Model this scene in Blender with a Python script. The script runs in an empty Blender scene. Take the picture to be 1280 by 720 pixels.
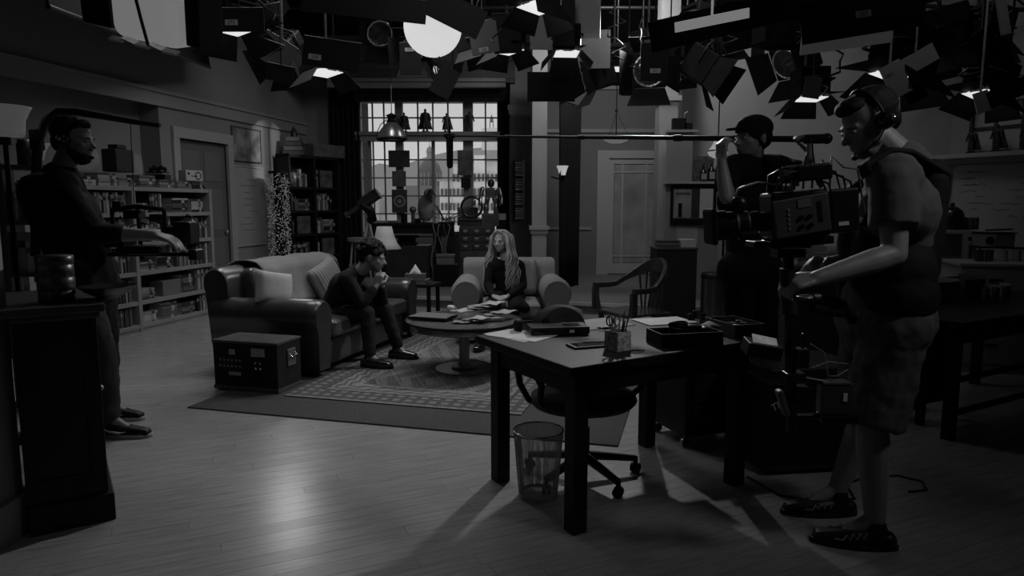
import bpy, bmesh, math, random
from mathutils import Vector, Matrix, Euler
random.seed(7)
SC = bpy.context.scene
COL = SC.collection
PI = math.pi
def R(d): return math.radians(d)
# ---------------------------------------------------------------- camera
CAMH = 1.38; FOC = 853.0; PITCH = math.atan(103/853.0)
cam = bpy.data.cameras.new('camera'); cam.lens = 36*FOC/1280; cam.sensor_width = 36; cam.clip_end = 600
camo = bpy.data.objects.new('camera', cam); COL.objects.link(camo)
camo.location = (0, 0, CAMH); camo.rotation_euler = (PI/2-PITCH, 0, 0)
SC.camera = camo
# ---------------------------------------------------------------- daylight outside the set window
wd = bpy.data.worlds.new('world'); SC.world = wd; wd.use_nodes = True
nt = wd.node_tree; bg = nt.nodes['Background']
bg.inputs[0].default_value = (1, 1, 1, 1); bg.inputs[1].default_value = 0.60
W0 = (-3.70, 10.5, 2.12); W1 = (-3.48, 11.35, 2.72)
# ---------------------------------------------------------------- studio lights; area lights and small spots are unseen additions to brighten parts
def area(name, loc, to, size, power, sy=None, spread=180):
    l = bpy.data.lights.new(name, 'AREA'); l.energy = power; l.size = size
    if sy: l.shape = 'RECTANGLE'; l.size_y = sy
    l.spread = R(spread)
    o = bpy.data.objects.new(name, l); COL.objects.link(o); o.location = loc
    o.rotation_euler = (Vector(to)-Vector(loc)).to_track_quat('-Z', 'Y').to_euler()
    return o
def spot(name, loc, to, power, angle=60, blend=.5, r=.1):
    l = bpy.data.lights.new(name, 'SPOT'); l.energy = power; l.spot_size = R(angle); l.spot_blend = blend; l.shadow_soft_size = r
    o = bpy.data.objects.new(name, l); COL.objects.link(o); o.location = loc
    o.rotation_euler = (Vector(to)-Vector(loc)).to_track_quat('-Z', 'Y').to_euler()
    return o
spot('key_spot', (1.15, 6.45, 2.95), (-.95, 3.3, 0), 470, 92, .5, .09)
spot('streak_lamp', (-3.10, 9.15, 3.0), (-1.1, 3.0, 0), 34, 46, .8, .20)
area('actor_key', (-.2, 3.9, 4.1), (-.6, 6.8, .5), 1.2, 6, spread=110)
area('top_soft', (-.9, 7.0, 4.3), (-1.0, 6.6, 0), 1.2, 24, spread=120)
area('left_wash', (-1.2, 7.2, 4.2), (-4.2, 8.9, 1.0), 1.0, 9, spread=100)
area('floor_soft', (-2.5, 6.4, 4.3), (-2.5, 5.0, 0), 1.0, 17, spread=100)
spot('wall_patch', (-.6, 8.3, 3.1), W0, 260, 16, .1, .012)
area('kitchen_soft', (2.6, 5.6, 4.3), (4.6, 6.6, 1.3), 0.8, 4.5)
area('door_soft', (1.3, 9.0, 4.2), (1.7, 11.8, 1.6), 0.8, 34)
area('partition_soft', (1.6, 6.2, 4.2), (2.3, 9.0, 1.6), .8, 10, spread=110)
area('operator_fill', (3.0, 1.3, 3.3), (1.4, 2.7, 1.6), .6, 1.8, spread=50)
spot('grid_fill_spot', (-.1, 4.4, 2.5), (2.0, 6.3, 3.7), 20, 75, .8, .1)  # added fill that brightens the overhead rig, no fixture behind it
spot('grid_front_fill', (1.9, 1.5, 3.7), (2.4, 4.4, 3.45), 16, 58, .8, .1)  # second added fill, for the front faces of the upper right flags
spot('column_spot', (.3, 7.9, 3.5), (.16, 11.2, 3.4), 26, 12, .6, .1)  # unseen spot added to lift the top of the pale column
spot('woman_key', (-1.7, 4.1, 2.9), (-.05, 6.95, .95), 60, 13, .5, .08)  # unseen spot added to brighten the seated woman's face
area('front_low_fill', (-1.5, .8, 4.4), (-1.2, 4.2, 0), 1.6, 1.5)
SC.view_settings.view_transform = 'Standard'; SC.view_settings.look = 'None'
SC.view_settings.exposure = 0.0; SC.view_settings.gamma = 1
# ---------------------------------------------------------------- helpers
_c, _s = math.cos(PITCH), math.sin(PITCH)
def ray(px, py):
    x = (px-640)/FOC; u = (360-py)/FOC
    return x, _c+_s*u, -_s+_c*u
def G(px, py, z=0.0):            # the point at height z seen at a pixel of the photograph
    x, y, w = ray(px, py); k = (z-CAMH)/w
    return Vector((k*x, k*y, z))
def W(px, py, Y):                # the point at distance Y seen at a pixel
    x, y, w = ray(px, py); k = Y/y
    return Vector((k*x, Y, CAMH+k*w))
MATS = {}
def mat(name, v, rough=.6, met=0.0, ns=0, na=0.0, bump=0.0, emit=0.0, stretch=None, coat=0.0, trans=0.0, alpha=1.0, sheen=0.0):
    if name in MATS: return MATS[name]
    m = bpy.data.materials.new(name); m.use_nodes = True; n = m.node_tree.nodes; L = m.node_tree.links
    b = n['Principled BSDF']
    c = (v, v, v*1.015, 1)
    b.inputs['Base Color'].default_value = c; b.inputs['Roughness'].default_value = rough; b.inputs['Metallic'].default_value = met
    if v < .03 and not met and not coat and rough >= .3: b.inputs['Specular IOR Level'].default_value = .22
    if coat: b.inputs['Coat Weight'].default_value = coat; b.inputs['Coat Roughness'].default_value = .25
    if trans: b.inputs['Transmission Weight'].default_value = trans; b.inputs['IOR'].default_value = 1.25
    if alpha < 1: b.inputs['Alpha'].default_value = alpha
    if sheen: b.inputs['Sheen Weight'].default_value = sheen
    if emit: b.inputs['Emission Color'].default_value = (1, 1, 1, 1); b.inputs['Emission Strength'].default_value = emit
    if ns:
        tc = n.new('ShaderNodeTexCoord'); src = tc.outputs['Object']
        mp = n.new('ShaderNodeMapping'); L.new(src, mp.inputs[0])
        if stretch: mp.inputs['Scale'].default_value = stretch
        tx = n.new('ShaderNodeTexNoise'); tx.inputs['Scale'].default_value = ns; tx.inputs['Detail'].default_value = 6
        L.new(mp.outputs[0], tx.inputs[0])
        mr = n.new('ShaderNodeMapRange'); mr.inputs[1].default_value = .25; mr.inputs[2].default_value = .75
        mr.inputs[3].default_value = v*(1-na); mr.inputs[4].default_value = v*(1+na)
        L.new(tx.outputs[0], mr.inputs[0])
        cb = n.new('ShaderNodeCombineColor')
        for i in range(3): L.new(mr.outputs[0], cb.inputs[i])
        L.new(cb.outputs[0], b.inputs['Base Color'])
        if bump:
            bp = n.new('ShaderNodeBump'); bp.inputs['Strength'].default_value = bump; bp.inputs['Distance'].default_value = .01
            L.new(tx.outputs[0], bp.inputs['Height']); L.new(bp.outputs[0], b.inputs['Normal'])
    MATS[name] = m
    return m
def shade(v, rough=.6):          # plain painted or paper surface of a grey value
    k = round(v, 3)
    return mat('plain_%d_%d' % (k*1000, rough*100), k, rough, ns=14, na=.12)
class MB:
    def __init__(s): s.v = []; s.f = []; s.sm = []; s.mi = []; s.M = Matrix(); s.k = 0
    def at(s, loc=(0, 0, 0), rz=0, rx=0, ry=0): s.M = Matrix.Translation(loc) @ Euler((rx, ry, rz)).to_matrix().to_4x4(); return s
    def add(s, vs, fs, smooth=False):
        o = len(s.v); s.v += [tuple(s.M @ Vector(v)) for v in vs]
        for f in fs: s.f.append(tuple(i+o for i in f)); s.sm.append(smooth); s.mi.append(s.k)
        return s
    def box(s, c, d, rz=0, rx=0, ry=0):
        s.nb = getattr(s, 'nb', -1)+1; e = (s.nb % 7)*.00035; d = tuple(q+e for q in d) if min(d) > .003 else d   # keeps overlapping faces apart
        m = Matrix.Translation(c) @ Euler((rx, ry, rz)).to_matrix().to_4x4(); x, y, z = d[0]/2, d[1]/2, d[2]/2
        vs = [tuple(m @ Vector(p)) for p in ((-x,-y,-z),(x,-y,-z),(x,y,-z),(-x,y,-z),(-x,-y,z),(x,-y,z),(x,y,z),(-x,y,z))]
        return s.add(vs, [(0,3,2,1),(4,5,6,7),(0,1,5,4),(1,2,6,5),(2,3,7,6),(3,0,4,7)])
    def bx(s, x0, x1, y0, y1, z0, z1): return s.box(((x0+x1)/2, (y0+y1)/2, (z0+z1)/2), (x1-x0, y1-y0, z1-z0))
    def tube(s, pts, r, n=10, caps=True):
        pts = [Vector(p) for p in pts]; rs = r if isinstance(r, (list, tuple)) else [r]*len(pts)
        vs = []; fs = []; a = None
        for i, p in enumerate(pts):
            t = (pts[min(i+1, len(pts)-1)]-pts[max(i-1, 0)])
            if t.length < 1e-9: t = Vector((0, 0, 1))
            t.normalize()
            if a is None: a = t.cross(Vector((0, 0, 1)) if abs(t.z) < .9 else Vector((1, 0, 0))).normalized()
            else:
                a = a-t*a.dot(t); a = a.normalized() if a.length > 1e-6 else t.orthogonal().normalized()
            b = t.cross(a)
            for j in range(n):
                q = 2*PI*j/n; vs.append(tuple(p+(a*math.cos(q)+b*math.sin(q))*rs[i]))
        for i in range(len(pts)-1):
            for j in range(n): fs.append((i*n+j, i*n+(j+1) % n, (i+1)*n+(j+1) % n, (i+1)*n+j))
        s.add(vs, fs, n > 4)
        if caps: s.add(vs[:n], [tuple(range(n-1, -1, -1))]); s.add(vs[-n:], [tuple(range(n))])
        return s
    def lathe(s, prof, c=(0, 0, 0), n=24, sx=1, sy=1, smooth=True):
        vs = [(c[0]+r*math.cos(2*PI*j/n)*sx, c[1]+r*math.sin(2*PI*j/n)*sy, c[2]+z) for r, z in prof for j in range(n)]
        fs = [(i*n+j, i*n+(j+1) % n, (i+1)*n+(j+1) % n, (i+1)*n+j) for i in range(len(prof)-1) for j in range(n)]
        return s.add(vs, fs, smooth)
    def cyl(s, c, r, h, n=20, r2=None):
        r2 = r if r2 is None else r2
        return s.lathe([(0.0001, 0), (r, 0)], c, n, smooth=False).lathe([(r, 0), (r2, h)], c, n).lathe([(r2, h), (0.0001, h)], c, n, smooth=False)
    def ball(s, c, r, n=14):
        if not isinstance(r, (tuple, list)): r = (r, r, r)
        m = n//2; vs = [(c[0]+r[0]*math.sin(PI*i/m)*math.cos(2*PI*j/n), c[1]+r[1]*math.sin(PI*i/m)*math.sin(2*PI*j/n), c[2]+r[2]*math.cos(PI*i/m)) for i in range(m+1) for j in range(n)]
        fs = [(i*n+j, (i+1)*n+j, (i+1)*n+(j+1) % n, i*n+(j+1) % n) for i in range(m) for j in range(n)]
        return s.add(vs, fs, True)
    def prism(s, pts, z0, z1):      # outline in x,y extruded along z
        n = len(pts); vs = [(p[0], p[1], z0) for p in pts]+[(p[0], p[1], z1) for p in pts]
        return s.add(vs, [tuple(range(n-1, -1, -1)), tuple(range(n, 2*n))]+[(i, (i+1) % n, n+(i+1) % n, n+i) for i in range(n)])
    def prismy(s, pts, y0, y1):     # outline in x,z extruded along y
        n = len(pts); vs = [(p[0], y0, p[1]) for p in pts]+[(p[0], y1, p[1]) for p in pts]
        return s.add(vs, [tuple(range(n)), tuple(range(2*n-1, n-1, -1))]+[(i, n+i, n+(i+1) % n, (i+1) % n) for i in range(n)])
    def prismx(s, pts, x0, x1):     # outline in y,z extruded along x
        n = len(pts); vs = [(x0, p[0], p[1]) for p in pts]+[(x1, p[0], p[1]) for p in pts]
        return s.add(vs, [tuple(range(n-1, -1, -1)), tuple(range(n, 2*n))]+[(i, (i+1) % n, n+(i+1) % n, n+i) for i in range(n)])
    def cap(s, p, q, r0, r1, n=12):  # tapered capsule
        p, q = Vector(p), Vector(q); t = (q-p); L = t.length; t = t.normalized() if L > 1e-6 else Vector((0, 0, 1)); pts = []; rs = []
        for i in range(4): a = PI/2*(i/3.0); pts.append(p-t*r0*math.cos(a)); rs.append(max(r0*math.sin(a), 1e-4))
        for i in range(4): a = PI/2*(i/3.0); pts.append(q+t*r1*math.sin(a)); rs.append(max(r1*math.cos(a), 1e-4))
        return s.tube(pts, rs, n)
    def grid(s, nu, nv, fn, smooth=True, close=False):
        vs = [tuple(fn(i/(nu-1), j/(nv-1))) for i in range(nu) for j in range(nv)]
        fs = [(i*nv+j, (i+1)*nv+j, (i+1)*nv+j+1, i*nv+j+1) for i in range(nu-1) for j in range(nv-1)]
        return s.add(vs, fs, smooth)
    def build(s, name, m, parent=None, bevel=0, seg=2, sub=0, solid=0):
        me = bpy.data.meshes.new(name); me.from_pydata(s.v, [], s.f)
        for q in (m if isinstance(m, (list, tuple)) else [m]): me.materials.append(q)
        me.polygons.foreach_set('use_smooth', s.sm); me.polygons.foreach_set('material_index', s.mi); me.update()
        o = bpy.data.objects.new(name, me); COL.objects.link(o)
        if parent: o.parent = parent
        if solid: d = o.modifiers.new('s', 'SOLIDIFY'); d.thickness = solid; d.offset = 0
        if bevel: d = o.modifiers.new('b', 'BEVEL'); d.width = bevel; d.segments = seg; d.limit_method = 'ANGLE'; d.angle_limit = R(40)
        if sub: d = o.modifiers.new('u', 'SUBSURF'); d.levels = sub; d.render_levels = sub
        return o
def tag(o, label=None, cat=None, group=None, kind=None):
    if label: o['label'] = label
    if cat: o['category'] = cat
    if group: o['group'] = group
    if kind: o['kind'] = kind
    return o
def thing(name, label, cat, loc=(0, 0, 0), rz=0, group=None):
    o = bpy.data.objects.new(name, None); COL.objects.link(o); o.empty_display_size = .1
    o.location = loc; o.rotation_euler = (0, 0, rz)
    return tag(o, label, cat, group)
def solo(name, mb, m, label, cat, loc=(0, 0, 0), rz=0, group=None, **k):
    o = mb.build(name, m, **k); o.location = loc; o.rotation_euler = (0, 0, rz)
    return tag(o, label, cat, group)
def struct(name, mb, m, parent=None, **k):
    o = mb.build(name, m, parent, **k)
    if not parent: o['kind'] = 'structure'
    return o
def dup(root, loc, rz=None, label=None, group=None, scale=None):
    def cp(o, par):
        c = o.copy(); COL.objects.link(c)
        if par: c.parent = par
        for ch in [q for q in ALLCH(o)]: cp(ch, c)
        return c
    r = cp(root, None); r.location = loc
    if rz is not None: r.rotation_euler = (0, 0, rz)
    if label: r['label'] = label
    if group: r['group'] = group
    if scale: r.scale = scale
    return r
def ALLCH(o): return [q for q in COL.objects if q.parent == o]
def text(s, size, m, parent, loc, rot, name='lettering', ext=.0008):
    cu = bpy.data.curves.new(name, 'FONT'); cu.body = s; cu.size = size; cu.align_x = 'CENTER'; cu.align_y = 'CENTER'; cu.extrude = ext
    cu.resolution_u = 3; cu.materials.append(m)
    o_ = bpy.data.objects.new(name, cu); COL.objects.link(o_); me = bpy.data.meshes.new_from_object(o_.evaluated_get(bpy.context.evaluated_depsgraph_get())); bpy.data.objects.remove(o_)
    me.materials.clear(); me.materials.append(m)
    o = bpy.data.objects.new(name, me); COL.objects.link(o); o.parent = parent; o.location = loc; o.rotation_euler = rot
    return o
BLK = mat('black_paint', .008, .45); BLKM = mat('black_matte_cloth', .010, .9, ns=60, na=.3); DKM = mat('dark_metal', .03, .35, .8)
CHR = mat('chrome', .6, .2, 1); WHT = mat('white_paint', .55, .5); PAPER = mat('paper', .55, .8, ns=8, na=.06)
GRM = mat('grey_metal', .25, .4, .7); RUB = mat('rubber', .02, .7)
# ================================================================ SETTING
FL = mat('floorboard_varnish', .31, .27, ns=3, na=.22, stretch=(1.5, 14, 1), bump=.06, coat=.3)
FL2 = mat('floorboard_varnish_darker', .295, .28, ns=3, na=.22, stretch=(1.5, 14, 1), bump=.06, coat=.15)
JNT = mat('floor_joint', .22, .5)
floor = struct('floor', MB().bx(-7, 7.5, -2.5, 13.5, -.10, -.012), JNT)
PA = R(25)   # boards run from near left to far right
pw, pl = .088, 1.75
plank = {}
for k, m in enumerate((FL, FL2)):
    p = MB().bx(0, pl-.0014, 0, pw-.0014, -.011, 0)
    me = bpy.data.meshes.new('plank'); me.from_pydata(p.v, [], p.f); me.materials.append(m); plank[k] = me
d1 = Vector((math.cos(PA), math.sin(PA), 0)); d2 = Vector((-math.sin(PA), math.cos(PA), 0))
cells = []
org = Vector((-5, -6, 0))
for j in range(0, 230):
    off = random.random()*pl
    for i in range(-2, 10):
        c = org+d1*(i*pl+off)+d2*(j*pw); e = c+d1*pl
        mid = (c+e)/2
        if mid.y < .6 or mid.y > 9.7 or abs(mid.x) > 5.5: continue
        cells.append((c, mid))
def vis(p): return p.y > 1.6 and abs(p.x) < .78*p.y+.9
cells.sort(key=lambda q: (0 if vis(q[1]) else 1, q[1].y))
far = MB()
for n_, (c, mid) in enumerate(cells):
    if n_ < 290:
        o = bpy.data.objects.new('plank', plank[random.random() < .4]); COL.objects.link(o); o.parent = floor; o.location = c; o.rotation_euler = (0, 0, PA)
    else:
        far.k = int(random.random() < .4); far.at(c, PA).bx(0, pl-.0014, 0, pw-.0014, -.011, 0)
tag(far.build('distant_planks', [FL, FL2], floor), kind='stuff')
PL = mat('platform_boards', .16, .55, ns=3, na=.25, stretch=(1, 10, 1), bump=.05)
# raised rear platform with pale edge
e0 = Vector((-3.2, 9.75, 0)); e1 = Vector((3.2, 8.05, 0))
struct('platform', MB().prism([(-3.85, 9.98), (3.35, 7.98), (3.6, 8.3), (2.6, 13.4), (-3.9, 13.4)], 0, .145), PL)
ed = MB(); dv = (e1-e0).normalized(); L_ = (Vector((3.3, 7.97, 0))-Vector((-3.8, 9.96, 0))).length
ed.at((-3.8, 9.93, 0), math.atan2(-1.99, 7.1)).bx(0, L_, 0, .05, .11, .152)
struct('trim_1', ed, mat('step_edge', .40, .5))
WAL = mat('wall_paint', .23, .8, ns=1.2, na=.08)
WAL2 = mat('wall_paint_dark', .15, .8, ns=1.2, na=.10)
TRM = mat('trim_paint', .27, .55); TRL = mat('trim_light', .36, .5)
def lw(Y): return -4.38+.22*(Y-7.39)       # left wall line
LA = math.atan2(.22, 1)                    # its angle off the view axis
LN = Vector((math.cos(LA), -math.sin(LA), 0)); LD = Vector((math.sin(LA), math.cos(LA), 0))
def lframe(Y, z=0, off=0):                 # local frame: x into room, y along the wall
    return Matrix.Translation(Vector((lw(Y), Y, z))+LN*off) @ Matrix.Rotation(-LA, 4, 'Z')
kc = 1/math.cos(LA)
def lY(a): return a*kc
m = MB(); m.M = lframe(5.0)
m.bx(-.12, 0, 3.28*kc, 3.55*kc, 0, 2.6).bx(-.12, 0, 4.52*kc, 6.9*kc, 0, 2.6).bx(-.12, 0, 3.55*kc, 4.52*kc, 2.22, 2.6)   # far part round the door
m.bx(-.45, 0, .2, 6.9*kc, 2.6, 3.95)                                             # header above the recess
m.bx(-.45, -.27, .2, 3.28*kc, 0, 2.6).bx(-.45, 0, 3.27*kc, 3.30*kc, 0, 2.6)
struct('wall_left', m, WAL)
m = MB(); m.M = lframe(5.0); m.bx(0, .035, .2, 6.9*kc, 2.55, 2.72).bx(0, .06, .2, 6.9*kc, 2.70, 2.74)
struct('trim_2', m, TRM)
m = MB(); m.M = lframe(5.0); m.bx(0, .02, 3.3*kc, 3.45*kc, 0, .2).bx(0, .02, 4.6*kc, 6.8*kc, 0, .2); struct('baseboard_left', m, TRM)
struct('wall_left_return', MB().bx(-5.6, -4.75, 5.1, 5.25, 0, 3.95), WAL)
# near left wall beside the camera
m = MB().bx(-2.3, -2.08, -2.4, 2.78, 0, 3.6); struct('wall_near_left', m, WAL)
struct('baseboard_near_left', MB().bx(-2.08, -2.055, -2.4, 2.78, 0, .17), TRM)
# door in the left wall
f = lframe(5.0)
m = MB(); m.M = f; m.bx(0, .04, 3.45*kc, 3.56*kc, 0, 2.32).bx(0, .04, 4.50*kc, 4.61*kc, 0, 2.32).bx(0, .045, 3.45*kc, 4.61*kc, 2.21, 2.34)
d1_ = thing('door_1', None, None); d1_['kind'] = 'structure'
m.build('door_frame', TRL, d1_)
DD = mat('door_paint', .13, .5)
m = MB(); m.M = f; m.bx(-.07, -.03, 3.56*kc, 4.50*kc, 0.01, 2.2); m.build('door_leaf', DD, d1_)
m = MB(); m.M = f
for z0, z1 in ((.2, .95), (1.05, 1.6), (1.7, 2.08)):
    for y0, y1 in ((3.66, 3.98), (4.08, 4.4)): m.bx(-.032, -.022, y0*kc, y1*kc, z0, z1)
m.build('door_panels', mat('door_panel_paint', .16, .5), d1_, bevel=.006)
m = MB(); m.M = f; m.ball((-.0, 4.44*kc, 1.02), .03); m.build('door_knob', CHR, d1_)
# window wall
YW = 11.6
m = MB()
wx0, wx1, wz0, wz1 = -2.56, -.22, .92, 3.08
m.bx(-4.0, wx0, YW, YW+.15, 0, 4.0).bx(wx1, .12, YW, YW+.15, 0, 4.0).bx(wx0, wx1, YW, YW+.15, 0, wz0).bx(wx0, wx1, YW, YW+.15, wz1, 4.0)
struct('wall_back', m, WAL)
SOF = mat('dark_wood_soffit', .07, .5, ns=4, na=.3, stretch=(1, 1, 12))
m = MB()
for i in range(5): m.bx(-3.5, .05, 11.0, 11.03, 3.34+i*.13, 3.465+i*.13)
s_ = struct('trim_3', MB().bx(-3.5, .05, 11.03, 11.6, 3.3, 4.0), SOF)
for i in range(5): MB().bx(-3.5, .05, 11.0, 11.03, 3.36+i*.13, 3.485+i*.13).build('soffit_board', SOF, s_)
struct('trim_4', MB().bx(-3.45, -.1, 10.96, 11.08, 3.22, 3.33).bx(-3.45, -.1, 10.93, 11.08, 3.30, 3.35), mat('crown_paint', .22, .5))
# window: frame, mullions, muntins and panes, each pane its own part
WF = mat('window_frame_paint', .26, .6); GLS = mat('window_glass', .8, .05, trans=.0, alpha=.06)
win = thing('window_1', None, None); win['kind'] = 'structure'
def wx(px): return (px-640)/FOC*YW*1.0
def wz(py): return W(540, py, YW).z
m = MB(); Y0, Y1 = YW-.02, YW+.10
posts = [(450, 455), (497, 506), (580, 592), (623, 630)]
for a, b in posts: m.bx(wx(a), wx(b), Y0, Y1, wz0-.02, wz1+.02)
m.bx(wx0-.03, wx1+.05, Y0, Y1, wz1, wz1+.05).bx(wx0-.03, wx1+.05, Y0, Y1, wz0-.05, wz0+.02)
m.build('window_frame', WF, win)
zt = wz(169); MB().bx(wx0-.02, wx1+.03, YW-.20, Y1, zt-.02, zt+.04).build('transom_ledge', mat('ledge_paint', .22, .5), win, bevel=.006)
MB().bx(wx0-.02, wx1+.03, YW-.16, Y1, zt-.10, zt-.02).build('transom_rail', WF, win)
bays = [((455, 497), 3), ((506, 580), 4), ((592, 623), 2)]
rows_top = [zt+.04, (zt+.04+wz1)/2, wz1]
rows_bot = [wz0+.02+i*(zt-.10-wz0-.02)/5 for i in range(6)]
mt = MB()
for (a, b), n in bays:
    xs = [wx(a+(b-a)*i/n) for i in range(n+1)]
    for rows in (rows_top, rows_bot):
        for x in xs[1:-1]: mt.bx(x-.012, x+.012, YW+.02, YW+.05, rows[0], rows[-1])
        for z in rows[1:-1]: mt.bx(xs[0], xs[-1], YW+.022, YW+.048, z-.011, z+.011)
        for i in range(n):
            for j in range(len(rows)-1):
                MB().bx(xs[i]+.006, xs[i+1]-.006, YW+.033, YW+.037, rows[j]+.006, rows[j+1]-.006).build('pane', GLS, win)
mt.bx(wx(463), wx(466.5), YW, YW+.06, rows_bot[0], rows_bot[-1]).bx(wx(541), wx(545), YW, YW+.06, rows_bot[0], rows_bot[-1])
mt.build('muntins', WF, win)
# pilasters and the wall to the hall door
PIL = mat('pilaster_paint', .42, .6)
m = MB().bx(-.03, .36, 11.15, 11.6, .145, 4.2)
struct('column_1', m, PIL)
struct('trim_5', MB().bx(-.07, .40, 11.10, 11.6, 2.88, 2.97).bx(-.05, .38, 11.12, 11.6, 2.83, 2.89), TRL)
struct('trim_6', MB().bx(-.035, .345, 11.12, 11.14, .2, 2.8).bx(.06, .08, 11.105, 11.13, .9, 2.75).bx(.14, .16, 11.105, 11.13, .9, 2.75).bx(.06, .16, 11.105, 11.13, 2.72, 2.75), mat('panel_wood', .10, .5, ns=5, na=.3, stretch=(1, 1, .1)))
struct('column_2', MB().bx(.30, .52, 10.3, 10.75, .145, 4.2), mat('column_2_paint', .34, .6))
struct('trim_7', MB().bx(.26, .56, 10.26, 10.8, 1.02, 1.08).bx(.28, .54, 10.28, 10.77, .96, 1.03), TRL)
struct('wall_hall_left', MB().bx(.42, .52, 10.75, 12.6, .145, 4.2), WAL)
YD = 12.3
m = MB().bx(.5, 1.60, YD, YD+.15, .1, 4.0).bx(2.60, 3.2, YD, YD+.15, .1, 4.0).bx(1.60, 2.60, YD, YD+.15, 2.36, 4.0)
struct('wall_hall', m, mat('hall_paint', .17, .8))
struct('trim_8', MB().bx(.5, 3.2, YD-.04, YD, 2.66, 2.72).bx(.5, 3.2, YD-.04, YD, 3.4, 3.47).bx(.5, 1.42, YD-.03, YD, .95, 1.0), TRM)
# glazed door
d2_ = thing('door_2', None, None); d2_['kind'] = 'structure'
def dx(px): return (px-640)/FOC*YD
def dz(py): return W(780, py, YD).z
m = MB(); m.bx(dx(745), dx(759.5), YD-.05, YD+.08, .145, dz(190)).bx(dx(745), 2.7, YD-.05, YD+.08, dz(198), dz(188)); m.build('door_frame', TRL, d2_)
DG = mat('frosted_pane', .26, .45, ns=2.2, na=.35)
m = MB(); xa, xb = dx(759), 2.58
for a, b in ((xa, dx(766)), (dx(815), dx(822)), ): m.bx(a, b, YD-.01, YD+.04, .16, dz(200))
m.bx(xa, dx(822), YD-.01, YD+.04, dz(205), dz(198)).bx(xa, dx(822), YD-.01, YD+.04, .16, dz(329))
for px in (776.5, 806): m.bx(dx(px)-.015, dx(px)+.015, YD-.008, YD+.03, dz(329), dz(205))
for py in (215, 320): m.bx(dx(766), dx(816), YD-.007, YD+.028, dz(py)-.015, dz(py)+.015)
m.build('door_stiles', TRL, d2_)
xs = [766, 776.5, 806, 816]; zs = [205, 215, 320, 329]
for i in range(3):
    for j in range(3): MB().bx(dx(xs[i])+.01, dx(xs[i+1])-.01, YD+.008, YD+.016, dz(zs[j+1])+.01, dz(zs[j])-.01).build('pane', DG, d2_)
# right hand column and kitchen wall
struct('column_3', MB().bx(2.02, 2.27, 9.55, 9.85, .145, 4.2), mat('column_3_paint', .30, .6))
struct('trim_9', MB().bx(1.98, 2.31, 9.51, 9.88, 2.80, 2.87), TRL)
RD = Vector((-.49, .87, 0)).normalized(); RO = Vector((4.39, 6.8, 0)); RA = math.atan2(RD.y, RD.x)
def rY(px): # distance along view of the kitchen wall at a pixel column
    k = (px-640)/FOC; t = (k*6.8-4.39)/(RD.x-k*RD.y); return 6.8+t*RD.y
def rT(px):
    k = (px-640)/FOC; return (k*6.8-4.39)/(RD.x-k*RD.y)
RM = Matrix.Translation(RO) @ Matrix.Rotation(RA, 4, 'Z')   # x along wall away from camera, +y into the room
def rz_(px, py): return W(px, py, rY(px)).z
m = MB(); m.M = RM; a0, a1 = rT(1420), 3.9
t0, t1 = rT(1420), rT(1198); 
m.bx(a0, a1, -.15, 0, 0, 1.9).bx(t1, a1, -.15, 0, 1.9, 3.4).bx(a0, t1, -.15, 0, 2.36, 3.4)
struct('wall_right', m, WAL)
m = MB(); m.M = RM; m.bx(a0, a1, 0, .02, 0, .15); struct('baseboard_right', m, TRM)
# kitchen window with ledge
w2 = thing('window_2', None, None); w2['kind'] = 'structure'
m = MB(); m.M = RM; m.bx(t1-.04, t1+.12, 0, .05, 1.86, 2.44).bx(a0, t1+.12, 0, .05, 2.34, 2.44); m.build('window_frame', TRM, w2)
m = MB(); m.M = RM; m.bx(a0, t1+.2, 0, .22, 1.83, 1.87).bx(a0, t1+.16, 0, .06, 1.78, 1.83); m.build('window_sill', TRL, w2)
m = MB(); m.M = RM
n = 6; ww = (t1-a0)/n
for i in range(n+1): m.bx(a0+i*ww-.012, a0+i*ww+.012, -.07, -.03, 1.87, 2.36)
m.bx(a0, t1, -.07, -.03, 2.10, 2.125).bx(a0, t1, -.07, -.03, 2.34, 2.36).bx(a0, t1, -.07, -.03, 1.87, 1.89); m.build('muntins', mat('dark_muntin', .05, .5), w2)
PN2 = mat('obscure_pane', .5, .6, ns=3, na=.15)
for i in range(n):
    for z0, z1 in ((1.89, 2.10), (2.125, 2.34)):
        m = MB(); m.M = RM; m.bx(a0+i*ww+.013, a0+(i+1)*ww-.013, -.055, -.048, z0, z1); m.build('pane', PN2, w2)
# wall panel behind the pin board
# studio shell
DRK = mat('studio_black', .018, .9)
struct('ceiling', MB().bx(-7, 7.5, -2.5, 13.5, 6.2, 6.3), DRK)
struct('wall_front', MB().bx(-7, 7.5, -2.6, -2.5, -.1, 6.3), DRK)
struct('wall_studio_left', MB().bx(-7.1, -7, -2.6, 13.6, -.1, 6.3), DRK)
struct('wall_studio_right', MB().bx(7.5, 7.6, -2.6, 13.6, -.1, 6.3), DRK)
m = MB().bx(-7, -2.8, 13.5, 13.6, -.1, 6.3).bx(.3, 7.5, 13.5, 13.6, -.1, 6.3).bx(-2.8, .3, 13.5, 13.6, 3.7, 6.3).bx(-2.8, .3, 13.5, 13.6, -.1, .6)
struct('wall_studio_back', m, DRK)
# unseen baffle boxes that keep daylight on the window only
struct('daylight_baffle', MB().bx(-2.9, -2.8, 11.75, 13.5, .5, 3.8).bx(.3, .4, 12.65, 13.5, .5, 3.8).bx(.12, .2, 11.75, 12.7, .5, 3.8).bx(-2.9, .4, 11.75, 13.5, 3.7, 3.8).bx(-2.9, .3, 11.75, 13.5, .5, .6), DRK)
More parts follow.
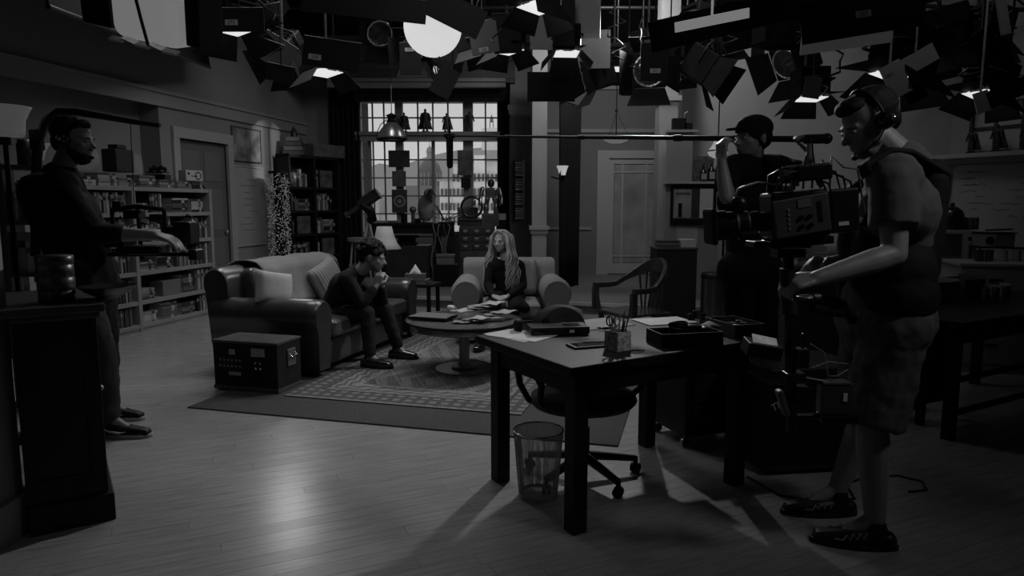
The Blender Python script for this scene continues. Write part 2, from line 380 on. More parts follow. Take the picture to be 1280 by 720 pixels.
# ---- city beyond the window
BF = mat('pale_facade', .85, .8, ns=2, na=.06); BW = mat('facade_window', .07, .4); BD = mat('dome_stone', .20, .8); BR = mat('facade_roof', .34, .8)
HL = mat('hill', .33, 1)
Yb = 90.0
def bxp(px): return (px-640)/FOC*Yb
def bzp(px, py): return W(px, py, Yb).z
cb = thing('domed_city_hall', 'grey domed civic building with a lantern seen through the middle of the window', 'building', (bxp(532), Yb, bzp(532, 330)))
def cbp(name, mb, m): mb.build(name, m, cb)
base = bzp(532, 330); S = Yb/FOC
m = MB(); m.box((0, 6, 9*S), (44*S, 8, 18*S*1.0)); m.box((0, 6, (330-232)*S/2), (56*S, 6, (330-232)*S)); cbp('wall', m, BD)
zc = (330-212)*S; m = MB(); m.lathe([(16*S, -26*S), (16*S, 0)], (0, 6, zc), 20); m.lathe([(14.5*S*math.cos(a*PI/16), 15*S*math.sin(a*PI/16)) for a in range(9)], (0, 6, zc), 20); cbp('dome', m, mat('dome_lead', .13, .7))
m = MB(); m.cyl((0, 6, zc+13*S), 4*S, 12*S, 12).lathe([(5*S, 0), (3.6*S, 5*S), (.6*S, 8*S), (.2*S, 14*S)], (0, 6, zc+24*S), 12); cbp('lantern', m, mat('lantern_stone', .28, .7))
for i in range(9):
    a = PI+PI*(i+.5)/9; MB().box((16*S*math.cos(a), 6+16*S*math.sin(a), zc-12*S), (1.1*S, 1.1*S, 18*S)).build('column', mat('column_stone', .34, .8), cb)
for i in range(7):
    for j in range(2): MB().box(((i-3)*7*S, 2.9, (14+j*22)*S), (2.2*S, .3, 9*S)).build('window', BW, cb)
ob = thing('white_office_block', 'white office block with rows of dark windows seen at the right of the window', 'building', (bxp(590), Yb-6, bzp(590, 330)))
S2 = (Yb-6)/FOC; bz0 = 0
m = MB(); m.bx(-36*S2, -12*S2, 0, 8, 0, (330-222)*S2).bx(-18*S2, 14*S2, -1, 8, 0, (330-200)*S2).bx(8*S2, 22*S2, -2, 8, 0, (330-192)*S2).bx(20*S2, 70*S2, -1, 8, 0, (330-198)*S2); m.build('wall', BF, ob)
m = MB(); m.bx(-38*S2, -12*S2, -1, 8, 108*S2, 110*S2).bx(-19*S2, 15*S2, -2, 8, 129*S2, 131.5*S2).bx(-19*S2, 15*S2, -1.6, 8, 110*S2, 111.5*S2).bx(20*S2, 70*S2, -2, 8, 131*S2, 134*S2).bx(14*S2, 70*S2, 2, 8, 133*S2, 142*S2); m.build('cornice', BR, ob)
m = MB(); m.prismx([(0, 134*S2), (8, 134*S2), (6, 146*S2), (3, 148*S2)], -10*S2, 60*S2); m.build('roof', BR, ob)
for i in range(14):
    for j in range(6):
        x = (-33+i*5.2)*S2; z = (24+j*17.5)*S2
        top = 108 if x < -18*S2 else 129
        if z/S2+10 > top: continue
        yy = -.15 if x < -18*S2 else (-1.15)
        if 7*S2 < x < 22*S2: yy = -2.15
        MB().box((x, yy, z), (2.4*S2, .5, 9*S2)).build('window', BW, ob)
m = MB()
hp = [(380, 330), (380, 212), (440, 214), (460, 210), (477, 204), (497, 208), (515, 203), (535, 196), (560, 190), (585, 186), (610, 184), (640, 183), (720, 190), (720, 330)]
m.prismy([((px-640)/FOC*160, W(px, py, 160).z) for px, py in hp], 160, 168)
struct('hills', m, HL)
solo('low_city_block', MB().bx(bxp(430), bxp(520), Yb-8, Yb-2, bzp(500, 330), bzp(500, 266)).bx(bxp(478), bxp(490), Yb-8.5, Yb-3, bzp(500, 330), bzp(500, 242)), mat('low_block', .4, .8), 'low pale city block behind the left panes of the window', 'building')
wt = thing('water_tower', 'small rooftop water tower seen in the top right pane', 'water tower', (0, 0, 0))
S = 100/FOC; pt = lambda px, py: W(px, py, 100)
m = MB(); c = pt(614.5, 151); m.lathe([(2.6*S*.78*1.0, 0), (2.9*S*.8, 5*S*.8), (.2*S, 11*S*.8), (0, 15*S*.8)], (c.x, c.y, c.z-.2), 12); m.build('tank', BD, wt)
for sx in (-2, 2):
    for sy in (-1, 1): MB().tube([(c.x+sx*S*.9, c.y+sy*.3, c.z), (c.x+sx*S*1.1, c.y+sy*.3, c.z-9*S)], .05, 5).build('leg', BD, wt)
tb = MB().bx(c.x-1.4, c.x+1.8, c.y-.8, c.y+5, -8, c.z-9*S-.02); solo('tower_block', tb, BF, 'pale block below the rooftop water tower', 'building')
# ================================================================ FURNITURE
LE = mat('worn_leather', .042, .32, ns=7, na=.25, bump=.10, coat=.3)
LE2 = mat('leather_seat', .075, .34, ns=7, na=.25, bump=.12, coat=.3)
CVR = mat('armchair_fabric', .26, .9, ns=30, na=.08, bump=.1)
WOD = mat('dark_stained_wood', .012, .6, ns=5, na=.35, stretch=(1, 12, 1), bump=.05)
WOD2 = mat('mid_wood', .07, .4, ns=5, na=.3, stretch=(1, 10, 1), bump=.04, coat=.2)
def arm_prof(w, h, n=14):   # outline in (x,z): upright panel flaring into a rolled top
    p = [(-w*.30, .06), (w*.36, .06), (w*.36, h*.55)]
    r = w*.5
    for i in range(n+1):
        a = -R(35)+R(250)*i/n; p.append((r*math.cos(a)*1.0, h-r+r*math.sin(a)))
    return p
def couch(name, label, cat, loc, rz, w, d, h, ah, sh, aw, ncush, m, ms, backh=None, skirt=False):
    t = thing(name, label, cat, loc, rz)
    iw = w/2-aw
    MB().bx(-iw-.02, iw+.02, .05, d-.12, .05, sh-.15).build('base', m, t, bevel=.02)
    for s in (-1, 1):
        p = [(x*-s, z) if s < 0 else (x, z) for x, z in arm_prof(aw, ah)]
        p = [(q[0]+s*(w/2-aw/2), q[1]) for q in (p if s > 0 else p)]
        b = MB()
        # swept arm: bulging towards the front
        pr = arm_prof(aw, ah); n = len(pr); ys = [0.0, .02, .10, .3, .55, d-.10]
        sc = [.86, .97, 1.03, 1.0, .96, .92]
        vs = []; fs = []
        for k, y in enumerate(ys):
            for x, z in pr: vs.append((s*(x*sc[k])+s*(w/2-aw/2), y, .06+(z-.06)*(1-.0*k)*(sc[k]*.25+.75)))
        for k in range(len(ys)-1):
            for j in range(n): fs.append((k*n+j, k*n+(j+1) % n, (k+1)*n+(j+1) % n, (k+1)*n+j))
        b.add(vs, fs, True).add(vs[:n], [tuple(range(n-1, -1, -1))]).add(vs[-n:], [tuple(range(n))])
        a = b.build('arm', m, t)
        pp = [Vector((s*x*.86+s*(w/2-aw/2), .004, .06+(z-.06)*.965)) for x, z in pr]; MB().tube(pp+[pp[0]], .007, 6).build('piping', m, a)
    # rolled back
    n = 12; pr = [(d-.30, sh-.12), (d-.24, h-.22)]
    for i in range(n+1):
        a = R(170)-R(200)*i/n; pr.append((d-.11+.125*math.cos(a), h-.13+.13*math.sin(a)))
    pr += [(d-.02, h*.55), (d-.06, .08), (d-.26, .08)]
    vs = []; fs = []; xs = [-(w/2-aw*.35), -(w/2-aw*.45), 0, w/2-aw*.45, w/2-aw*.35]; sc = [.93, 1, 1.0, 1, .93]
    for k, x in enumerate(xs):
        for y, z in pr: vs.append((x, d-.15+(y-d+.15)*sc[k], .08+(z-.08)*(sc[k]*.4+.6)))
    q = len(pr)
    for k in range(len(xs)-1):
        for j in range(q): fs.append((k*q+j, k*q+(j+1) % q, (k+1)*q+(j+1) % q, (k+1)*q+j))
    MB().add(vs, fs, True).add(vs[:q], [tuple(range(q-1, -1, -1))]).add(vs[-q:], [tuple(range(q))]).build('back', m, t)
    cw = 2*iw/ncush
    for i in range(ncush):
        x0 = -iw+i*cw
        c = MB().bx(x0+.006, x0+cw-.006, -.01, d-.28, sh-.15, sh).build('seat_cushion', ms, t, bevel=.045, seg=4)
        pts = [(x0+.02, -.008, sh-.03), (x0+cw-.02, -.008, sh-.03)]; MB().tube(pts, .006, 6).build('piping', m, c)
        b = MB(); b.at((x0+cw/2, d-.30, sh+.20), 0, R(-14)).box((0, 0, 0), (cw-.012, .17, (h-sh)*.98)); b.build('back_cushion', ms, t, bevel=.06, seg=4)
    for x in (-w/2+.1, w/2-.1):
        for y in (.06, d-.15): MB().cyl((x, y, 0), .025, .07, 10).build('foot', WOD, t)
    return t
SRZ = R(74)
sofa = couch('sofa', 'worn dark leather sofa with rolled arms on the patterned rug', 'sofa', (-1.27, 6.22, .012), SRZ, 1.98, 1.10, .86, .62, .43, .27, 2, LE, LE2)
SM = Matrix.Translation((-1.27, 6.22, .012)) @ Matrix.Rotation(SRZ, 4, 'Z')
def onsofa(x, y, z): return SM @ Vector((x, y, z))
# throw blanket over the sofa back
def thrp(u, v):
    x = -.60+1.18*u; pr = [(.64, .50), (.675, .62), (.705, .73), (.735, .83), (.80, .885), (.90, .90), (1.0, .895), (1.09, .86), (1.125, .76), (1.12, .60), (1.11, .45)]
    k = v*(len(pr)-1); i = min(int(k), len(pr)-2); f = k-i
    y = pr[i][0]*(1-f)+pr[i+1][0]*f; z = pr[i][1]*(1-f)+pr[i+1][1]*f
    z += .012*math.sin(u*17+v*3)*.5; y += -.006*math.sin(u*23)
    if v < .15: z += .10*(u-.5)
    return (x+.04*(v-.5), y+.002, z-.008)
bl = MB().grid(40, 34, thrp); o = solo('throw_blanket', bl, mat('blanket_wool', .20, .95, ns=40, na=.15, bump=.15, sheen=.3), 'grey woollen throw spread over the leather sofa back', 'blanket', solid=.012); o.location = (-1.27, 6.22, .012); o.rotation_euler = (0, 0, SRZ)
def pillow(name, label, w, h, t, m, loc, rot, group=None):
    b = MB()
    def f(sg):
        def g(u, v):
            a, c = 2*u-1, 2*v-1
            e = max(0, (1-a**4)*(1-c**4))**.5
            k = 1-.06*(1-abs(a)**2)*abs(c)**2; k2 = 1-.06*(1-abs(c)**2)*abs(a)**2
            return (a*w/2*k2, sg*t/2*e, c*h/2*k)
        return g
    b.grid(15, 15, f(1)); b.grid(15, 15, f(-1)); b.f[-196:] = [tuple(reversed(q)) for q in b.f[-196:]]
    o = solo(name, b, m, label, 'cushion', loc, 0, group); o.rotation_euler = rot
    return o
pl_ = mat('cushion_linen', .40, .9, ns=25, na=.08, bump=.1)
def stripem():
    m = mat('cushion_stripe', .3, .9); n = m.node_tree.nodes; L = m.node_tree.links
    tc = n.new('ShaderNodeTexCoord'); w = n.new('ShaderNodeTexWave'); w.inputs['Scale'].default_value = 9; w.bands_direction = 'X'
    cr = n.new('ShaderNodeValToRGB'); cr.color_ramp.elements[0].color = (.16, .16, .16, 1); cr.color_ramp.elements[1].color = (.33, .33, .33, 1)
    L.new(tc.outputs['Object'], w.inputs[0]); L.new(w.outputs[0], cr.inputs[0]); L.new(cr.outputs[0], n['Principled BSDF'].inputs['Base Color']); return m
v = onsofa(-.76, .52, .69); pillow('cushion', 'pale plain cushion leaning at the near end of the sofa', 0.36, .28, .14, pl_, v, (R(-14), R(12), SRZ+R(-20)))
v = onsofa(.22, .60, .63); pillow('cushion', 'striped cushion behind the seated man on the sofa', .44, .42, .15, stripem(), v, (R(-18), R(-18), SRZ))
# armchair
AM = Matrix.Translation((0.0, 6.62, .0))
arm = couch('armchair', 'pale slipcovered armchair with rolled arms facing the camera', 'armchair', (-.005, 6.66, .0), R(2), 1.20, .92, .82, .66, .42, .30, 1, CVR, CVR)
# rugs
def rugmat():
    m = mat('rug_weave', .25, .95); n = m.node_tree.nodes; L = m.node_tree.links; b = n['Principled BSDF']
    def math_(op, a, b_=None, c=None):
        q = n.new('ShaderNodeMath'); q.operation = op
        for i, z in enumerate((a, b_, c)):
            if z is None: continue
            if isinstance(z, (int, float)): q.inputs[i].default_value = z
            else: L.new(z, q.inputs[i])
        return q.outputs[0]
    tc = n.new('ShaderNodeTexCoord'); sp = n.new('ShaderNodeSeparateXYZ'); L.new(tc.outputs['Object'], sp.inputs[0])
    x, y = sp.outputs[0], sp.outputs[1]
    dx_ = math_('SUBTRACT', .93, math_('ABSOLUTE', x)); dy_ = math_('SUBTRACT', 1.35, math_('ABSOLUTE', y)); e = math_('MINIMUM', dx_, dy_)  # distance from edge
    # lattice of nested lozenges for the field
    p = math_('ADD', math_('MULTIPLY', x, 5.2), math_('MULTIPLY', y, 3.4)); q = math_('SUBTRACT', math_('MULTIPLY', x, 5.2), math_('MULTIPLY', y, 3.4))
    fp = math_('ABSOLUTE', math_('SUBTRACT', math_('FRACT', p), .5)); fq = math_('ABSOLUTE', math_('SUBTRACT', math_('FRACT', q), .5))
    mx = math_('MAXIMUM', fp, fq)
    loz = math_('ADD', math_('MULTIPLY', math_('LESS_THAN', mx, .12), .5), math_('MULTIPLY', math_('GREATER_THAN', mx, .44), 1.0))
    ring = math_('MULTIPLY', math_('LESS_THAN', math_('ABSOLUTE', math_('SUBTRACT', mx, .26)), .05), .55)
    # large central medallions
    md = math_('ADD', math_('MULTIPLY', math_('ABSOLUTE', x), 1.5), math_('ABSOLUTE', math_('SUBTRACT', math_('FRACT', math_('MULTIPLY', y, .75)), .5)))
    med = math_('LESS_THAN', math_('FRACT', math_('MULTIPLY', md, 3.2)), .42)
    field = math_('ADD', math_('MULTIPLY', math_('MAXIMUM', loz, ring), .10), math_('MULTIPLY', med, .09))
    field = math_('ADD', field, .12)
    # border: dashes
    ck = math_('MULTIPLY', math_('LESS_THAN', math_('FRACT', math_('MULTIPLY', x, 11)), .55), math_('LESS_THAN', math_('FRACT', math_('MULTIPLY', y, 11)), .55))
    zz = math_('LESS_THAN', math_('FRACT', math_('ADD', math_('MULTIPLY', e, 14), math_('ABSOLUTE', math_('SUBTRACT', math_('FRACT', math_('MULTIPLY', math_('ADD', x, y), 6)), .5)))), .45)
    bord = math_('ADD', .11, math_('MULTIPLY', ck, .17)); bord2 = math_('ADD', .30, math_('MULTIPLY', zz, -.17))
    def mixv(f, a, c):
        q_ = n.new('ShaderNodeMix'); L.new(f, q_.inputs[0])
        for i, z in ((2, a), (3, c)):
            if isinstance(z, (int, float)): q_.inputs[i].default_value = z
            else: L.new(z, q_.inputs[i])
        return q_.outputs[0]
    v = mixv(math_('LESS_THAN', e, .42), field, bord2); v = mixv(math_('LESS_THAN', e, .22), v, bord)
    v = mixv(math_('LESS_THAN', math_('ABSOLUTE', math_('SUBTRACT', e, .22)), .012), v, .07); v = mixv(math_('LESS_THAN', math_('ABSOLUTE', math_('SUBTRACT', e, .42)), .012), v, .35); v = mixv(math_('LESS_THAN', e, .025), v, .32)
    no = n.new('ShaderNodeTexNoise'); no.inputs['Scale'].default_value = 55; no.inputs['Detail'].default_value = 5; L.new(tc.outputs['Object'], no.inputs[0])
    v = math_('MULTIPLY', math_('MULTIPLY', v, .62), math_('ADD', .45, no.outputs[0]))
    cb = n.new('ShaderNodeCombineColor')
    for i in range(3): L.new(v, cb.inputs[i])
    L.new(cb.outputs[0], b.inputs['Base Color'])
    bp = n.new('ShaderNodeBump'); bp.inputs['Strength'].default_value = .4; bp.inputs['Distance'].default_value = .01; L.new(no.outputs[0], bp.inputs['Height']); L.new(bp.outputs[0], b.inputs['Normal'])
    return m
RGA = R(-15)
rdx = Vector((math.cos(RGA), math.sin(RGA), 0)); rdy = Vector((-math.sin(RGA), math.cos(RGA), 0))
c0 = Vector((-2.23, 4.55, 0)); cc = c0+rdx*1.47+rdy*1.75
solo('plain_rug', MB().bx(-1.47, 1.47, -1.75, 1.75, 0, .010), mat('plain_rug_pile', .05, .95, ns=60, na=.25, bump=.3), 'large plain dark rug lying under the patterned rug', 'rug', cc, RGA, bevel=.004)
c0 = Vector((-1.62, 4.80, 0)); cc = c0+rdx*.87+rdy*1.35; cc.z = .0101
solo('patterned_rug', MB().bx(-.90, .87, -1.35, 1.35, 0, .009), rugmat(), 'flat woven rug with lozenge pattern under the coffee table', 'rug', cc, RGA, bevel=.003)
# trunk
TRK = mat('trunk_board', .016, .8, ns=12, na=.35, bump=.1)
fl, fr = Vector((-2.24, 5.02, 0)), Vector((-1.71, 4.87, 0)); ta = math.atan2(fr.y-fl.y, fr.x-fl.x); tw = (fr-fl).length
t = thing('travel_trunk', 'dark travel trunk with patch panels standing at the near arm of the sofa', 'trunk', (*((fl+fr)/2).xy, .012), ta)
MB().bx(-tw/2, tw/2, 0, .30, .02, .37).build('body', TRK, t, bevel=.006)
for q_ in ((-tw/2-.006, tw/2+.006, -.006, .306, .355, .375), (-tw/2-.005, tw/2+.005, -.005, .305, .0, .03)): MB().bx(*q_).build('edge_trim', mat('trunk_edge', .06, .8, ns=10, na=.3), t, bevel=.003)
p = MB().bx(-.225, -.02, -.009, 0, .16, .26).build('jack_panel', mat('panel_black', .01, .4), t)
for i in range(6):
    for j in range(2): MB().at((-.205+i*.034, -.009, .185+j*.045), 0, R(90)).cyl((0, 0, 0), .008, .006, 8).build('socket', GRM, p)
p = MB().bx(.075, .165, -.009, 0, .15, .25).build('switch_panel', mat('panel_black', .01, .4), t)
for i in range(2):
    for j in range(2): MB().at((.1+i*.04, -.009, .18+j*.04), 0, R(90)).cyl((0, 0, 0), .008, .006, 8).build('socket', CHR, p)
for q_ in ((-.13, -.085, -.008, 0, .27, .31), (.06, .17, -.008, 0, .265, .325), (-.14, -.04, -.008, 0, .115, .14)): MB().bx(*q_).build('tape_label', mat('masking_tape', .30, .7), t)
m = MB().box((tw/2+.006, .17, .24), (.012, .10, .13)).build('handle_plate', GRM, t, bevel=.004)
MB().tube([(tw/2+.012,   .135, .27), (tw/2+.03, .135, .25), (tw/2+.03, .205, .25), (tw/2+.012, .205, .27)], .006, 8).build('handle', CHR, m)
# coffee table
GT = mat('table_glass', .35, .04, trans=.75); GT.node_tree.nodes['Principled BSDF'].inputs['IOR'].default_value = 1.45
cc = Vector((-.40, 5.62, .02))
t = thing('coffee_table', 'round glass coffee table with a lower shelf on a central column', 'table', cc)
MB().lathe([(.0001, .405), (.47, .405), (.478, .411), (.47, .417), (.0001, .417)], n=48).build('glass_top', GT, t)
MB().lathe([(.475, .398), (.488, .405), (.488, .420), (.478, .424), (.474, .418), (.474, .404), (.475, .398)], n=48).build('rim', DKM, t)
MB().lathe([(.0001, .345), (.43, .345), (.44, .35), (.43, .356), (.0001, .356)], n=40).build('lower_shelf', mat('shelf_tray', .10, .2, ns=4, na=.5), t)
MB().cyl((0, 0, .03), .045, .33, 24).cyl((0, 0, .02), .052, .03, 24).build('column', mat('column_metal', .22, .3, .6), t)
MB().lathe([(.0001, .018), (.11, .018), (.10, .024), (.0001, .026)], n=30).cyl((0, 0, 0), .245, .008, 40).build('base', mat('base_metal', .13, .35, .5), t)
TT = cc.z+.424
t = thing('laptop', 'closed dark laptop lying at the left of the glass coffee table', 'laptop', (-.66, 5.64, TT), R(-20))
MB().bx(-.17, .17, -.12, .12, .002, .018).build('base', BLK, t, bevel=.003); MB().bx(-.17, .17, -.12, .12, .019, .028).build('lid', mat('laptop_lid', .10, .4), t, bevel=.003)
for i in range(9):
    a = random.uniform(-.8, .8); x = -.38+.075*(i % 5)+random.uniform(-.02, .02); y = 5.50+.11*(i//3)+random.uniform(-.03, .03)
    b = MB().grid(6, 6, lambda u, v: ((u-.5)*.15, (v-.5)*.21, .002+.009*math.sin(u*5+v*3+i)**2)); solo('loose_paper', b, shade(.20+.05*(i % 3), .8), '%s crumpled sheet, %s of the litter on the coffee table' % (['grey', 'pale', 'whitish'][i % 3], ['nearest left', 'near left', 'near centre', 'near right', 'nearest right', 'far left', 'far centre left', 'far centre right', 'far right'][i]), 'paper', (x, y, TT+.001+.0135*i), a, 'papers on the coffee table', solid=.0012)
t = thing('mug', 'small white mug standing behind the laptop on the coffee table', 'mug', (-.53, 5.86, TT)); MB().lathe([(.0001, 0), (.026, 0), (.03, .05), (.03, .075), (.026, .075), (.024, .01), (.0001, .01)]).build('bowl', WHT, t); MB().tube([(.028, 0, .06), (.045, 0, .05), (.045, 0, .03), (.028, 0, .02)], .004, 6).build('handle', WHT, t)
solo('rolled_magazine', MB().tube([(0, 0, .018), (.22, 0, .018)], .018, 12), shade(.36, .6), 'rolled magazine at the right of the coffee table', 'magazine', (-.28, 5.47, TT), R(12))
# main table
TBA = R(31)
tb0 = Vector((.525, 3.295, 0))
t = thing('writing_table', 'dark wooden work table with square legs in the middle foreground', 'table', tb0, TBA)
LX, LY = .525, .355
MB().bx(-LX-.045, LX+.055, -LY-.03, LY+.07, .695, .735).build('table_top', WOD, t, bevel=.006)
MB().bx(-LX+.02, LX-.02, -LY+.015, -LY+.035, .60, .695).bx(-LX+.02, LX-.02, LY-.035, LY-.015, .60, .695).bx(-LX+.015, -LX+.035, -LY+.02, LY-.02, .60, .695).bx(LX-.035, LX-.015, -LY+.02, LY-.02, .60, .695).build('apron', WOD, t)
for x in (-1, 1):
    for y in (-1, 1):
        m = MB(); a = .036; m.prism([(x*LX-a*x*2+(a if 0 else 0), y*LY), (x*LX, y*LY), (x*LX, y*LY-2*a*y), (x*LX-2*a*x, y*LY-2*a*y)], 0, .695); m.build('leg', WOD, t, bevel=.004)
TM = Matrix.Translation(tb0) @ Matrix.Rotation(TBA, 4, 'Z')
def ontab(px, py, z=.7355): return G(px, py, z)
# things on the table
def sheet(px, py, w, d, a, v, label, n=1, z=.7357, group=None):
    for i in range(n):
        p = ontab(px, py, z+i*.0012); solo('paper_sheet', MB().bx(-w/2, w/2, -d/2, d/2, 0, .0009), shade(v, .8), label, 'paper', p, a+R(4*i), group)
sheet(648, 419, .21, .30, TBA+R(12), .55, 'lowest white paper of the pile at the left table corner')
sheet(652, 419, .21, .30, TBA+R(24), .62, 'top white paper of the pile at the left table corner', z=.7372)
solo('desk_pad', MB().bx(-.21, .21, -.135, .135, 0, .0025), mat('pad_grey', .28, .8, ns=9, na=.1), 'grey desk pad lying along the rear edge of the table', 'desk pad', ontab(737, 406, .736), TBA)
sheet(830, 401, .30, .21, TBA-R(12), .65, 'white sheet lying behind the black letter tray', z=.739)
h = thing('headphones', 'black headphones lying on papers at the left end of the table', 'headphones', ontab(664, 412, .7385), R(20))
m = MB().tube([(.07*math.cos(a*PI/10)*1.1, .075*math.sin(a*PI/10), .02+.01*math.sin(a*PI/10)) for a in range(11)], .007, 8); m.build('headband', BLK, h)
for s in (-1, 1): MB().at((s*.077, -.005, .024), 0, 0, R(90)).cyl((0, 0, -.012), .032, .026, 16).build('ear_cup', BLKM, h, bevel=.005)
def bookobj(name, label, cat, w, d, h, m, loc, rz, group=None, pages=None):
    b = MB(); b.bx(-w/2, w/2, -d/2, d/2, 0, .003).bx(-w/2, w/2, -d/2, d/2, h-.003, h).bx(-w/2, -w/2+.004, -d/2, d/2, 0, h); b.k = 1
    b.bx(-w/2+.004, w/2-.004, -d/2+.004, d/2-.004, .003, h-.003)
    return solo(name, b, [m, pages or PAPER], label, cat, loc, rz, group)
t = thing('video_recorder', 'flat black electronic box beside the pen pot on the table', 'recorder', ontab(697, 416, .736), TBA+R(-22))
MB().bx(-.15, .15, -.07, .07, .004, .040).build('body', mat('plastic_black', .02, .35), t, bevel=.003)
for q_ in ((-.13, -.06), (.02, .10)): MB().bx(*q_, -.0715, -.0695, .012, .030).build('display', mat('display_dark', .006, .1), t)
MB().bx(.045, .07, -.0722, -.07, .012, .026).build('sticker', PAPER, t); MB().bx(.03, .11, -.03, .03, .040, .043).build('hatch', mat('hatch', .008, .2), t)
t = thing('tablet', 'thin black tablet lying at the table edge before the pen pot', 'tablet', ontab(742, 432, .736), TBA+R(-10))
MB().bx(-.12, .12, -.05, .05, 0, .009).build('body', BLK, t, bevel=.002); MB().bx(-.105, .105, -.042, .042, .009, .0096).build('screen', mat('screen_dark', .015, .08), t)
def pole(name, a, b, r, m, label, cat, group=None): return solo(name, MB().tube([a, b], r, 6), m, label, cat, (0, 0, 0), 0, group)
solo('pen', MB().tube([(0, 0, .004), (.13, 0, .004)], .0035, 6), mat('pen_grey', .5, .4), 'pale pen lying on the black tablet', 'pen', ontab(728, 428, .746), R(8))
t = thing('pen_pot', 'square speckled pen pot near the middle of the table', 'pen pot', ontab(772, 437, .7355), TBA+R(4)); pc = ontab(772, 437, .7355)
SPK = mat('speckled_pot', .42, .6, ns=55, na=.8)
m = MB(); s_ = .042
for a, b_, c, d in ((-s_, s_, -s_, -s_+.004), (-s_, s_, s_-.004, s_), (-s_, -s_+.004, -s_, s_), (s_-.004, s_, -s_, s_)): m.bx(a, b_, c, d, 0, .088)
m.bx(-s_, s_, -s_, s_, 0, .004); m.build('pot', SPK, t, bevel=.002)
MB().ball((s_, .015, .055), (.003, .011, .011), 10).build('painted_dot', BLK, t)
for i in range(9):
    a = i*2.4; r = .018+.012*(i % 2); L_ = .13+.02*(i % 3)
    b = pc+Vector((r*math.cos(a)*.6, r*math.sin(a)*.6, .006)); e = b+Vector((r*math.cos(a)*1.2, r*math.sin(a)*1.2, L_))
    solo('pencil', MB().tube([b, b+(e-b)*.93, e], [.0035, .0035, .0008], 6), shade([.03, .1, .3, .05, .2][i % 5], .4), ['black', 'dark', 'pale', 'dark thin', 'grey', 'second black', 'second dark', 'second pale', 'short dark'][i]+' pencil or pen standing in the speckled pot', 'pencil', (0, 0, 0), 0, 'pencils and pens in the speckled pot')
sc_ = thing('scissors', 'scissors standing handles up in the speckled pot', 'scissors', pc+Vector((-.022, .0, .006)))
for s in (-1, 1):
    MB().tube([(-s*.002, 0, 0), (s*.006, 0, .10)], .003, 5).build('blade', CHR, sc_)
    MB().tube([(s*.016+.014*math.cos(a*PI/6), 0, .125+.022*math.sin(a*PI/6)) for a in range(13)], .0035, 6).build('finger_loop', BLK, sc_)
tr = thing('letter_tray', 'black wooden tray holding a coiled black device on the table', 'tray', ontab(855, 428, .7355), TBA+R(-18))
w, d, h_ = .155, .085, .06
MB().bx(-w, w, -d, d, 0, .006).bx(-w, w, -d, -d+.006, 0, h_).bx(-w, w, d-.006, d, 0, h_).bx(-w, -w+.006, -d, d, 0, h_).bx(w-.006, w, -d, d, 0, h_).build('tray', WOD, tr, bevel=.001)
tc = ontab(855, 428, .7355)
b = MB()
for i in range(7): b.tube([(.045*math.cos(a*PI/6+i), .028*math.sin(a*PI/6+i), .014+i*.012+.003*math.sin(a+i)) for a in range(13)], .006, 6)
solo('coiled_cable', b, BLKM, 'black cable coiled in the wooden tray', 'cable', tc+Vector((-.03, 0, .006)), R(20))
solo('game_controller', MB().ball((0, 0, .02), (.07, .035, .02)).ball((-.055, -.02, .016), (.025, .035, .016)).ball((.055, -.02, .016), (.025, .035, .016)), mat('plastic_black', .02, .35), 'black hand controller on the cable in the tray', 'controller', tc+Vector((.04, .02, .045)), R(10))
p = ontab(757, 412, .739); solo('key_bunch', MB().ball((0, 0, .008), (.028, .012, .008)).tube([(-.02, -.01, .008), (-.04, .01, .01), (-.02, .02, .01)], .004, 6), BLK, 'little black clump on the grey desk pad', 'keys', p, .3)
t = thing('tissue_pack', 'crumpled white packet between the tray and the long box on the table', 'packet', ontab(886, 421, .7355), TBA)
MB().bx(-.035, .035, -.03, .03, 0, .055).build('carton', mat('carton_grey', .45, .7, ns=10, na=.3), t, bevel=.004); MB().grid(6, 6, lambda u, v: ((u-.5)*.09, (v-.5)*.08, .056+.03*(1-abs(2*u-1))*(1-abs(2*v-1)))).build('tissue', PAPER, t, solid=.002)
t = thing('storage_box', 'long open dark box of small parts at the right end of the table', 'box', ontab(917, 416, .7355), TBA+R(-14))
w, d, h_ = .085, .13, .065
MB().bx(-w, w, -d, d, 0, .004).bx(-w, w, -d, -d+.005, 0, h_).bx(-w, w, d-.005, d, 0, h_).bx(-w, -w+.005, -d, d, 0, h_).bx(w-.005, w, -d, d, 0, h_).build('tray', mat('box_board', .055, .6), t)
bc = ontab(917, 416, .7355)
for i in range(6): solo('small_part', MB().box((0, 0, .02), (.035, .03, .04+.02*(i % 3))), shade(.02+.03*(i % 3), .4), ['front left', 'front middle', 'front right', 'rear left', 'rear middle', 'rear right'][i]+' small dark component in the long box', 'component', bc+Vector((-.04+.035*(i % 3), -.05+.06*(i//3), .004)), i*.6, 'components in the long box', bevel=.004)
for i, (px, py) in enumerate(((862, 401), (868, 397), (880, 400))): solo('small_battery', MB().cyl((0, 0, 0), .011, .04, 12).cyl((0, 0, .04), .004, .004, 8), BLK, ['leftmost', 'middle', 'rightmost'][i]+' of three short black cylinders behind the tray', 'battery', ontab(px, py, .7355))
solo('crumpled_wire', MB().tube([(.03*math.cos(i*1.3), .02*math.sin(i*2.1), .004+.004*(i % 3)) for i in range(14)], .0018, 5), BLK, 'tangle of thin wire before the tray', 'wire', ontab(797, 440, .7355))
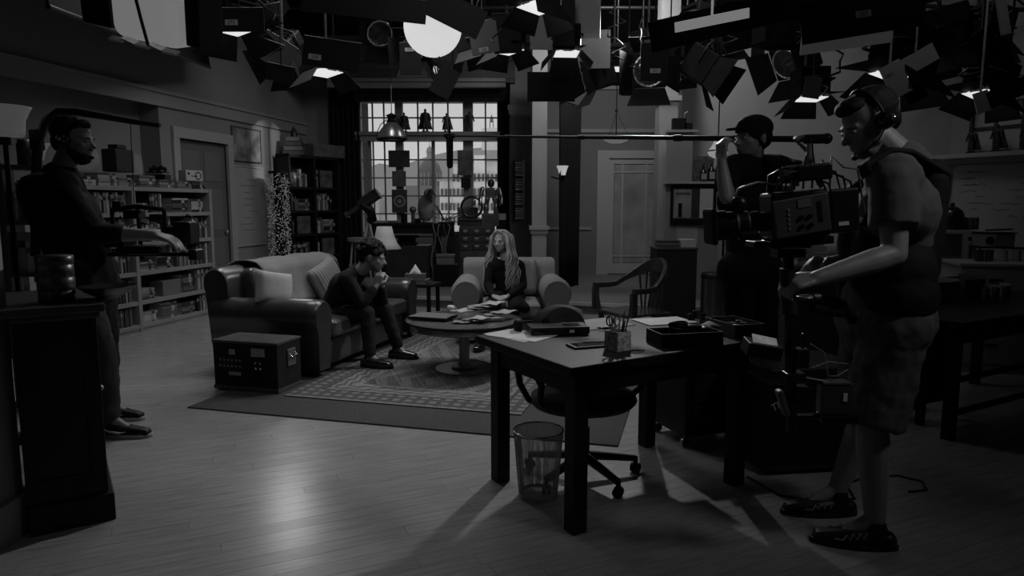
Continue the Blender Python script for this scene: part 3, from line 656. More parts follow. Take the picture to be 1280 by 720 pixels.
# office chair
oc = thing('office_chair', 'dark upholstered swivel chair pushed under the work table', 'chair', (.36, 3.36, 0), R(24))
UP = mat('chair_upholstery', .030, .95, ns=30, na=.25, bump=.2, sheen=.3); UPL = mat('backrest_cloth', .075, .95, ns=30, na=.15, bump=.2)
MB().lathe([(.0001, .37), (.20, .37), (.255, .385), (.275, .41), (.265, .435), (.20, .45), (.0001, .455)], n=32, sx=1.0, sy=.95).build('seat', UP, oc)
m = MB()
def bk(u, v):
    a = (u-.5)*1.1; return (.27*math.sin(a)*1.15*(1-.25*(abs(v-.5)*2)**3), .26-.07*(1-math.cos(a))*2+.02*math.sin(v*3), .50+.35*v*(1-.12*(2*u-1)**2*(1 if v > .5 else -1))+0)
b_ = MB().grid(14, 12, bk).build('backrest', UPL, oc, solid=.05, bevel=.018)
MB().tube([(0, .18, .38), (0, .31, .44), (0, .31, .70)], .018, 8).build('back_bracket', BLK, oc)
for s in (-1, 1):
    pts = [(s*.20, .05, .385), (s*.275, .06, .42), (s*.30, .11, .49), (s*.30, .14, .56), (s*.30, .06, .60), (s*.30, -.06, .59), (s*.30, -.13, .54), (s*.285, -.08, .45), (s*.22, -.03, .385)]
    MB().tube(pts, [.014, .016, .017, .018, .018, .018, .017, .016, .014], 10).build('armrest', BLK, oc)
MB().cyl((0, 0, .10), .024, .26, 16).cyl((0, 0, .10), .036, .16, 16).cyl((0, 0, .35), .09, .02, 16).build('gas_column', BLK, oc)
for i in range(5):
    a = i*2*PI/5+R(-12); dx0, dy0 = math.cos(a), math.sin(a)
    st = MB().tube([(dx0*.02, dy0*.02, .115), (dx0*.29, dy0*.29, .075)], [.026, .017], 8).build('star_leg', BLK, oc)
    cs = MB(); cs.at((dx0*.29, dy0*.29, 0), a+.7)
    for s in (-1, 1): cs.at((dx0*.29, dy0*.29, .026), a+.7, R(90)).cyl((0, 0, s*.013-.007), .026, .014, 14)
    cs.at((dx0*.29, dy0*.29, 0)).tube([(0, 0, .03), (0, 0, .085)], .012, 8)
    cs.build('caster', RUB, oc)
# waste bin of wire mesh
wb = thing('waste_bin', 'round wire mesh waste bin beside the front leg of the table', 'bin', (.125, 3.13, 0))
WR = mat('bin_wire', .35, .35, .6)
m = MB(); H_ = .325; r0, r1 = .092, .118
for i in range(120):
    a = 2*PI*i/120; m.tube([(r0*math.cos(a), r0*math.sin(a), .006), (r1*math.cos(a), r1*math.sin(a), H_)], .0009, 3, False)
for j in range(84):
    z = .008+j*(H_-.01)/83; r = r0+(r1-r0)*z/H_; m.tube([(r*math.cos(2*PI*k/28), r*math.sin(2*PI*k/28), z) for k in range(29)], .0009, 3, False)
tag(m.build('mesh_wall', WR, wb), kind='stuff')
MB().tube([(r1*math.cos(2*PI*k/36), r1*math.sin(2*PI*k/36), H_) for k in range(37)], .0045, 8, False).build('rim', CHR, wb)
MB().cyl((0, 0, 0), r0, .006, 30).lathe([(r0, 0), (r0+.002, .02)], n=30).build('base', WR, wb)
# black rolling case under and behind the table
t = thing('rolling_cabinet', 'black pedestal cabinet on casters behind the right leg of the table', 'cabinet', (1.13, 4.00, 0), R(20))
MB().bx(-.22, .22, -.18, .18, .065, .62).build('body', BLK, t, bevel=.005)
for i in range(3): d_ = MB().bx(-.175, .175, -.19, -.18, .09+i*.175, .25+i*.175).build('drawer', mat('cab_black', .014, .5), t, bevel=.002); MB().bx(-.04, .04, -.20, -.19, .17+i*.175, .18+i*.175).build('handle', DKM, d_)
for x in (-.20, .19):
    for y in (-.15, .14): MB().at((x, y, .028), 0, R(90)).cyl((0, 0, -.01), .028, .02, 14).at((x, y, 0)).tube([(0, 0, .03), (0, 0, .07)], .009, 6).build('caster', CHR, t)
# near left cabinet with tin and bowl
t = thing('side_cabinet', 'dark panelled wooden cabinet at the left edge of the picture', 'cabinet', (-2.025, 2.72, 0), R(34))
CW = mat('cabinet_wood', .014, .5, ns=4, na=.35, stretch=(6, 6, .6), bump=.06)
w_ = .30
MB().bx(.0, w_-.01, .01, .66, .10, .93).build('body', CW, t)
MB().bx(0, .05, -.005, .012, .13, .93).bx(w_-.065, w_-.005, -.005, .012, .13, .93).bx(0, w_-.005, -.005, .012, .83, .93).bx(0, w_-.005, -.005, .012, .13, .23).build('rail', CW, t, bevel=.004)
MB().bx(.05, w_-.065, .002, .008, .23, .83).build('panel', mat('cabinet_panel', .018, .5, ns=4, na=.35, stretch=(6, 6, .6), bump=.06), t)
MB().bx(-.0, w_+.015, -.02, .68, 0, .125).build('plinth', CW, t, bevel=.006)
MB().bx(-.06, w_+.03, -.03, .69, .93, .965).bx(0, w_+.012, -.012, .67, .905, .93).build('cabinet_top', mat('cabinet_top_wood', .055, .35, ns=4, na=.4, stretch=(2, 9, 1), bump=.06), t, bevel=.006)
for z in (.55,): MB().ball((w_+.0, .2, z), .014, 10).build('knob', GRM, t)
pt_ = G(40, 357, .966); t = thing('stacked_tin', 'round dark ribbed tin on the cabinet at the far left', 'tin', (-1.97, 2.93, .966))
MB().lathe([(.0001, 0), (.066, 0), (.069, .005), (.069, .048), (.066, .052), (.071, .056), (.071, .105), (.067, .109), (.070, .113), (.070, .16), (.067, .163), (.071, .168), (.071, .19)], n=36).build('body', mat('tin_dark', .06, .35, .5, ns=6, na=.4, stretch=(1, 1, 9)), t); MB().lathe([(.072, .18), (.072, .198), (.066, .203), (.0001, .203)], n=36).build('lid', mat('tin_lid', .04, .35, .5), t)
solo('black_bowl', MB().lathe([(.0001, 0), (.045, 0), (.05, .01), (.09, .032), (.118, .055), (.122, .058), (.115, .058), (.06, .03), (.0001, .018)], n=36), mat('bowl_black', .012, .25), 'wide black bowl on the cabinet top', 'bowl', (-1.815, 3.04, .966))
# ================================================================ PEOPLE
V = Vector
SKIN = mat('skin', .21, .5, ns=20, na=.06); SKL = mat('skin_light', .36, .5, ns=20, na=.05)
def organic(name, mb, m, parent, voxel=.009, it=3, disp=0, dsc=.1):
    o = mb.build(name, m, parent)
    d = o.modifiers.new('r', 'REMESH'); d.mode = 'VOXEL'; d.voxel_size = voxel; d.use_smooth_shade = True
    d = o.modifiers.new('s', 'SMOOTH'); d.iterations = it; d.factor = .5
    if disp:
        tx = bpy.data.textures.new('folds', 'CLOUDS'); tx.noise_scale = dsc; tx.noise_depth = 2
        d = o.modifiers.new('d', 'DISPLACE'); d.texture = tx; d.strength = disp; d.mid_level = .5; d.texture_coords = 'LOCAL'
    dg = bpy.context.evaluated_depsgraph_get(); me = bpy.data.meshes.new_from_object(o.evaluated_get(dg), depsgraph=dg)
    o.modifiers.clear(); o.data = me
    return o
def hand(b, wr, d, n, side, curl=.5, s=1.0, spread=0.0):
    d = d.normalized(); n = (n-d*n.dot(d)).normalized(); l = d.cross(n)*side    # l points to the thumb side
    for k, (off, L1, L2, L3) in enumerate(((.031, .040, .024, .019), (.010, .044, .028, .020), (-.011, .041, .026, .019), (-.030, .033, .020, .017))):
        kn = wr+d*(.085-.004*abs(k-1))*s+l*off*s
        b.cap(wr+l*off*.5*s+d*.01, kn, .015*s, .0125*s, 10)
        a = 0; p = kn; fd = (d+l*spread*(1.2-k*.7)).normalized()
        for i, L_ in enumerate((L1, L2, L3)):
            a += curl*(R(50), R(55), R(35))[i]
            q = p+(fd*math.cos(a)+n*math.sin(a))*L_*s
            b.cap(p, q, (.0105, .0095, .0085)[i]*s, (.0095, .0085, .0075)[i]*s, 8); p = q
    t0 = wr+d*.018*s+l*.022*s; t1 = t0+(d*.6+l*.75+n*.35).normalized()*.042*s; t2 = t1+(d*.8+l*.15+n*.5*(.4+curl)).normalized()*.032*s; t3 = t2+(d*.8-l*.1+n*.6*(.4+curl)).normalized()*.026*s
    b.cap(t0, t1, .016*s, .0125*s, 8).cap(t1, t2, .012*s, .0105*s, 8).cap(t2, t3, .0105*s, .009*s, 8)
def frame(f, u):
    f = f.normalized(); u = (u-f*u.dot(f)).normalized(); return f, u, f.cross(u)
def head(b, c, f, u, s=1.0, jaw=1.0):
    f, u, r = frame(f, u)
    M0 = b.M.copy(); H = Matrix.Identity(4)
    for i in range(3): H[i][0], H[i][1], H[i][2], H[i][3] = r[i], f[i], u[i], c[i]
    b.M = M0 @ H @ Matrix.Scale(s, 4)
    b.ball((0, -.012, .035), (.076, .098, .088), 20).ball((0, .030, -.02), (.064, .066, .085), 18).ball((0, .045, -.075), (.042*jaw, .042, .032), 14)
    b.ball((0, .072, .022), (.052, .022, .014), 12)                       # brow
    b.cap((0, .086, .012), (0, .112, -.022), .008, .0125, 8).ball((-.011, .100, -.028), (.009, .010, .008), 8).ball((.011, .100, -.028), (.009, .010, .008), 8)
    b.ball((0, .088, -.050), (.024, .012, .006), 10).ball((0, .086, -.061), (.020, .012, .006), 10)
    b.ball((-.043, .060, -.018), (.022, .022, .020), 10).ball((.043, .060, -.018), (.022, .022, .020), 10)
    for q in (-1, 1): b.ball((q*.080, -.008, -.002), (.010, .020, .032), 10)
    b.M = M0
    return H @ Matrix.Scale(s, 4)
def eyes(par, H, off, closed=False):
    W_ = mat('eye_white', .3, .4); P_ = mat('pupil', .01, .2)
    for q in (-1, 1):
        b = MB(); b.M = Matrix.Translation(off) @ H; b.ball((q*.030, .082, .004), (.013, .009, .008 if not closed else .003), 10); b.k = 1; b.ball((q*.030, .0885, .004), (.006, .004, .006), 8)
        b.build('eye', [W_, P_], par)
        b = MB(); b.M = Matrix.Translation(off) @ H; b.tube([(q*.015, .094, .020), (q*.030, .096, .025), (q*.046, .086, .020)], [.002, .003, .002], 6); b.build('eyebrow', mat('eyebrow_hair', .03, .9), par)
def body(root, J, skin, g=1.0, hf=(1, 0, 0), hu=(0, 0, 1), hs=1.0, hands=None, voxel=.0075, legs=True, jaw=1.0):
    loc = root.location; b = MB(); b.at(-loc)
    p, c, n, h = J['pelvis'], J['chest'], J['neck'], J['head']
    b.cap(J['hiL'], J['hiR'], .10*g, .10*g, 16).cap(p, (p+c)/2, .115*g, .115*g, 16).cap((p+c)/2, c, .115*g, .12*g, 16)
    sL, sR = J['shL'], J['shR']; m = (sL+sR)/2
    b.cap(c+(sL-m)*.45, c+(sR-m)*.45, .105*g, .105*g, 16).cap(sL*.85+m*.15, sR*.85+m*.15, .062*g, .062*g, 14).cap(c, n, .10*g, .06*g, 14)
    f, u, r = frame(V(hf), V(hu))
    b.cap(n, h-u*.05*hs-f*.015, .060*g, .055*g, 14)
    H = head(b, h, V(hf), V(hu), hs, jaw)
    for s in 'LR':
        sh, el, wr = J['sh'+s], J['el'+s], J['wr'+s]; e2 = el+(wr-el)*.28
        b.cap(sh, el, .054*g, .041*g, 12).cap(el, e2, .041*g, .043*g, 12).cap(e2, wr, .043*g, .027*g, 12)
        if legs:
            hi, kn, an = J['hi'+s], J['kn'+s], J['an'+s]; k2 = kn+(an-kn)*.3
            b.cap(hi, kn, .092*g, .058*g, 14).cap(kn, k2, .056*g, .060*g, 12).cap(k2, an, .060*g, .037*g, 12).cap(an, an+(J['to'+s]-an)*.55+V((0, 0, -.025)), .036, .02, 10)
        if hands and s in hands:
            d, nn, side, cu = hands[s]; hand(b, wr, V(d), V(nn), side, cu, 1.02)
    o = organic('body', b, skin, root, voxel, 2)
    eyes(o, H, -loc)
    return H, o
def cloth(root, name, m, segs, voxel=.010, disp=.012, dsc=.09, it=3):
    b = MB(); b.at(-root.location)
    for s in segs:
        if len(s) > 4:
            d = (s[1]-s[0]).normalized()*s[2]*.5; b.tube([s[0]-d, s[0], s[1]], [s[2]*.8, s[2], s[3]], 16)
        else: b.cap(s[0], s[1], s[2], s[3], 14)
    return organic(name, b, m, root, voxel, it, disp, dsc)
def torso(J, g, e):
    p, c, n = J['pelvis'], J['chest'], J['neck']; sL, sR = J['shL'], J['shR']; m = (sL+sR)/2; q = lambda r: r*g+e
    return [(J['hiL']+(p-J['hiL'])*.3, J['hiR']+(p-J['hiR'])*.3, q(.105), q(.105)), (p, (p+c)/2, q(.118), q(.118)), ((p+c)/2, c, q(.118), q(.122)), (c+(sL-m)*.45, c+(sR-m)*.45, q(.108), q(.108)), (sL*.85+m*.15, sR*.85+m*.15, q(.064), q(.064)), (c, n+(c-n)*.12, q(.10), q(.064))]
def shoe(root, an, to, m, ms, h=.0, name='shoe'):
    d = (to-an); d.z = 0; L_ = d.length; d.normalize(); l = V((-d.y, d.x, 0)); b = MB(); b.at(-root.location)
    hl = V((an.x, an.y, 0))-d*.05; z0 = h; sL = L_+.05
    pts = [(0, .034, .052), (.25, .036, .062), (.5, .040, .045), (.75, .044, .034), (1, .030, .026)]
    for i in range(len(pts)-1):
        (a, r1, z1), (c, r2, z2) = pts[i], pts[i+1]
        for sd in (-1, 1): b.cap(hl+d*a*sL+l*sd*.010+V((0, 0, z0+z1*.55+.012)), hl+d*c*sL+l*sd*.010+V((0, 0, z0+z2*.55+.012)), min(r1, z1), min(r2, z2), 12)
    b.cap(hl+d*.035+V((0, 0, z0+.05)), V((an.x, an.y, z0+.095)), .042, .044, 12)
    o = organic(name, b, m, root, .006, 2)
    out = []
    for i in range(16):
        a = 2*PI*i/16; x = (math.cos(a)+1)/2; w = .056-.012*(1-x)+.004*math.sin(x*PI)
        out.append(hl+d*((sL+.085)*x-.045)+l*w*math.sin(a))
    s_ = MB(); s_.at(-root.location); s_.prism([(q.x, q.y) for q in out], z0+.0, z0+.022); s_.build('sole', ms, o, bevel=.004)
    return o, hl, d, l, sL
SHB = mat('shoe_black', .012, .4); SHG = mat('shoe_gloss', .012, .12, coat=.8); SOLW = mat('sole_white', .35, .5)
HAIRD = mat('hair_dark', .007, .75, ns=60, na=.5, stretch=(1, 1, .3))
def hairball(root, name, H, m, balls, voxel=.008, disp=.012, it=1):
    b = MB(); b.M = Matrix.Translation(-root.location) @ H
    for c, r in balls: b.ball(c, r, 14)
    return organic(name, b, m, root, voxel, it, disp, .02)
# ---- headset helper: band over the head, cups, boom microphone
def headset(root, H, mic=1):
    T_ = Matrix.Translation(-root.location) @ H
    h = MB(); h.M = T_; h.tube([(.094*math.sin(a*PI/12-PI/2), -.005, .01+.122*math.cos(a*PI/12-PI/2)) for a in range(13)], .006, 8)
    o = h.build('headset_band', BLK, root)
    for q in (-1, 1):
        c = MB(); c.M = T_; c.cap((q*.084, -.006, .0), (q*.104, -.006, .0), .034, .030, 14); c.build('ear_cup', mat('ear_cup_black', .012, .25), o)
        c = MB(); c.M = T_; c.ball((q*.133, -.006, .0), (.006, .010, .010), 10); c.build('cup_badge', CHR, o)
    c = MB(); c.M = T_; c.tube([(mic*.100, 0, -.01), (mic*.098, .05, -.05), (mic*.07, .10, -.075), (mic*.045, .118, -.08)], .003, 6); c.ball((mic*.04, .12, -.08), (.011, .014, .011), 10); c.build('microphone_arm', BLK, o)
# ---------------- seated man on the sofa
NAVY = mat('dark_jacket', .009, .85, ns=30, na=.2); JEAN = mat('dark_jeans', .013, .85, ns=60, na=.3)
r = thing('person', 'man with curly dark hair in dark jacket hunched on the sofa, hands clasped', 'person', (-1.30, 5.95, .02))
J = dict(pelvis=W(417, 390, 6.10), chest=W(431, 358, 5.98), neck=W(447, 341, 5.92), head=W(466, 322, 5.90))
J['hiL'] = J['pelvis']+V((-.0, .09, -.02)); J['hiR'] = J['pelvis']+V((0, -.09, -.02))
J['shR'] = W(434, 349, 5.78); J['shL'] = W(441, 347, 6.10)
J['knR'] = W(459, 392, 5.74); J['knL'] = W(481, 386, 6.02)
J['anR'] = V((-1.205, 5.67, .12)); J['toR'] = V((-1.03, 5.62, .04)); J['anL'] = V((-1.03, 6.02, .12)); J['toL'] = V((-.87, 5.98, .04))
J['elR'] = W(453, 379, 5.74); J['wrR'] = W(471, 357, 5.80); J['elL'] = W(478, 376, 6.0); J['wrL'] = W(477, 356, 5.92)
H, bo = body(r, J, SKIN, .95, (1, -.05, -.25), (.15, 0, 1), 1.06, {'R': ((.25, .15, 1), (.1, 1, 0), -1, .9), 'L': ((.0, -.15, 1), (.2, -1, 0), 1, .9)})
cloth(r, 'jacket', NAVY, torso(J, .95, .022)+[(J['shR'], J['elR'], .066, .055), (J['elR'], J['elR']*.25+J['wrR']*.75, .053, .042), (J['shL'], J['elL'], .066, .055), (J['elL'], J['elL']*.25+J['wrL']*.75, .053, .042)], disp=.014)
cloth(r, 'jeans', JEAN, [(J['hiL'], J['hiR'], .115, .115)]+[q for s in 'LR' for q in ((J['hi'+s], J['kn'+s], .105, .070), (J['kn'+s], J['an'+s]+V((0, 0, .02)), .068, .052))], disp=.016, dsc=.07)
for s in 'LR': shoe(r, J['an'+s], J['to'+s], SHG, SHB, .022)
random.seed(3)
hb = [((0, -.02, .055), (.088, .105, .085)), ((0, -.075, .01), (.07, .05, .075))]
for i in range(110):
    a, e = random.uniform(0, 2*PI), random.uniform(-.15, 1.5)
    x, y, z = .092*math.cos(e)*math.cos(a), -.025+.108*math.cos(e)*math.sin(a), .045+.098*math.sin(e)
    if y > .06 and z < .075: continue
    hb.append(((x, y, z), (random.uniform(.012, .024),)*3))
hairball(r, 'curly_hair', H, HAIRD, hb, .006, .014, 1)
hairball(r, 'stubble', H, mat('stubble', .10, .8), [((0, .042, -.072), (.047, .044, .034)), ((0, .03, -.055), (.062, .045, .03))], .006, .002, 2)
# ---------------- seated woman in the armchair
BLKC = mat('black_knit', .007, .9, ns=50, na=.3)
r = thing('person', 'woman with long fair hair in black sitting in the pale armchair, hands in her lap', 'person', (-.1, 6.75, 0))
J = dict(pelvis=W(634, 372, 7.05), chest=W(632, 343, 7.06), neck=W(631, 321, 7.02), head=W(627, 302, 6.98))
J['hiL'] = J['pelvis']+V((.085, 0, 0)); J['hiR'] = J['pelvis']+V((-.085, 0, 0))
J['shL'] = W(650, 332, 7.03); J['shR'] = W(613, 332, 7.0); J['elL'] = W(654, 357, 6.98); J['elR'] = W(610, 357, 6.93); J['wrL'] = W(634, 371, 6.62); J['wrR'] = W(617, 371, 6.60)
J['knL'] = W(644, 385, 6.52); J['knR'] = W(613, 385, 6.50); J['anL'] = V((-.10, 6.44, .12)); J['anR'] = V((-.30, 6.42, .12)); J['toL'] = V((-.12, 6.28, .04)); J['toR'] = V((-.33, 6.26, .04))
H, bo = body(r, J, SKL, .80, (-.55, -1, -.08), (0, 0, 1), .96, {'L': ((-.8, -.3, -.2), (-.2, .3, -1), -1, .75), 'R': ((.8, -.3, -.2), (.2, .3, -1), 1, .75)}, jaw=.85)
cloth(r, 'sweater', BLKC, [q for q in torso(J, .80, .018)[:-1]]+[(J['chest'], J['neck']+V((0, .02, -.07)), .095, .05)]+[(J['sh'+s], J['el'+s], .055, .046) for s in 'LR']+[(J['el'+s], J['el'+s]*.12+J['wr'+s]*.88, .045, .034) for s in 'LR']+[(J['pelvis']+V((.06, 0, -.02)), J['knL']+V((.10, .1, -.02)), .10, .05)], disp=.010)
cloth(r, 'trousers', BLKC, [(J['hiL'], J['hiR'], .11, .11)]+[q for s in 'LR' for q in ((J['hi'+s], J['kn'+s], .098, .068), (J['kn'+s], J['an'+s], .064, .045))], disp=.010)
for s in 'LR': shoe(r, J['an'+s], J['to'+s], SHG, SHB, .022)
# long hair: cap plus many flowing locks
BLN = mat('fair_hair', .34, .45, ns=50, na=.35, stretch=(1, 1, .15))
T_ = Matrix.Translation(-r.location) @ H
b = MB(); b.M = T_; b.ball((0, -.022, .045), (.086, .104, .084), 18).ball((0, -.06, -.03), (.080, .06, .09), 14)
random.seed(5)
for i in range(230):
    q = -1 if i % 2 else 1; k = random.random()
    st = V((q*random.uniform(.0, .05), random.uniform(-.03, .07), .115+random.uniform(-.015, .012)))
    out = random.uniform(.080, .118); y1 = random.uniform(-.08, .05) if k > .3 else random.uniform(.03, .06)
    L_ = random.uniform(.26, .42); ph = random.uniform(0, 6)
    pts = [st, V((q*out*.86, y1, .06)), V((q*out, y1, -.02)), V((q*(out+.012), y1+.005, -.09))]
    for j in range(1, 7):
        f_ = j/6; pts.append(V((q*(out+.02+.060*f_*k)+.022*math.sin(ph+j*1.5), y1+.03*f_+.02*math.cos(ph+j*1.3)+.02, -.09-L_*f_)))
    b.tube(pts, [.008, .009, .009, .009, .008, .008, .007, .006, .005, .001], 5)
b.build('long_hair', BLN, r)
# ---------------- left camera operator
BT = mat('black_shirt', .005, .9, ns=30, na=.3)
r = thing('person', 'bearded camera operator in black shirt and jeans at left, facing right, with headset', 'person', (-2.45, 4.05, 0))
Yl = 3.95
J = dict(pelvis=W(108, 352, Yl), chest=W(86, 268, Yl), neck=W(76, 216, Yl), head=W(92, 176, Yl))
J['hiR'] = J['pelvis']+V((0, -.09, -.03)); J['hiL'] = J['pelvis']+V((0, .09, -.03))
J['shR'] = W(76, 234, 3.77); J['shL'] = W(80, 236, 4.15); J['elR'] = W(118, 292, 3.72); J['wrR'] = W(193, 294, 3.78); J['elL'] = W(125, 290, 4.22); J['wrL'] = W(196, 292, 4.05)
J['knR'] = W(128, 440, 3.95); J['anR'] = V((-2.42, 3.98, .11)); J['toR'] = V((-2.20, 3.97, .04)); J['knL'] = W(132, 425, 4.25); J['anL'] = V((-2.62, 4.32, .11)); J['toL'] = V((-2.42, 4.30, .04))
H, bo = body(r, J, SKIN, 1.06, (1, .08, -.12), (.12, 0, 1), 1.02, {'R': ((1, .1, -.25), (0, .3, -1), 1, .45), 'L': ((1, -.1, 0), (0, -.2, -1), -1, .6)})
cloth(r, 'shirt', BT, torso(J, 1.12, .03)+[(J['sh'+s], J['el'+s], .075, .066) for s in 'LR']+[(J['el'+s], J['el'+s]*.62+J['wr'+s]*.38, .062, .052) for s in 'LR'], disp=.016)
cloth(r, 'jeans', mat('blue_jeans', .03, .85, ns=60, na=.3), [(J['hiL'], J['hiR'], .125, .125), (J['pelvis'], J['pelvis']+V((0, 0, .05)), .13, .12)]+[q for s in 'LR' for q in ((J['hi'+s], J['kn'+s], .110, .078), (J['kn'+s], J['an'+s]+V((0, 0, .02)), .074, .062))], disp=.02)
cloth(r, 'vest', mat('rig_vest', .007, .8), [(J['chest']+V((-.08, -.10, .12)), J['pelvis']+V((-.07, -.05, .18)), .12, .11), (J['chest']+V((-.08, .10, .12)), J['pelvis']+V((-.07, .05, .18)), .12, .11), (J['shR']+V((-.05, .05, .05)), J['chest']+V((.1, -.10, 0)), .05, .06), (J['pelvis']+V((0, -.13, .06)), J['pelvis']+V((0, .13, .06)), .11, .11)], disp=.01)
for s in 'LR':
    so, hl, d, l, sL = shoe(r, J['an'+s], J['to'+s], SHB, SOLW, 0.0)
    b = MB(); b.at(-r.location)
    zt_ = lambda x: .03+x
    cur = [(.06, .038), (.10, .028), (.16, .036), (.21, .062)]; cu2 = [(.21, .062), (.15, .024+.02), (.09, .046), (.06, .038)]
    pts = [hl+d*(sL*1.25-x if 0 else x)+l*(-.048+.1*(abs(x-.1)**2))+V((0, 0, z)) for x, z in cur]
    b.tube([hl+d*(.20-x+.04)-l*(.058)+V((0, 0, z+.008)) for x, z in cur], [.001, .008, .007, .001], 6); b.build('curved_emblem', SOLW, so)
    b = MB(); b.at(-r.location)
    for i in range(4): b.tube([hl+d*(.10+.025*i)-l*.02+V((0, 0, .088-.009*i)), hl+d*(.115+.025*i)+l*.02+V((0, 0, .088-.009*i))], .0025, 5)
    b.build('laces', mat('lace_grey', .12, .8), so)
hairball(r, 'short_hair', H, HAIRD, [((0, -.03, .05), (.086, .098, .083)), ((0, -.075, -.01), (.068, .035, .06)), ((0, .045, .095), (.06, .035, .03))], .007, .008)
hairball(r, 'beard', H, HAIRD, [((0, .045, -.085), (.055, .050, .045)), ((0, .02, -.06), (.074, .045, .035)), ((0, .09, -.040), (.028, .012, .007))], .006, .008)
headset(r, H, 1)
# ---------------- boom operator
r = thing('person', 'boom operator in dark cap and black shirt behind the big camera, arms raised', 'person', (1.52, 4.22, 0))
J = dict(pelvis=W(938, 330, 4.05), chest=W(940, 250, 4.05), neck=W(943, 203, 4.02), head=W(940, 174, 3.97))
J['hiL'] = J['pelvis']+V((-.085, -.03, -.03)); J['hiR'] = J['pelvis']+V((.085, .03, -.03))
J['shL'] = W(910, 212, 3.92); J['shR'] = W(978, 212, 4.12); J['elL'] = W(908, 246, 3.70); J['wrL'] = W(902, 200, 3.74); J['elR'] = W(1010, 216, 3.95); J['wrR'] = W(1012, 196, 3.74)
J['knL'] = W(925, 430, 4.2); J['knR'] = W(957, 430, 4.2); J['anL'] = V((1.44, 4.30, .11)); J['anR'] = V((1.64, 4.30, .11)); J['toL'] = V((1.38, 4.12, .04)); J['toR'] = V((1.60, 4.12, .04))
H, bo = body(r, J, SKIN, .96, (-1, -.45, -.05), (0, 0, 1), 1.04, {'L': ((0, .05, 1), (.6, .3, .2), 1, .9), 'R': ((-.1, 0, 1), (-.6, .2, .1), -1, .9)})
cloth(r, 'shirt', BT, torso(J, .98, .028)+[(J['shL'], J['shL']*.4+J['elL']*.6, .072, .066), (J['shR'], J['shR']*.4+J['elR']*.6, .072, .066)], disp=.014)
cloth(r, 'trousers', BT, [(J["hiL"], J["hiR"], .122, .122)]+[q for s in 'LR' for q in ((J['hi'+s], J['kn'+s], .102, .072), (J["kn"+s], J["an"+s], .066, .060))], disp=.016)
for s in 'LR': shoe(r, J['an'+s], J['to'+s], SHB, SHB, 0)
b = MB(); b.M = Matrix.Translation(-r.location) @ H
b.ball((0, -.015, .06), (.092, .112, .075), 18).cap((0, .0, .045), (0, -.01, .045), .09, .09, 16); c_ = organic('cap', b, BLKM, r, .007, 2)
b = MB(); b.M = Matrix.Translation(-r.location) @ H; b.prism([(.08*math.sin(a*PI/10-PI/2), .075+.085*math.cos(a*PI/10-PI/2)) for a in range(11)], .052, .060); b.build('cap_brim', BLKM, c_, bevel=.002)
hairball(r, 'short_hair', H, HAIRD, [((0, -.045, .01), (.084, .070, .075)), ((0, .05, -.09), (.045, .040, .03))], .007, .006)
# ---------------- foreground camera operator at right
TS = mat('grey_tshirt', .075, .9, ns=20, na=.12); SHO = mat('cargo_shorts', .06, .9, ns=20, na=.2)
r = thing('person', 'tall camera operator in grey t-shirt, shorts and black vest at right, looking down', 'person', (1.45, 2.72, 0))
Yr = 2.70
J = dict(pelvis=W(1104, 392, Yr), chest=W(1122, 262, Yr), neck=W(1128, 200, Yr), head=W(1086, 156, Yr))
J['hiL'] = J['pelvis']+V((0, -.09, -.03)); J['hiR'] = J['pelvis']+V((0, .09, -.03))
J['shL'] = W(1116, 224, 2.50); J['shR'] = W(1118, 226, 2.92); J['elL'] = W(1118, 318, 2.44); J['wrL'] = W(1021, 348, 2.40); J['elR'] = W(1095, 320, 3.0); J['wrR'] = W(1034, 330, 2.72)
J['knL'] = W(1090, 525, 2.62); J['knR'] = W(1086, 515, 2.90); J['anL'] = V((1.47, 2.63, .12)); J['toL'] = V((1.27, 2.68, .04)); J['anR'] = V((1.46, 2.93, .12)); J['toR'] = V((1.25, 2.94, .04))
H, bo = body(r, J, SKIN, 1.06, (-1, -.12, -.48), (-.48, 0, 1), 1.06, {'L': ((-1, -.05, -.15), (0, .5, -.9), -1, .85), 'R': ((-1, -.3, .1), (0, -.6, -.8), 1, .8)}, voxel=.0065)
cloth(r, 't_shirt', TS, torso(J, 1.10, .03)+[(J['sh'+s], J['sh'+s]*.36+J['el'+s]*.64, .078, .084, 1) for s in 'LR']+[(J['shL']*.5+J['shR']*.5+V((.05, .0, .0)), J['chest']+V((.04, 0, .02)), .13, .13), (J['neck']+V((.03, 0, -.06)), J['neck']+V((.0, 0, .0)), .11, .065), (J['pelvis']+V((0, 0, .03)), J['chest'], .145, .14)], disp=.014, voxel=.009)
cloth(r, 'shorts', SHO, [(J['hiL'], J['hiR'], .145, .145), (J['pelvis']+V((0, 0, .04)), J['pelvis']+V((.01, 0, -.06)), .15, .16)]+[(J['hi'+s]+V((0, 0, -.02)), J['kn'+s]+V((.0, 0, -.01)), .125, .118, 1) for s in 'LR'], disp=.03, dsc=.10, voxel=.009)
VS = mat('rig_vest', .007, .8)
cloth(r, 'rig_vest', VS, [(J['chest']+V((.075, -.07, .12)), J['pelvis']+V((.075, -.06, .18)), .075, .09), (J['chest']+V((.075, .07, .12)), J['pelvis']+V((.075, .06, .18)), .075, .09), (J['chest']+V((-.10, -.07, .05)), J['pelvis']+V((-.07, -.06, .16)), .08, .10), (J['chest']+V((-.10, .07, .05)), J['pelvis']+V((-.07, .06, .16)), .08, .10), (J['pelvis']+V((0, -.11, .09)), J['pelvis']+V((0, .11, .09)), .135, .135), (J['pelvis']+V((0, -.10, .18)), J['pelvis']+V((0, .10, .18)), .13, .13)], disp=.008, voxel=.009)
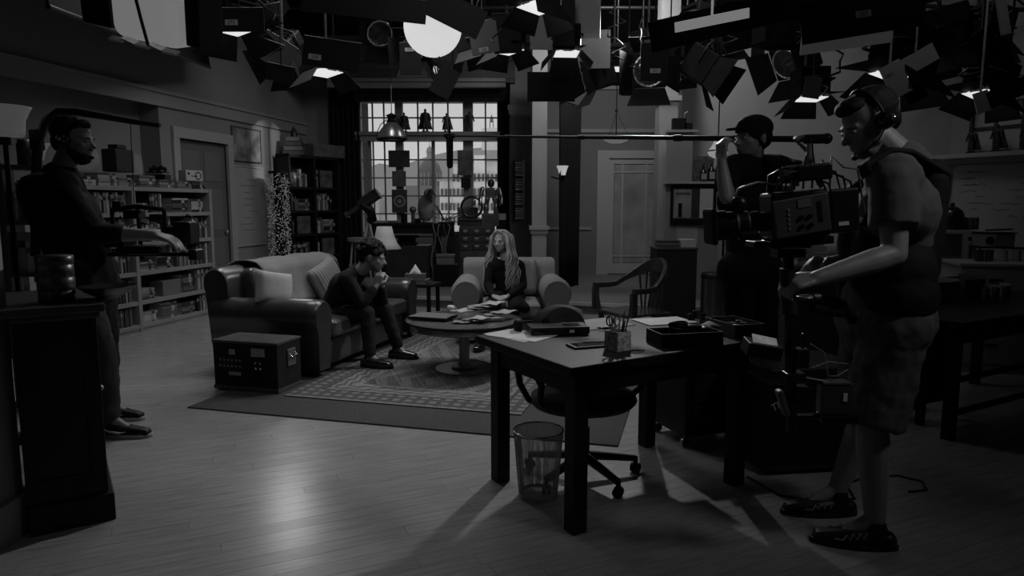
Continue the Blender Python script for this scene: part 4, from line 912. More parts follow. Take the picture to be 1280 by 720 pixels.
for s in (-1, 1):
    b = MB(); b.at(-r.location); y = (-.13 if s < 0 else .13); c = J['chest']; sh = (J['shL'] if s < 0 else J['shR'])
    pts = [c+V((.10, y*.8, .02)), c+V((.115, y*.8, .13)), sh+V((.08, -y*.4, .10)), sh+V((.0, -y*.35, .105)), sh+V((-.09, -y*.3, .05)), c+V((-.16, y, .06)), c+V((-.19, y*.8, -.05))]
    for i in range(len(pts)-1):
        for k in range(4): b.cap(pts[i]+V((0, -.02+.014*k, 0)), pts[i+1]+V((0, -.02+.014*k, 0)), .014, .014, 6)
    organic('shoulder_strap', b, VS, r, .007, 1)
for s in 'LR':
    so, hl, d, l, sL = shoe(r, J['an'+s], J['to'+s], SHB, SHB, 0)
    b = MB(); b.at(-r.location); q = 1
    zz = [(.09, .075), (.10, .045), (.115, .072), (.125, .042), (.14, .066), (.15, .040), (.165, .058), (.175, .036), (.21, .040)]
    for sd in (-1, 1): b = MB(); b.at(-r.location); b.tube([hl+d*x+l*sd*(.056)+V((0, 0, z+.006)) for x, z in zz], .0028, 5); b.build('zigzag_laces', mat('lace_pale', .22, .7), so)
hairball(r, 'short_hair', H, HAIRD, [((0, -.035, .052), (.084, .094, .080)), ((0, -.075, -.005), (.066, .035, .055)), ((0, .040, .088), (.064, .055, .034))], .007, .006)
hairball(r, 'short_beard', H, mat('stubble', .10, .8), [((0, .045, -.078), (.048, .046, .034)), ((0, .025, -.055), (.068, .045, .03))], .006, .003, 2)
headset(r, H, -1)
# ================================================================ CAMERA GEAR
CB = mat('camera_black', .012, .35); CG = mat('camera_panel_grey', .045, .5); LENS = mat('lens_glass', .02, .05)
def cyl_between(b, p, q, r, n=20): return b.tube([p, q], r, n)
# big shoulder camera on the stabiliser, seen side on
O = W(992, 266, 2.38); k = 2.38/FOC
def cpt(px, py, dy=0): return V(((px-992)*k, dy, -(py-266)*k))
tilt = R(6)
t = thing('television_camera', 'large television camera with grey side panel and long lens in front of the cap wearer', 'camera', O); t.rotation_euler = (0, -R(5), 0)
MB().bx(-.095, .105, -.06, .07, -.085, .075).build('body', CB, t, bevel=.012)
m = MB().bx(-.095, .095, -.068, -.058, -.075, .055).build('side_panel', mat('camera_side_grey', .05, .5), t, bevel=.008); m.rotation_euler = (0, -R(5), 0)
b = MB(); 
for i in range(2):
    for j in range(2): b.at((-.005+i*.03, -.068, -.045+j*.03), 0, R(90)).cyl((0, 0, 0), .008, .006, 10)
b.build('button', DKM, m)
MB().bx(-.01, .035, -.0705, -.067, .018, .045).build('label_plate', mat('label_grey', .12, .5), m); MB().bx(.055, .067, -.0705, -.067, -.04, .03).build('latch', BLK, m)
b = MB()
for i in range(5): b.bx(-.05+.001*i, -.044+.001*i, -.0705, -.067, -.05+i*.016, -.042+i*.016)
b.build('indicator_marks', mat('mark_grey', .2, .5), m)
lm = MB(); X = V((1, 0, 0))
for x0, x1, r_ in ((-.10, -.125, .034), (-.125, -.15, .040), (-.15, -.165, .034), (-.165, -.20, .043), (-.20, -.212, .038), (-.212, -.24, .046), (-.24, -.285, .052)): lm.tube([(x0, 0, -.022), (x1, 0, -.022)], r_, 26)
L1 = lm.build('lens', CB, t, bevel=.002)
MB().tube([(-.20, 0, -.022), (-.208, 0, -.022)], .0445, 26).tube([(-.163, 0, -.022), (-.168, 0, -.022)], .0435, 26).build('focus_ring', GRM, L1)
MB().box((-.287, 0, -.022), (.004, .07, .07)).build('front_glass', LENS, L1, bevel=.0015)
MB().bx(-.215, -.14, -.075, -.04, -.075, -.045).build('servo_grip', CB, L1, bevel=.01)
MB().bx(-.30, -.28, -.062, .062, -.085, .04).build('matte_hood', BLKM, L1, bevel=.01)
MB().bx(.105, .205, -.05, .06, -.08, .07).build('battery_pack', BLK, t, bevel=.008)
MB().bx(.13, .165, -.053, -.049, -.055, -.042).build('white_label', PAPER, t)
MB().tube([(-.08, 0, .075), (-.075, 0, .13), (-.03, 0, .15), (.07, 0, .15), (.10, 0, .08)], .011, 10).build('carry_handle', CB, t)
vf = MB().bx(-.02, .10, -.09, -.02, .105, .16).build('viewfinder', CB, t, bevel=.008)
MB().tube([(-.02, -.055, .13), (-.06, -.055, .13)], .028, 18).build('eyepiece', RUB, vf)
MB().tube([(-.03, -.07, .09), (-.03, -.07, .155)], .008, 10).tube([(-.015, -.07, .09), (-.015, -.07, .155)], .008, 10).bx(-.045, .0, -.08, -.06, .155, .162).build('bracket', GRM, t)
MB().tube([(.075, 0, .15), (.072, 0, .25)], .003, 6).build('antenna', BLK, t)
MB().bx(-.055, -.02, -.055, -.05, .075, .095).build('tape', mat('tape_pale', .32, .7), t)
MB().tube([(-.2, -.03, .0), (-.225, -.04, .05), (-.20, -.04, .10), (-.13, -.03, .115), (-.05, -.02, .10)], .004, 6).build('lens_cable', mat('cable_pale', .2, .5), t)
MB().ball((-.205, -.05, .045), (.03, .02, .03), 14).build('wireless_module', CB, t)
for i in range(7):
    a = random.random; p0 = V((-.08+.03*i, -.06, .08)); p3 = V((.02+.03*i, -.05+.01*i, .10-.02*(i % 3)))
    MB().tube([p0, p0+V((.0, -.02, .04+.01*i)), (p0+p3)/2+V((0, -.03, .05)), p3+V((.02, -.02, .03)), p3+V((.05, 0, -.02*i))], .0035, 6).build('cable', BLK if i % 3 else mat('cable_grey', .07, .5), t)
MB().bx(-.10, .12, -.04, .05, -.115, -.088).build('base_plate', DKM, t, bevel=.004)
# stabiliser: gimbal post, grip, sled with monitor and batteries, spring arm
Y_ = 2.42
t = thing('camera_stabiliser', 'black body-worn camera stabiliser post hanging under the big camera', 'stabiliser', W(985, 310, Y_)); o0 = W(985, 310, Y_)
def sp(px, py, Y=Y_): return W(px, py, Y)-o0
MB().box(sp(972, 305), (.20, .10, .022)).box(sp(985, 316), (.10, .07, .03)).build('stage', CB, t, bevel=.004)
MB().tube([sp(985, 312), sp(990, 540)], .019, 16).build('post', CB, t)
MB().tube([sp(984, 335), sp(987, 392)], .027, 18).build('grip', RUB, t)
MB().tube([sp(1006, 372)+V((.024*math.cos(a*PI/8), .024*math.sin(a*PI/8), 0)) for a in range(17)], .006, 8).tube([sp(1000, 372), sp(1025, 371)], .011, 10).build('gimbal', GRM, t)
MB().tube([sp(1012, 373), sp(1052, 380, 2.55), sp(1066, 400, 2.62)], .020, 12).tube([sp(1014, 384), sp(1052, 392, 2.55)], .016, 12).build('spring_arm', CB, t)
mo = MB().box(sp(952, 436), (.125, .085, .05), 0, R(8), R(10)).build('monitor', CB, t, bevel=.004)
MB().box(sp(955, 431)+V((0, -.01, .012)), (.09, .055, .004), 0, R(38), R(12)).build('screen', mat('monitor_screen', .3, .2, ns=40, na=.9, emit=.10), mo)
for q_ in ((470, 480), (520, 520)): MB().tube([sp(985, q_[0]), sp(1045, q_[1])], .011, 10).build('cross_bar', DKM, t)
bt = MB().box(sp(1043, 497), (.115, .05, .115), 0).build('battery', mat('battery_case', .035, .4), t, bevel=.006); MB().box(sp(1052, 494)+V((0, -.028, 0)), (.014, .004, .030)).build('white_label', PAPER, bt); MB().box(sp(1043, 477)+V((0, 0, 0)), (.10, .056, .006)).build('top_clip', GRM, bt)
MB().box(sp(1046, 522), (.13, .06, .03)).build('lower_plate', DKM, t, bevel=.004)
MB().box(sp(978, 503), (.022, .04, .10), 0, 0, -R(20)).build('side_module', mat('module_grey', .06, .5), t, bevel=.006)
for q_, d_ in (((1000, 447), (.05, .05, .07)), ((992, 470), (.07, .06, .03)), ((1000, 490), (.05, .05, .05)), ((1003, 430), (.008, .02, .08))): MB().box(sp(*q_), d_).build('electronics', CB, t, bevel=.004)
MB().tube([sp(1013, 430), sp(1030, 440), sp(1035, 470), sp(1046, 470), sp(1060, 462, 2.5)], .0025, 6).tube([sp(1015, 460), sp(1035, 452), sp(1060, 455, 2.5)], .0025, 6).build('thin_cable', mat('cable_grey2', .15, .5), t)
# equipment case behind it with chalked letters
t = thing('equipment_case', 'black equipment case with pale lettering behind the stabiliser', 'case', (1.50, 3.55, 0), R(8))
MB().bx(-.22, .30, -.16, .25, .03, .56).build('case_body', BLK, t, bevel=.008); [MB().bx(-.23, .31, -.17, .26, z, z+.02).build('edge_trim', mat('case_edge', .02, .4), t) for z in (.03, .48)]
text('TB-6', .055, mat('chalk_letters', .30, .8), t, (-.16, -.164, .38), (R(90), R(-25), 0))
# microphone boom
a, b_ = W(562, 170, 6.5), W(1014, 174, 3.72)
t = thing('microphone_boom', 'long black boom pole held across the set above the actors', 'boom pole', b_)
n = 4
for i in range(n):
    p, q = (a-b_)*(i/n), (a-b_)*((i+1)/n)
    MB().tube([p, q], .017-.003*i, 12).build('pole_section', DKM, t)
    if i: MB().tube([p-(q-p).normalized()*.03, p+(q-p).normalized()*.03], .024-.003*i, 12).build('clutch', CB, t)
MB().tube([V((-.04, 0, 0)), V((.06, -.03, 0))], .026, 12).ball((.07, -.03, 0), .03, 10).build('pole_end', CB, t)
t = thing('boom_microphone', 'black shotgun microphone hanging at the end of the boom pole in front of the window', 'microphone', a)
MB().cap((0, 0, -.02), (0, 0, -.27), .034, .030, 16).build('windshield', BLKM, t); MB().tube([(0, 0, 0), (.0, 0, .10)], .012, 8).box((0, 0, .0), (.10, .05, .04)).build('shock_mount', CB, t, bevel=.004)
# left stabiliser rig: arched support pole and small camera
t = thing('support_arm_rig', 'curved black back support pole arching over the bearded operator', 'support rig', W(50, 300, 4.05)); o1 = W(50, 300, 4.05)
pts = [(45, 320), (46, 260), (46, 200), (49, 172), (58, 151), (73, 140), (95, 140), (130, 146), (165, 152), (200, 157)]
MB().tube([W(x, y, 4.05)-o1 for x, y in pts], [.03, .03, .028, .026, .026, .024, .022, .018, .016, .014], 14).build('arched_pole', mat('support_pole', .03, .3), t)
MB().tube([W(163, 152, 4.05)-o1, W(168, 265, 3.98)-o1], .0025, 5).build('suspension_line', BLK, t)
MB().box(W(46, 175, 4.05)-o1, (.06, .06, .12)).build('clamp', CB, t, bevel=.01)
O2 = W(192, 292, 3.93)
t = thing('stabiliser_camera', 'black handheld stabiliser camera held before the left operator', 'camera', O2)
def c2(px, py, Y=3.93): return W(px, py, Y)-O2
MB().box(c2(233, 291), (.10, .12, .13)).build('body', CB, t, bevel=.01)
MB().tube([c2(225, 291), c2(206, 291)], .042, 20).build('lens', CB, t)
for q_, d_ in (((150, 298), (.12, .14, .10)), ((178, 312), (.24, .12, .05)), ((245, 318), (.05, .10, .06))): MB().box(c2(*q_), d_).build('electronics', CB, t, bevel=.008)
MB().tube([c2(140, 262), c2(170, 258), c2(205, 262)], .014, 10).tube([c2(140, 262), c2(142, 300)], .012, 10).tube([c2(172, 258), c2(176, 310)], .012, 10).tube([c2(205, 262), c2(208, 300)], .012, 10).tube([c2(135, 318), c2(240, 318)], .013, 10).build('frame', CB, t)
for q_, d_ in (((168, 268), (.09, .08, .05)), ((148, 258), (.05, .05, .06)), ((196, 272), (.06, .06, .04))): MB().box(c2(*q_), d_).build('accessory', BLK, t, bevel=.006)
for q_, d_ in (((172, 281), (.018, .004, .006)), ((181, 305), (.03, .004, .006)), ((190, 276), (.04, .004, .02))): MB().box(c2(*q_)+V((0, -.075, 0)), d_, 0, 0, R(15)).build('small_label', PAPER, t)
MB().tube([c2(150, 270), c2(160, 285), c2(185, 275), c2(215, 283)], .004, 6).tube([c2(225, 275), c2(235, 268), c2(248, 278)], .004, 6).build('cable', RUB, t)
# floor cable
solo('floor_cable', MB().tube([(1.20, 3.35, .006), (1.28, 3.12, .006), (1.45, 3.05, .006), (1.62, 3.08, .006), (1.66, 3.25, .006), (1.80, 3.34, .006), (1.98, 3.36, .006), (2.06, 3.28, .006), (2.02, 3.18, .006), (1.92, 3.16, .006)], .005, 6), RUB, 'thin black cable lying on the floor behind the bare legs', 'cable')
# ================================================================ LEFT WALL FURNISHINGS
BCM = mat('bookcase_paint', .27, .6, ns=6, na=.1)
def booklean(): return random.uniform(-.0, .0)
BOOKC = [shade(v, .6) for v in (.02, .05, .09, .14, .20, .28, .36, .12, .03, .45)]
BM_ = {}
def bookmesh(w, d, h, mi):
    key = (round(w, 3), round(d, 2), round(h, 2), mi)
    if key not in BM_:
        b = MB(); b.bx(0, .0025, 0, d, 0, h).bx(w-.0025, w, 0, d, 0, h).bx(0, w, 0, .003, 0, h); b.k = 1; b.bx(.0025, w-.0025, .003, d-.003, .003, h-.004)
        b.k = 2; b.bx(.002, w-.002, -.0006, 0, h*.62, h*.80)
        me = bpy.data.meshes.new('book'); me.from_pydata(b.v, [], b.f)
        for q in (BOOKC[mi], PAPER, BOOKC[(mi+6) % 10]): me.materials.append(q)
        me.polygons.foreach_set('material_index', b.mi); me.update(); BM_[key] = me
    return BM_[key]
TONE = ['black', 'very dark', 'dark', 'mid dark', 'mid grey', 'pale grey', 'pale', 'dark grey', 'near black', 'whitish']
ORD = ['first', 'second', 'third', 'fourth', 'fifth', 'sixth', 'seventh', 'eighth', 'ninth', 'tenth', 'eleventh', 'twelfth', 'thirteenth', 'fourteenth', 'fifteenth', 'sixteenth', 'seventeenth', 'eighteenth', 'nineteenth', 'twentieth', 'twenty-first', 'twenty-second', 'twenty-third', 'twenty-fourth']
def upright(M, x0, x1, z, H, where, group, dmin=.15, front=0.02, lean=True):
    x = x0; i = 0
    while x < x1-.02:
        w = random.choice((.018, .022, .028, .034, .042)); h = min(H-.015, random.choice((.19, .21, .23, .25, .27))); mi = random.randrange(10)
        if x+w > x1: break
        o = bpy.data.objects.new('book', bookmesh(w, random.choice((.15, .18)), h, mi)); COL.objects.link(o)
        o.matrix_world = M @ Matrix.Translation((x, front+random.uniform(0, .03), z))
        tag(o, '%s upright book, %s from left, %s' % (TONE[mi], ORD[min(i, 23)], where), 'book', group); x += w+.0015; i += 1
def stack(M, x, z, n, where, group, W_=.22, y=.03, wide=None):
    zz = z
    for i in range(n):
        t_ = random.choice((.02, .028, .036)); mi = random.randrange(10); w = (wide or W_)*random.uniform(.85, 1.0)
        o = bpy.data.objects.new('book', bookmesh(t_, .17, w, mi)); COL.objects.link(o)
        o.matrix_world = M @ Matrix.Translation((x+w/2, y+random.uniform(-.01, .01), zz+t_)) @ Matrix.Rotation(R(random.uniform(-3, 3)), 4, 'Z') @ Matrix.Rotation(-PI/2, 4, 'Y') @ Matrix.Translation((-t_, 0, -w/2)) @ Matrix.Translation((t_, 0, 0))
        # lying flat: spine towards the room
        o.matrix_world = M @ Matrix.Translation((x, y+random.uniform(0, .012), zz)) @ Matrix(((0, 0, 1, 0), (0, 1, 0, 0), (-1, 0, 0, t_), (0, 0, 0, 1)))
        tag(o, '%s flat book, %s up, %s' % (TONE[mi], ORD[i], where), 'book', group); zz += t_+.0008
    return zz
# pale bookcase: local x runs away from the camera along the wall, y into the wall
Y0b, Y1b = 6.10, 8.66
Mb = Matrix.Translation((-3.79-.22*(8.62-Y0b), Y0b, 0)) @ Matrix.Rotation(R(90)-LA, 4, 'Z')
bl_ = (Y1b-Y0b)*kc
bc = thing('bookcase', 'long pale open bookcase full of books against the left wall', 'bookcase', (0, 0, 0)); bc.matrix_world = Mb
SZ = [.06, .32, .64, .96, 1.28, 1.56]; ups = [0, (7.36-Y0b)*kc, bl_-.05]
for z in SZ: MB().bx(0, bl_, .0, .24, z-.022, z+.022).build('shelf', BCM, bc, bevel=.003)
for u in ups: MB().bx(u, u+.05, -.006, .24, 0, 1.582).build('upright', BCM, bc, bevel=.003)
MB().bx(1.9, 1.93, .06, .24, .66, 1.26).build('upright', BCM, bc)
MB().bx(0, bl_, .235, .245, 0, 1.56).build('back_panel', mat('bookcase_back', .03, .8), bc); MB().bx(0, bl_, .01, .03, 0, .045).build('plinth', BCM, bc)
SN = ['bottom shelf', 'second shelf', 'third shelf', 'fourth shelf', 'top inner shelf']
random.seed(11)
for si in range(5):
    z = SZ[si]+.0225; H_ = SZ[si+1]-SZ[si]-.05
    grp = 'books in the pale bookcase '+SN[si]
    # left bay
    upright(Mb, .62 if si else .70, ups[1]-.03, z, H_, SN[si]+', left bay, pale bookcase', grp)
    a, b_ = ups[1]+.06, ups[2]-.02
    if si == 0:
        stack(Mb, a+.02, z, 4, SN[si]+', stack beside middle upright, bookcase', grp, .24); stack(Mb, a+.32, z, 6, SN[si]+', middle stack of right bay', grp, .28); stack(Mb, a+.66, z, 5, SN[si]+', stack at right end', grp, .26); upright(Mb, a+.94, b_, z, H_, SN[si]+', right bay, pale bookcase', grp)
    elif si == 1:
        stack(Mb, a+.02, z, 5, SN[si]+', stack beside middle upright, bookcase', grp, .22)
        solo('file_box', MB().bx(0, .30, 0, .18, 0, .17).bx(-.004, .304, -.004, .184, .15, .175), shade(.15, .7), 'plain grey lidded box on the second shelf up of the bookcase', 'box', Mb @ V((a+.36, .03, z)), R(90)-LA, bevel=.003)
        stack(Mb, a+.70, z, 7, SN[si]+', stack right of grey box', grp, .2); upright(Mb, a+.93, b_, z, H_, SN[si]+', right bay, pale bookcase', grp)
    elif si == 2:
        stack(Mb, a+.02, z, 5, SN[si]+', stack beside middle upright, bookcase', grp, .24); stack(Mb, a+.30, z, 6, SN[si]+', second stack of right bay', grp, .28); upright(Mb, a+.62, a+.84, z, H_, SN[si]+', left of inner divider', grp); upright(Mb, a+.90, b_, z, H_, SN[si]+', right of inner divider', grp)
    elif si == 3:
        upright(Mb, a+.0, a+.40, z, H_, SN[si]+', right bay, pale bookcase', grp); stack(Mb, a+.48, z, 5, SN[si]+', middle stack of right bay', grp, .30); upright(Mb, a+.90, b_, z, H_, SN[si]+', near right end of bookcase', grp)
    else:
        stack(Mb, a+.02, z, 4, SN[si]+', stack beside middle upright, bookcase', grp, .2); upright(Mb, a+.24, a+.44, z, H_, SN[si]+', right bay, pale bookcase', grp); stack(Mb, a+.60, z, 6, SN[si]+', near right end of bookcase', grp, .30); stack(Mb, a+.94, z, 5, SN[si]+', stack at right end', grp, .22)
# things on top of the bookcase
zt_ = SZ[5]+.023
gt = 'books lying on top of the pale bookcase'
for k_, (x, n_) in enumerate(((.62, 3), (.90, 4), (1.16, 4), (1.46, 4), (1.76, 3), (2.06, 3), (2.32, 3))):
    stack(Mb, x, zt_, n_, '%s stack on top of pale bookcase' % ORD[k_], gt, .25)
def onb(x, y, z): return Mb @ V((x, y, z))
GLC = mat('clear_glass', .85, .03, alpha=.16)
jar = thing('glass_carboy', 'big round clear glass jar beside the bearded man on top of the bookcase', 'jar', onb(.84, .13, zt_+.142))
MB().lathe([(.0001, 0), (.08, 0), (.125, .05), (.145, .12), (.13, .19), (.08, .24), (.035, .27), (.03, .31), (.038, .32)], n=30).build('bowl', GLC, jar); MB().ball((0, 0, .335), .025, 12).build('stopper', WHT, jar)
solo('gas_mask_box', MB().bx(-.13, .13, -.09, .09, 0, .24).bx(-.07, .07, -.06, .06, .24, .29), mat('dark_case', .035, .5, ns=9, na=.2), 'dark upright instrument case between the glass jars on the bookcase', 'case', onb(1.28, .13, zt_+.15), R(80), bevel=.012)
jar = thing('bell_jar', 'clear glass bell jar right of the dark case on the bookcase', 'jar', onb(1.54, .14, zt_+.142)); MB().lathe([(.075, 0), (.075, .14), (.06, .19), (.025, .215), (.0001, .22)], n=26).build('dome', GLC, jar); MB().ball((0, 0, .23), .012, 8).build('knob', GLC, jar)
mt_ = thing('toy_microscope_rack', 'small black apparatus on a stand on top of the bookcase', 'apparatus', onb(1.88, .14, zt_+.10)); MB().bx(-.11, .11, -.07, .07, .0, .05).bx(-.10, .10, -.06, .06, .07, .085).build('stand', DKM, mt_)
for i in range(5): MB().ball((-.08+.04*i, .0, .11+.02*(i % 2)), (.022, .03, .03), 10).build('wheel', BLKM, mt_)
rd = thing('tabletop_radio', 'pale rectangular radio with round dial on top of the bookcase', 'radio', onb(2.33, .05, zt_+.095), R(90)-LA-R(8))
MB().bx(-.13, .13, -.05, .07, 0, .125).build('case', mat('radio_case', .42, .5), rd, bevel=.006)
MB().at((.055, -.052, .062), 0, R(90)).tube([(.042*math.cos(a*PI/12), .042*math.sin(a*PI/12), 0) for a in range(25)], .006, 6).build('dial_ring', BLK, rd); MB().at((-.09, -.051, .085), 0, R(90)).cyl((0, 0, 0), .014, .008, 12).build('knob', BLK, rd)
MB().bx(-.05, .05, -.053, -.05, .052, .060).build('tuning_bar', BLK, rd)
# wall lamps behind the near left wall, shelf with books
TLM = mat('lamp_glass', .5, .5, emit=.045)
for nm, (px, py, Y_, r_), lb in (('a', (6, 170, 3.95, .12), 'large frosted uplight lamp shade at the far left edge'), ('b', (45, 200, 4.9, .095), 'smaller frosted uplight shade behind the bearded man')):
    p = W(px, py, Y_); t = thing('torchiere_lamp', lb, 'lamp', (p.x, p.y, 0)); MB().lathe([(.0001, -.01), (r_*.78, 0), (r_*.82, .02), (r_*.86, .09), (r_*1.1, .155), (r_*1.16, .165), (r_*1.05, .155), (r_*.8, .09), (r_*.7, .012)] if nm == 'a' else [(.0001, -.01), (r_*.5, 0), (r_*.6, .05), (r_*.85, .10), (r_, .115), (r_*.8, .10), (r_*.5, .04)], (0, 0, p.z), 30).build('lamp_shade', TLM, t)
    MB().tube([(0, 0, .02), (0, 0, p.z)], .014, 10).cyl((0, 0, p.z-.05), .03, .05, 14).build('pole', DKM, t); MB().lathe([(.0001, 0), (.13, 0), (.13, .015), (.03, .03), (.0001, .03)], n=24).build('base', DKM, t)
t = thing('narrow_shelf_unit', 'tall narrow shelf unit of books behind the tin at the left edge', 'shelf unit', (-3.40, 4.55, 0), R(20))
for x in (0, .30): MB().bx(x, x+.035, 0, .24, 0, 1.66).build('upright', WOD2, t, bevel=.003)
for z in (.1, .5, .9, 1.25, 1.62): MB().bx(.035, .30, .0, .24, z, z+.03).build('shelf', WOD2, t)
Mn = Matrix.Translation((-3.40, 4.55, 0)) @ Matrix.Rotation(R(20), 4, 'Z')
for z, nm in ((.53, 'low'), (.93, 'middle'), (1.28, 'upper')): upright(Mn, .04, .295, z, .30, '%s shelf of narrow unit' % nm, 'books in the narrow shelf unit')
solo('dark_canister', MB().lathe([(.0001, 0), (.05, 0), (.05, .14), (.042, .15), (.042, .17), (.0001, .17)], n=22), mat('canister', .05, .4), 'dark canister standing on the narrow shelf unit', 'canister', Mn @ V((.15, .1, 1.651)))
# poster and white board on the left wall
def wallpic(name, label, cat, Ya, Yb, z0, z1, m, fm, fw=.02):
    M = lframe(Ya); t = thing(name, label, cat); t.matrix_world = M @ Matrix.Translation((.002, 0, 0)); L_ = (Yb-Ya)*kc
    MB().bx(.006, .012, fw, L_-fw, z0+fw, z1-fw).build('sheet', m, t)
    for q in ((0, fw, z0, z1), (L_-fw, L_, z0, z1)): MB().bx(0, .022, q[0], q[1], q[2], q[3]).build('frame_bar', fm, t)
    for q in ((z0, z0+fw), (z1-fw, z1)): MB().bx(0, .022, fw, L_-fw, q[0], q[1]).build('frame_bar', fm, t)
    return t
wallpic('map_poster', 'mottled map poster high on the left wall beside the door', 'poster', 9.62, 10.30, 2.0, 2.48, mat('map_print', .22, .6, ns=5, na=.9), shade(.05), .012)
wb_ = wallpic('whiteboard', 'tall pale whiteboard with faint writing on the left wall under the poster', 'whiteboard', 9.62, 10.34, .80, 1.94, mat('board_white', .34, .4, ns=2, na=.08), TRL)
b = MB(); random.seed(2)
for i in range(9): b.tube([(.0135, .12+random.random()*.2, 1.75-.09*i), (.0135, .3+random.random()*.25, 1.75-.09*i+random.uniform(-.01, .01))], .003, 4)
b.build('marker_lines', shade(.10), wb_)
# dark bookcase beside the window
Mc = Matrix.Translation((-3.36, 10.42, .145)) @ Matrix.Rotation(R(58), 4, 'Z')
CBW = mat('black_brown_wood', .014, .5, ns=5, na=.3)
dc = thing('tall_dark_bookcase', 'tall dark bookcase in the corner left of the window', 'bookcase'); dc.matrix_world = Mc
for x in (0, .49, .98): MB().bx(x, x+.03, 0, .30, 0, 2.02).build('upright', CBW, dc)
DZ = [.05, .42, .78, 1.14, 1.50, 1.98]
for z in DZ: MB().bx(0, 1.01, 0, .30, z-.015, z+.02).build('shelf', CBW, dc)
MB().bx(0, 1.01, .295, .305, 0, 2.0).build('back_panel', CBW, dc)
random.seed(21)
for i in range(5):
    for s_, (a, b_) in enumerate(((.035, .48), (.525, .975))):
        z = DZ[i]+.021; nm = '%s row up, %s column, dark bookcase' % (ORD[i], ('left', 'right')[s_]); g_ = 'books in the tall dark bookcase'
        k_ = (i+s_) % 3
        if k_ == 0: upright(Mc, a, a+.12, z, .33, nm, g_); stack(Mc, a+.16, z, 6, nm, g_, .24)
        elif k_ == 1: upright(Mc, a+.02, b_-.1, z, .33, nm, g_)
        else:
            upright(Mc, a, a+.08, z, .33, nm, g_)
            solo('framed_picture', MB().bx(0, .26, 0, .02, 0, .27), mat('pic_%d' % i, .10, .4, ns=9, na=.8), 'small framed picture '+nm, 'picture', Mc @ V((a+.13, .05, z)), R(58), bevel=.004)
solo('wire_basket', MB().bx(0, .62, 0, .26, 0, .03).bx(-.02, .64, -.02, .0, 0, .20).bx(-.02, .64, .26, .28, 0, .20).bx(-.02, 0, 0, .26, 0, .20).bx(.62, .64, 0, .26, 0, .20), mat('basket', .10, .6, ns=12, na=.4), 'shallow grey tray basket on top of the dark bookcase', 'basket', Mc @ V((.50, .0, 2.001)), R(58), bevel=.006)
t = thing('model_castle', 'small dark tower model on top of the dark bookcase', 'model', Mc @ V((.22, .12, 2.001))); 
for i in range(4): MB().bx(-.16+.02*i, .16-.02*i, -.09, .09, .07*i, .07*i+.065).build('tier', shade(.10 if i % 2 else .05), t, bevel=.008)
MB().lathe([(.05, .28), (.05, .36), (.0001, .44)], n=12).build('spire', BLK, t)
# beaded column lamp
pb = W(350, 300, 10.05); t = thing('beaded_column', 'tall column of glittering beads before the dark bookcase', 'lamp', (pb.x, 10.05, .145))
MB().cyl((0, 0, 0), .15, .03, 24).cyl((0, 0, 1.70), .13, .03, 24).tube([(0, 0, 0), (0, 0, 1.7)], .06, 12).build('core', BLK, t)
b = MB(); random.seed(4)
for i in range(1700):
    a = random.uniform(0, 2*PI); z = .04+1.66*random.random(); r_ = random.uniform(.10, .165); s_ = random.uniform(.006, .012); c_ = V((r_*math.cos(a), r_*math.sin(a), z))
    b.add([tuple(c_+V(q)*s_) for q in ((1,0,0),(-1,0,0),(0,1,0),(0,-1,0),(0,0,1),(0,0,-1))], [(0,2,4),(2,1,4),(1,3,4),(3,0,4),(2,0,5),(1,2,5),(3,1,5),(0,3,5)])
tag(b.build('beads', mat('bead', .95, .3), t), kind='stuff')
# ================================================================ WINDOW SIDE
CUR = mat('black_curtain', .010, .9)
def curtain(name, label, p0, p1, z0, z1, n, m=CUR, amp=.035):
    p0, p1 = V(p0), V(p1); d = p1-p0; nn = V((-d.y, d.x, 0)).normalized(); b = MB()
    b.grid(n*8+1, 6, lambda u, v: tuple(p0+d*u+nn*(amp*math.sin(u*n*2*PI)*(.7+.3*v))+V((0, 0, z0+(z1-z0)*v))))
    return solo(name, b, m, label, 'curtain', solid=.006)
curtain('curtain', 'long black curtain at the left side of the window', (-3.0, 11.46, 0), (-2.50, 11.42, 0), .15, 3.3, 6)
curtain('curtain', 'narrow black curtain at the right side of the window', (-.24, 11.40, 0), (-.06, 11.38, 0), .15, 3.2, 2)
curtain('curtain', 'dark curtain hanging beside the wall sconce', (.71, 10.05, 0), (1.02, 10.6, 0), .15, 2.86, 4, amp=.05)
curtain('valance', 'dark pleated valance above the window', (-2.55, 11.34, 0), (-.10, 11.34, 0), 3.06, 3.30, 16, mat('valance_cloth', .035, .9), .02)
solo('curtain_rod', MB().tube([(.66, 9.98, 2.87), (1.06, 10.68, 2.87)], .016, 10), DKM, 'dark rod carrying the curtain beside the wall sconce', 'curtain rod')
# pendant over the window
p = W(490, 174, 9.0); t = thing('dome_pendant_lamp', 'metal dome pendant lamp hanging in front of the window', 'lamp', p)
MB().lathe([(.185, .0), (.18, .03), (.155, .10), (.10, .17), (.055, .21), (.045, .215)], n=32).build('lamp_shade', mat('brushed_dome', .5, .3, .8), t, solid=.004)
MB().lathe([(.045, .20), (.07, .22), (.05, .25), (.055, .28), (.075, .30), (.04, .315), (.012, .33)], n=24).build('gallery', DKM, t); MB().tube([(0, 0, .32), (0, 0, 4.25-p.z)], .006, 6).build('cord', BLK, t)
MB().lathe([(.18, -.02), (.21, .0), (.18, .015)], n=32).build('rim', BLK, t)
for s in (-1, 1): MB().tube([(s*.06, 0, .25), (s*.14, 0, .19), (s*.185, 0, .10), (s*.19, 0, .0)], .006, 6).build('stay', DKM, t)
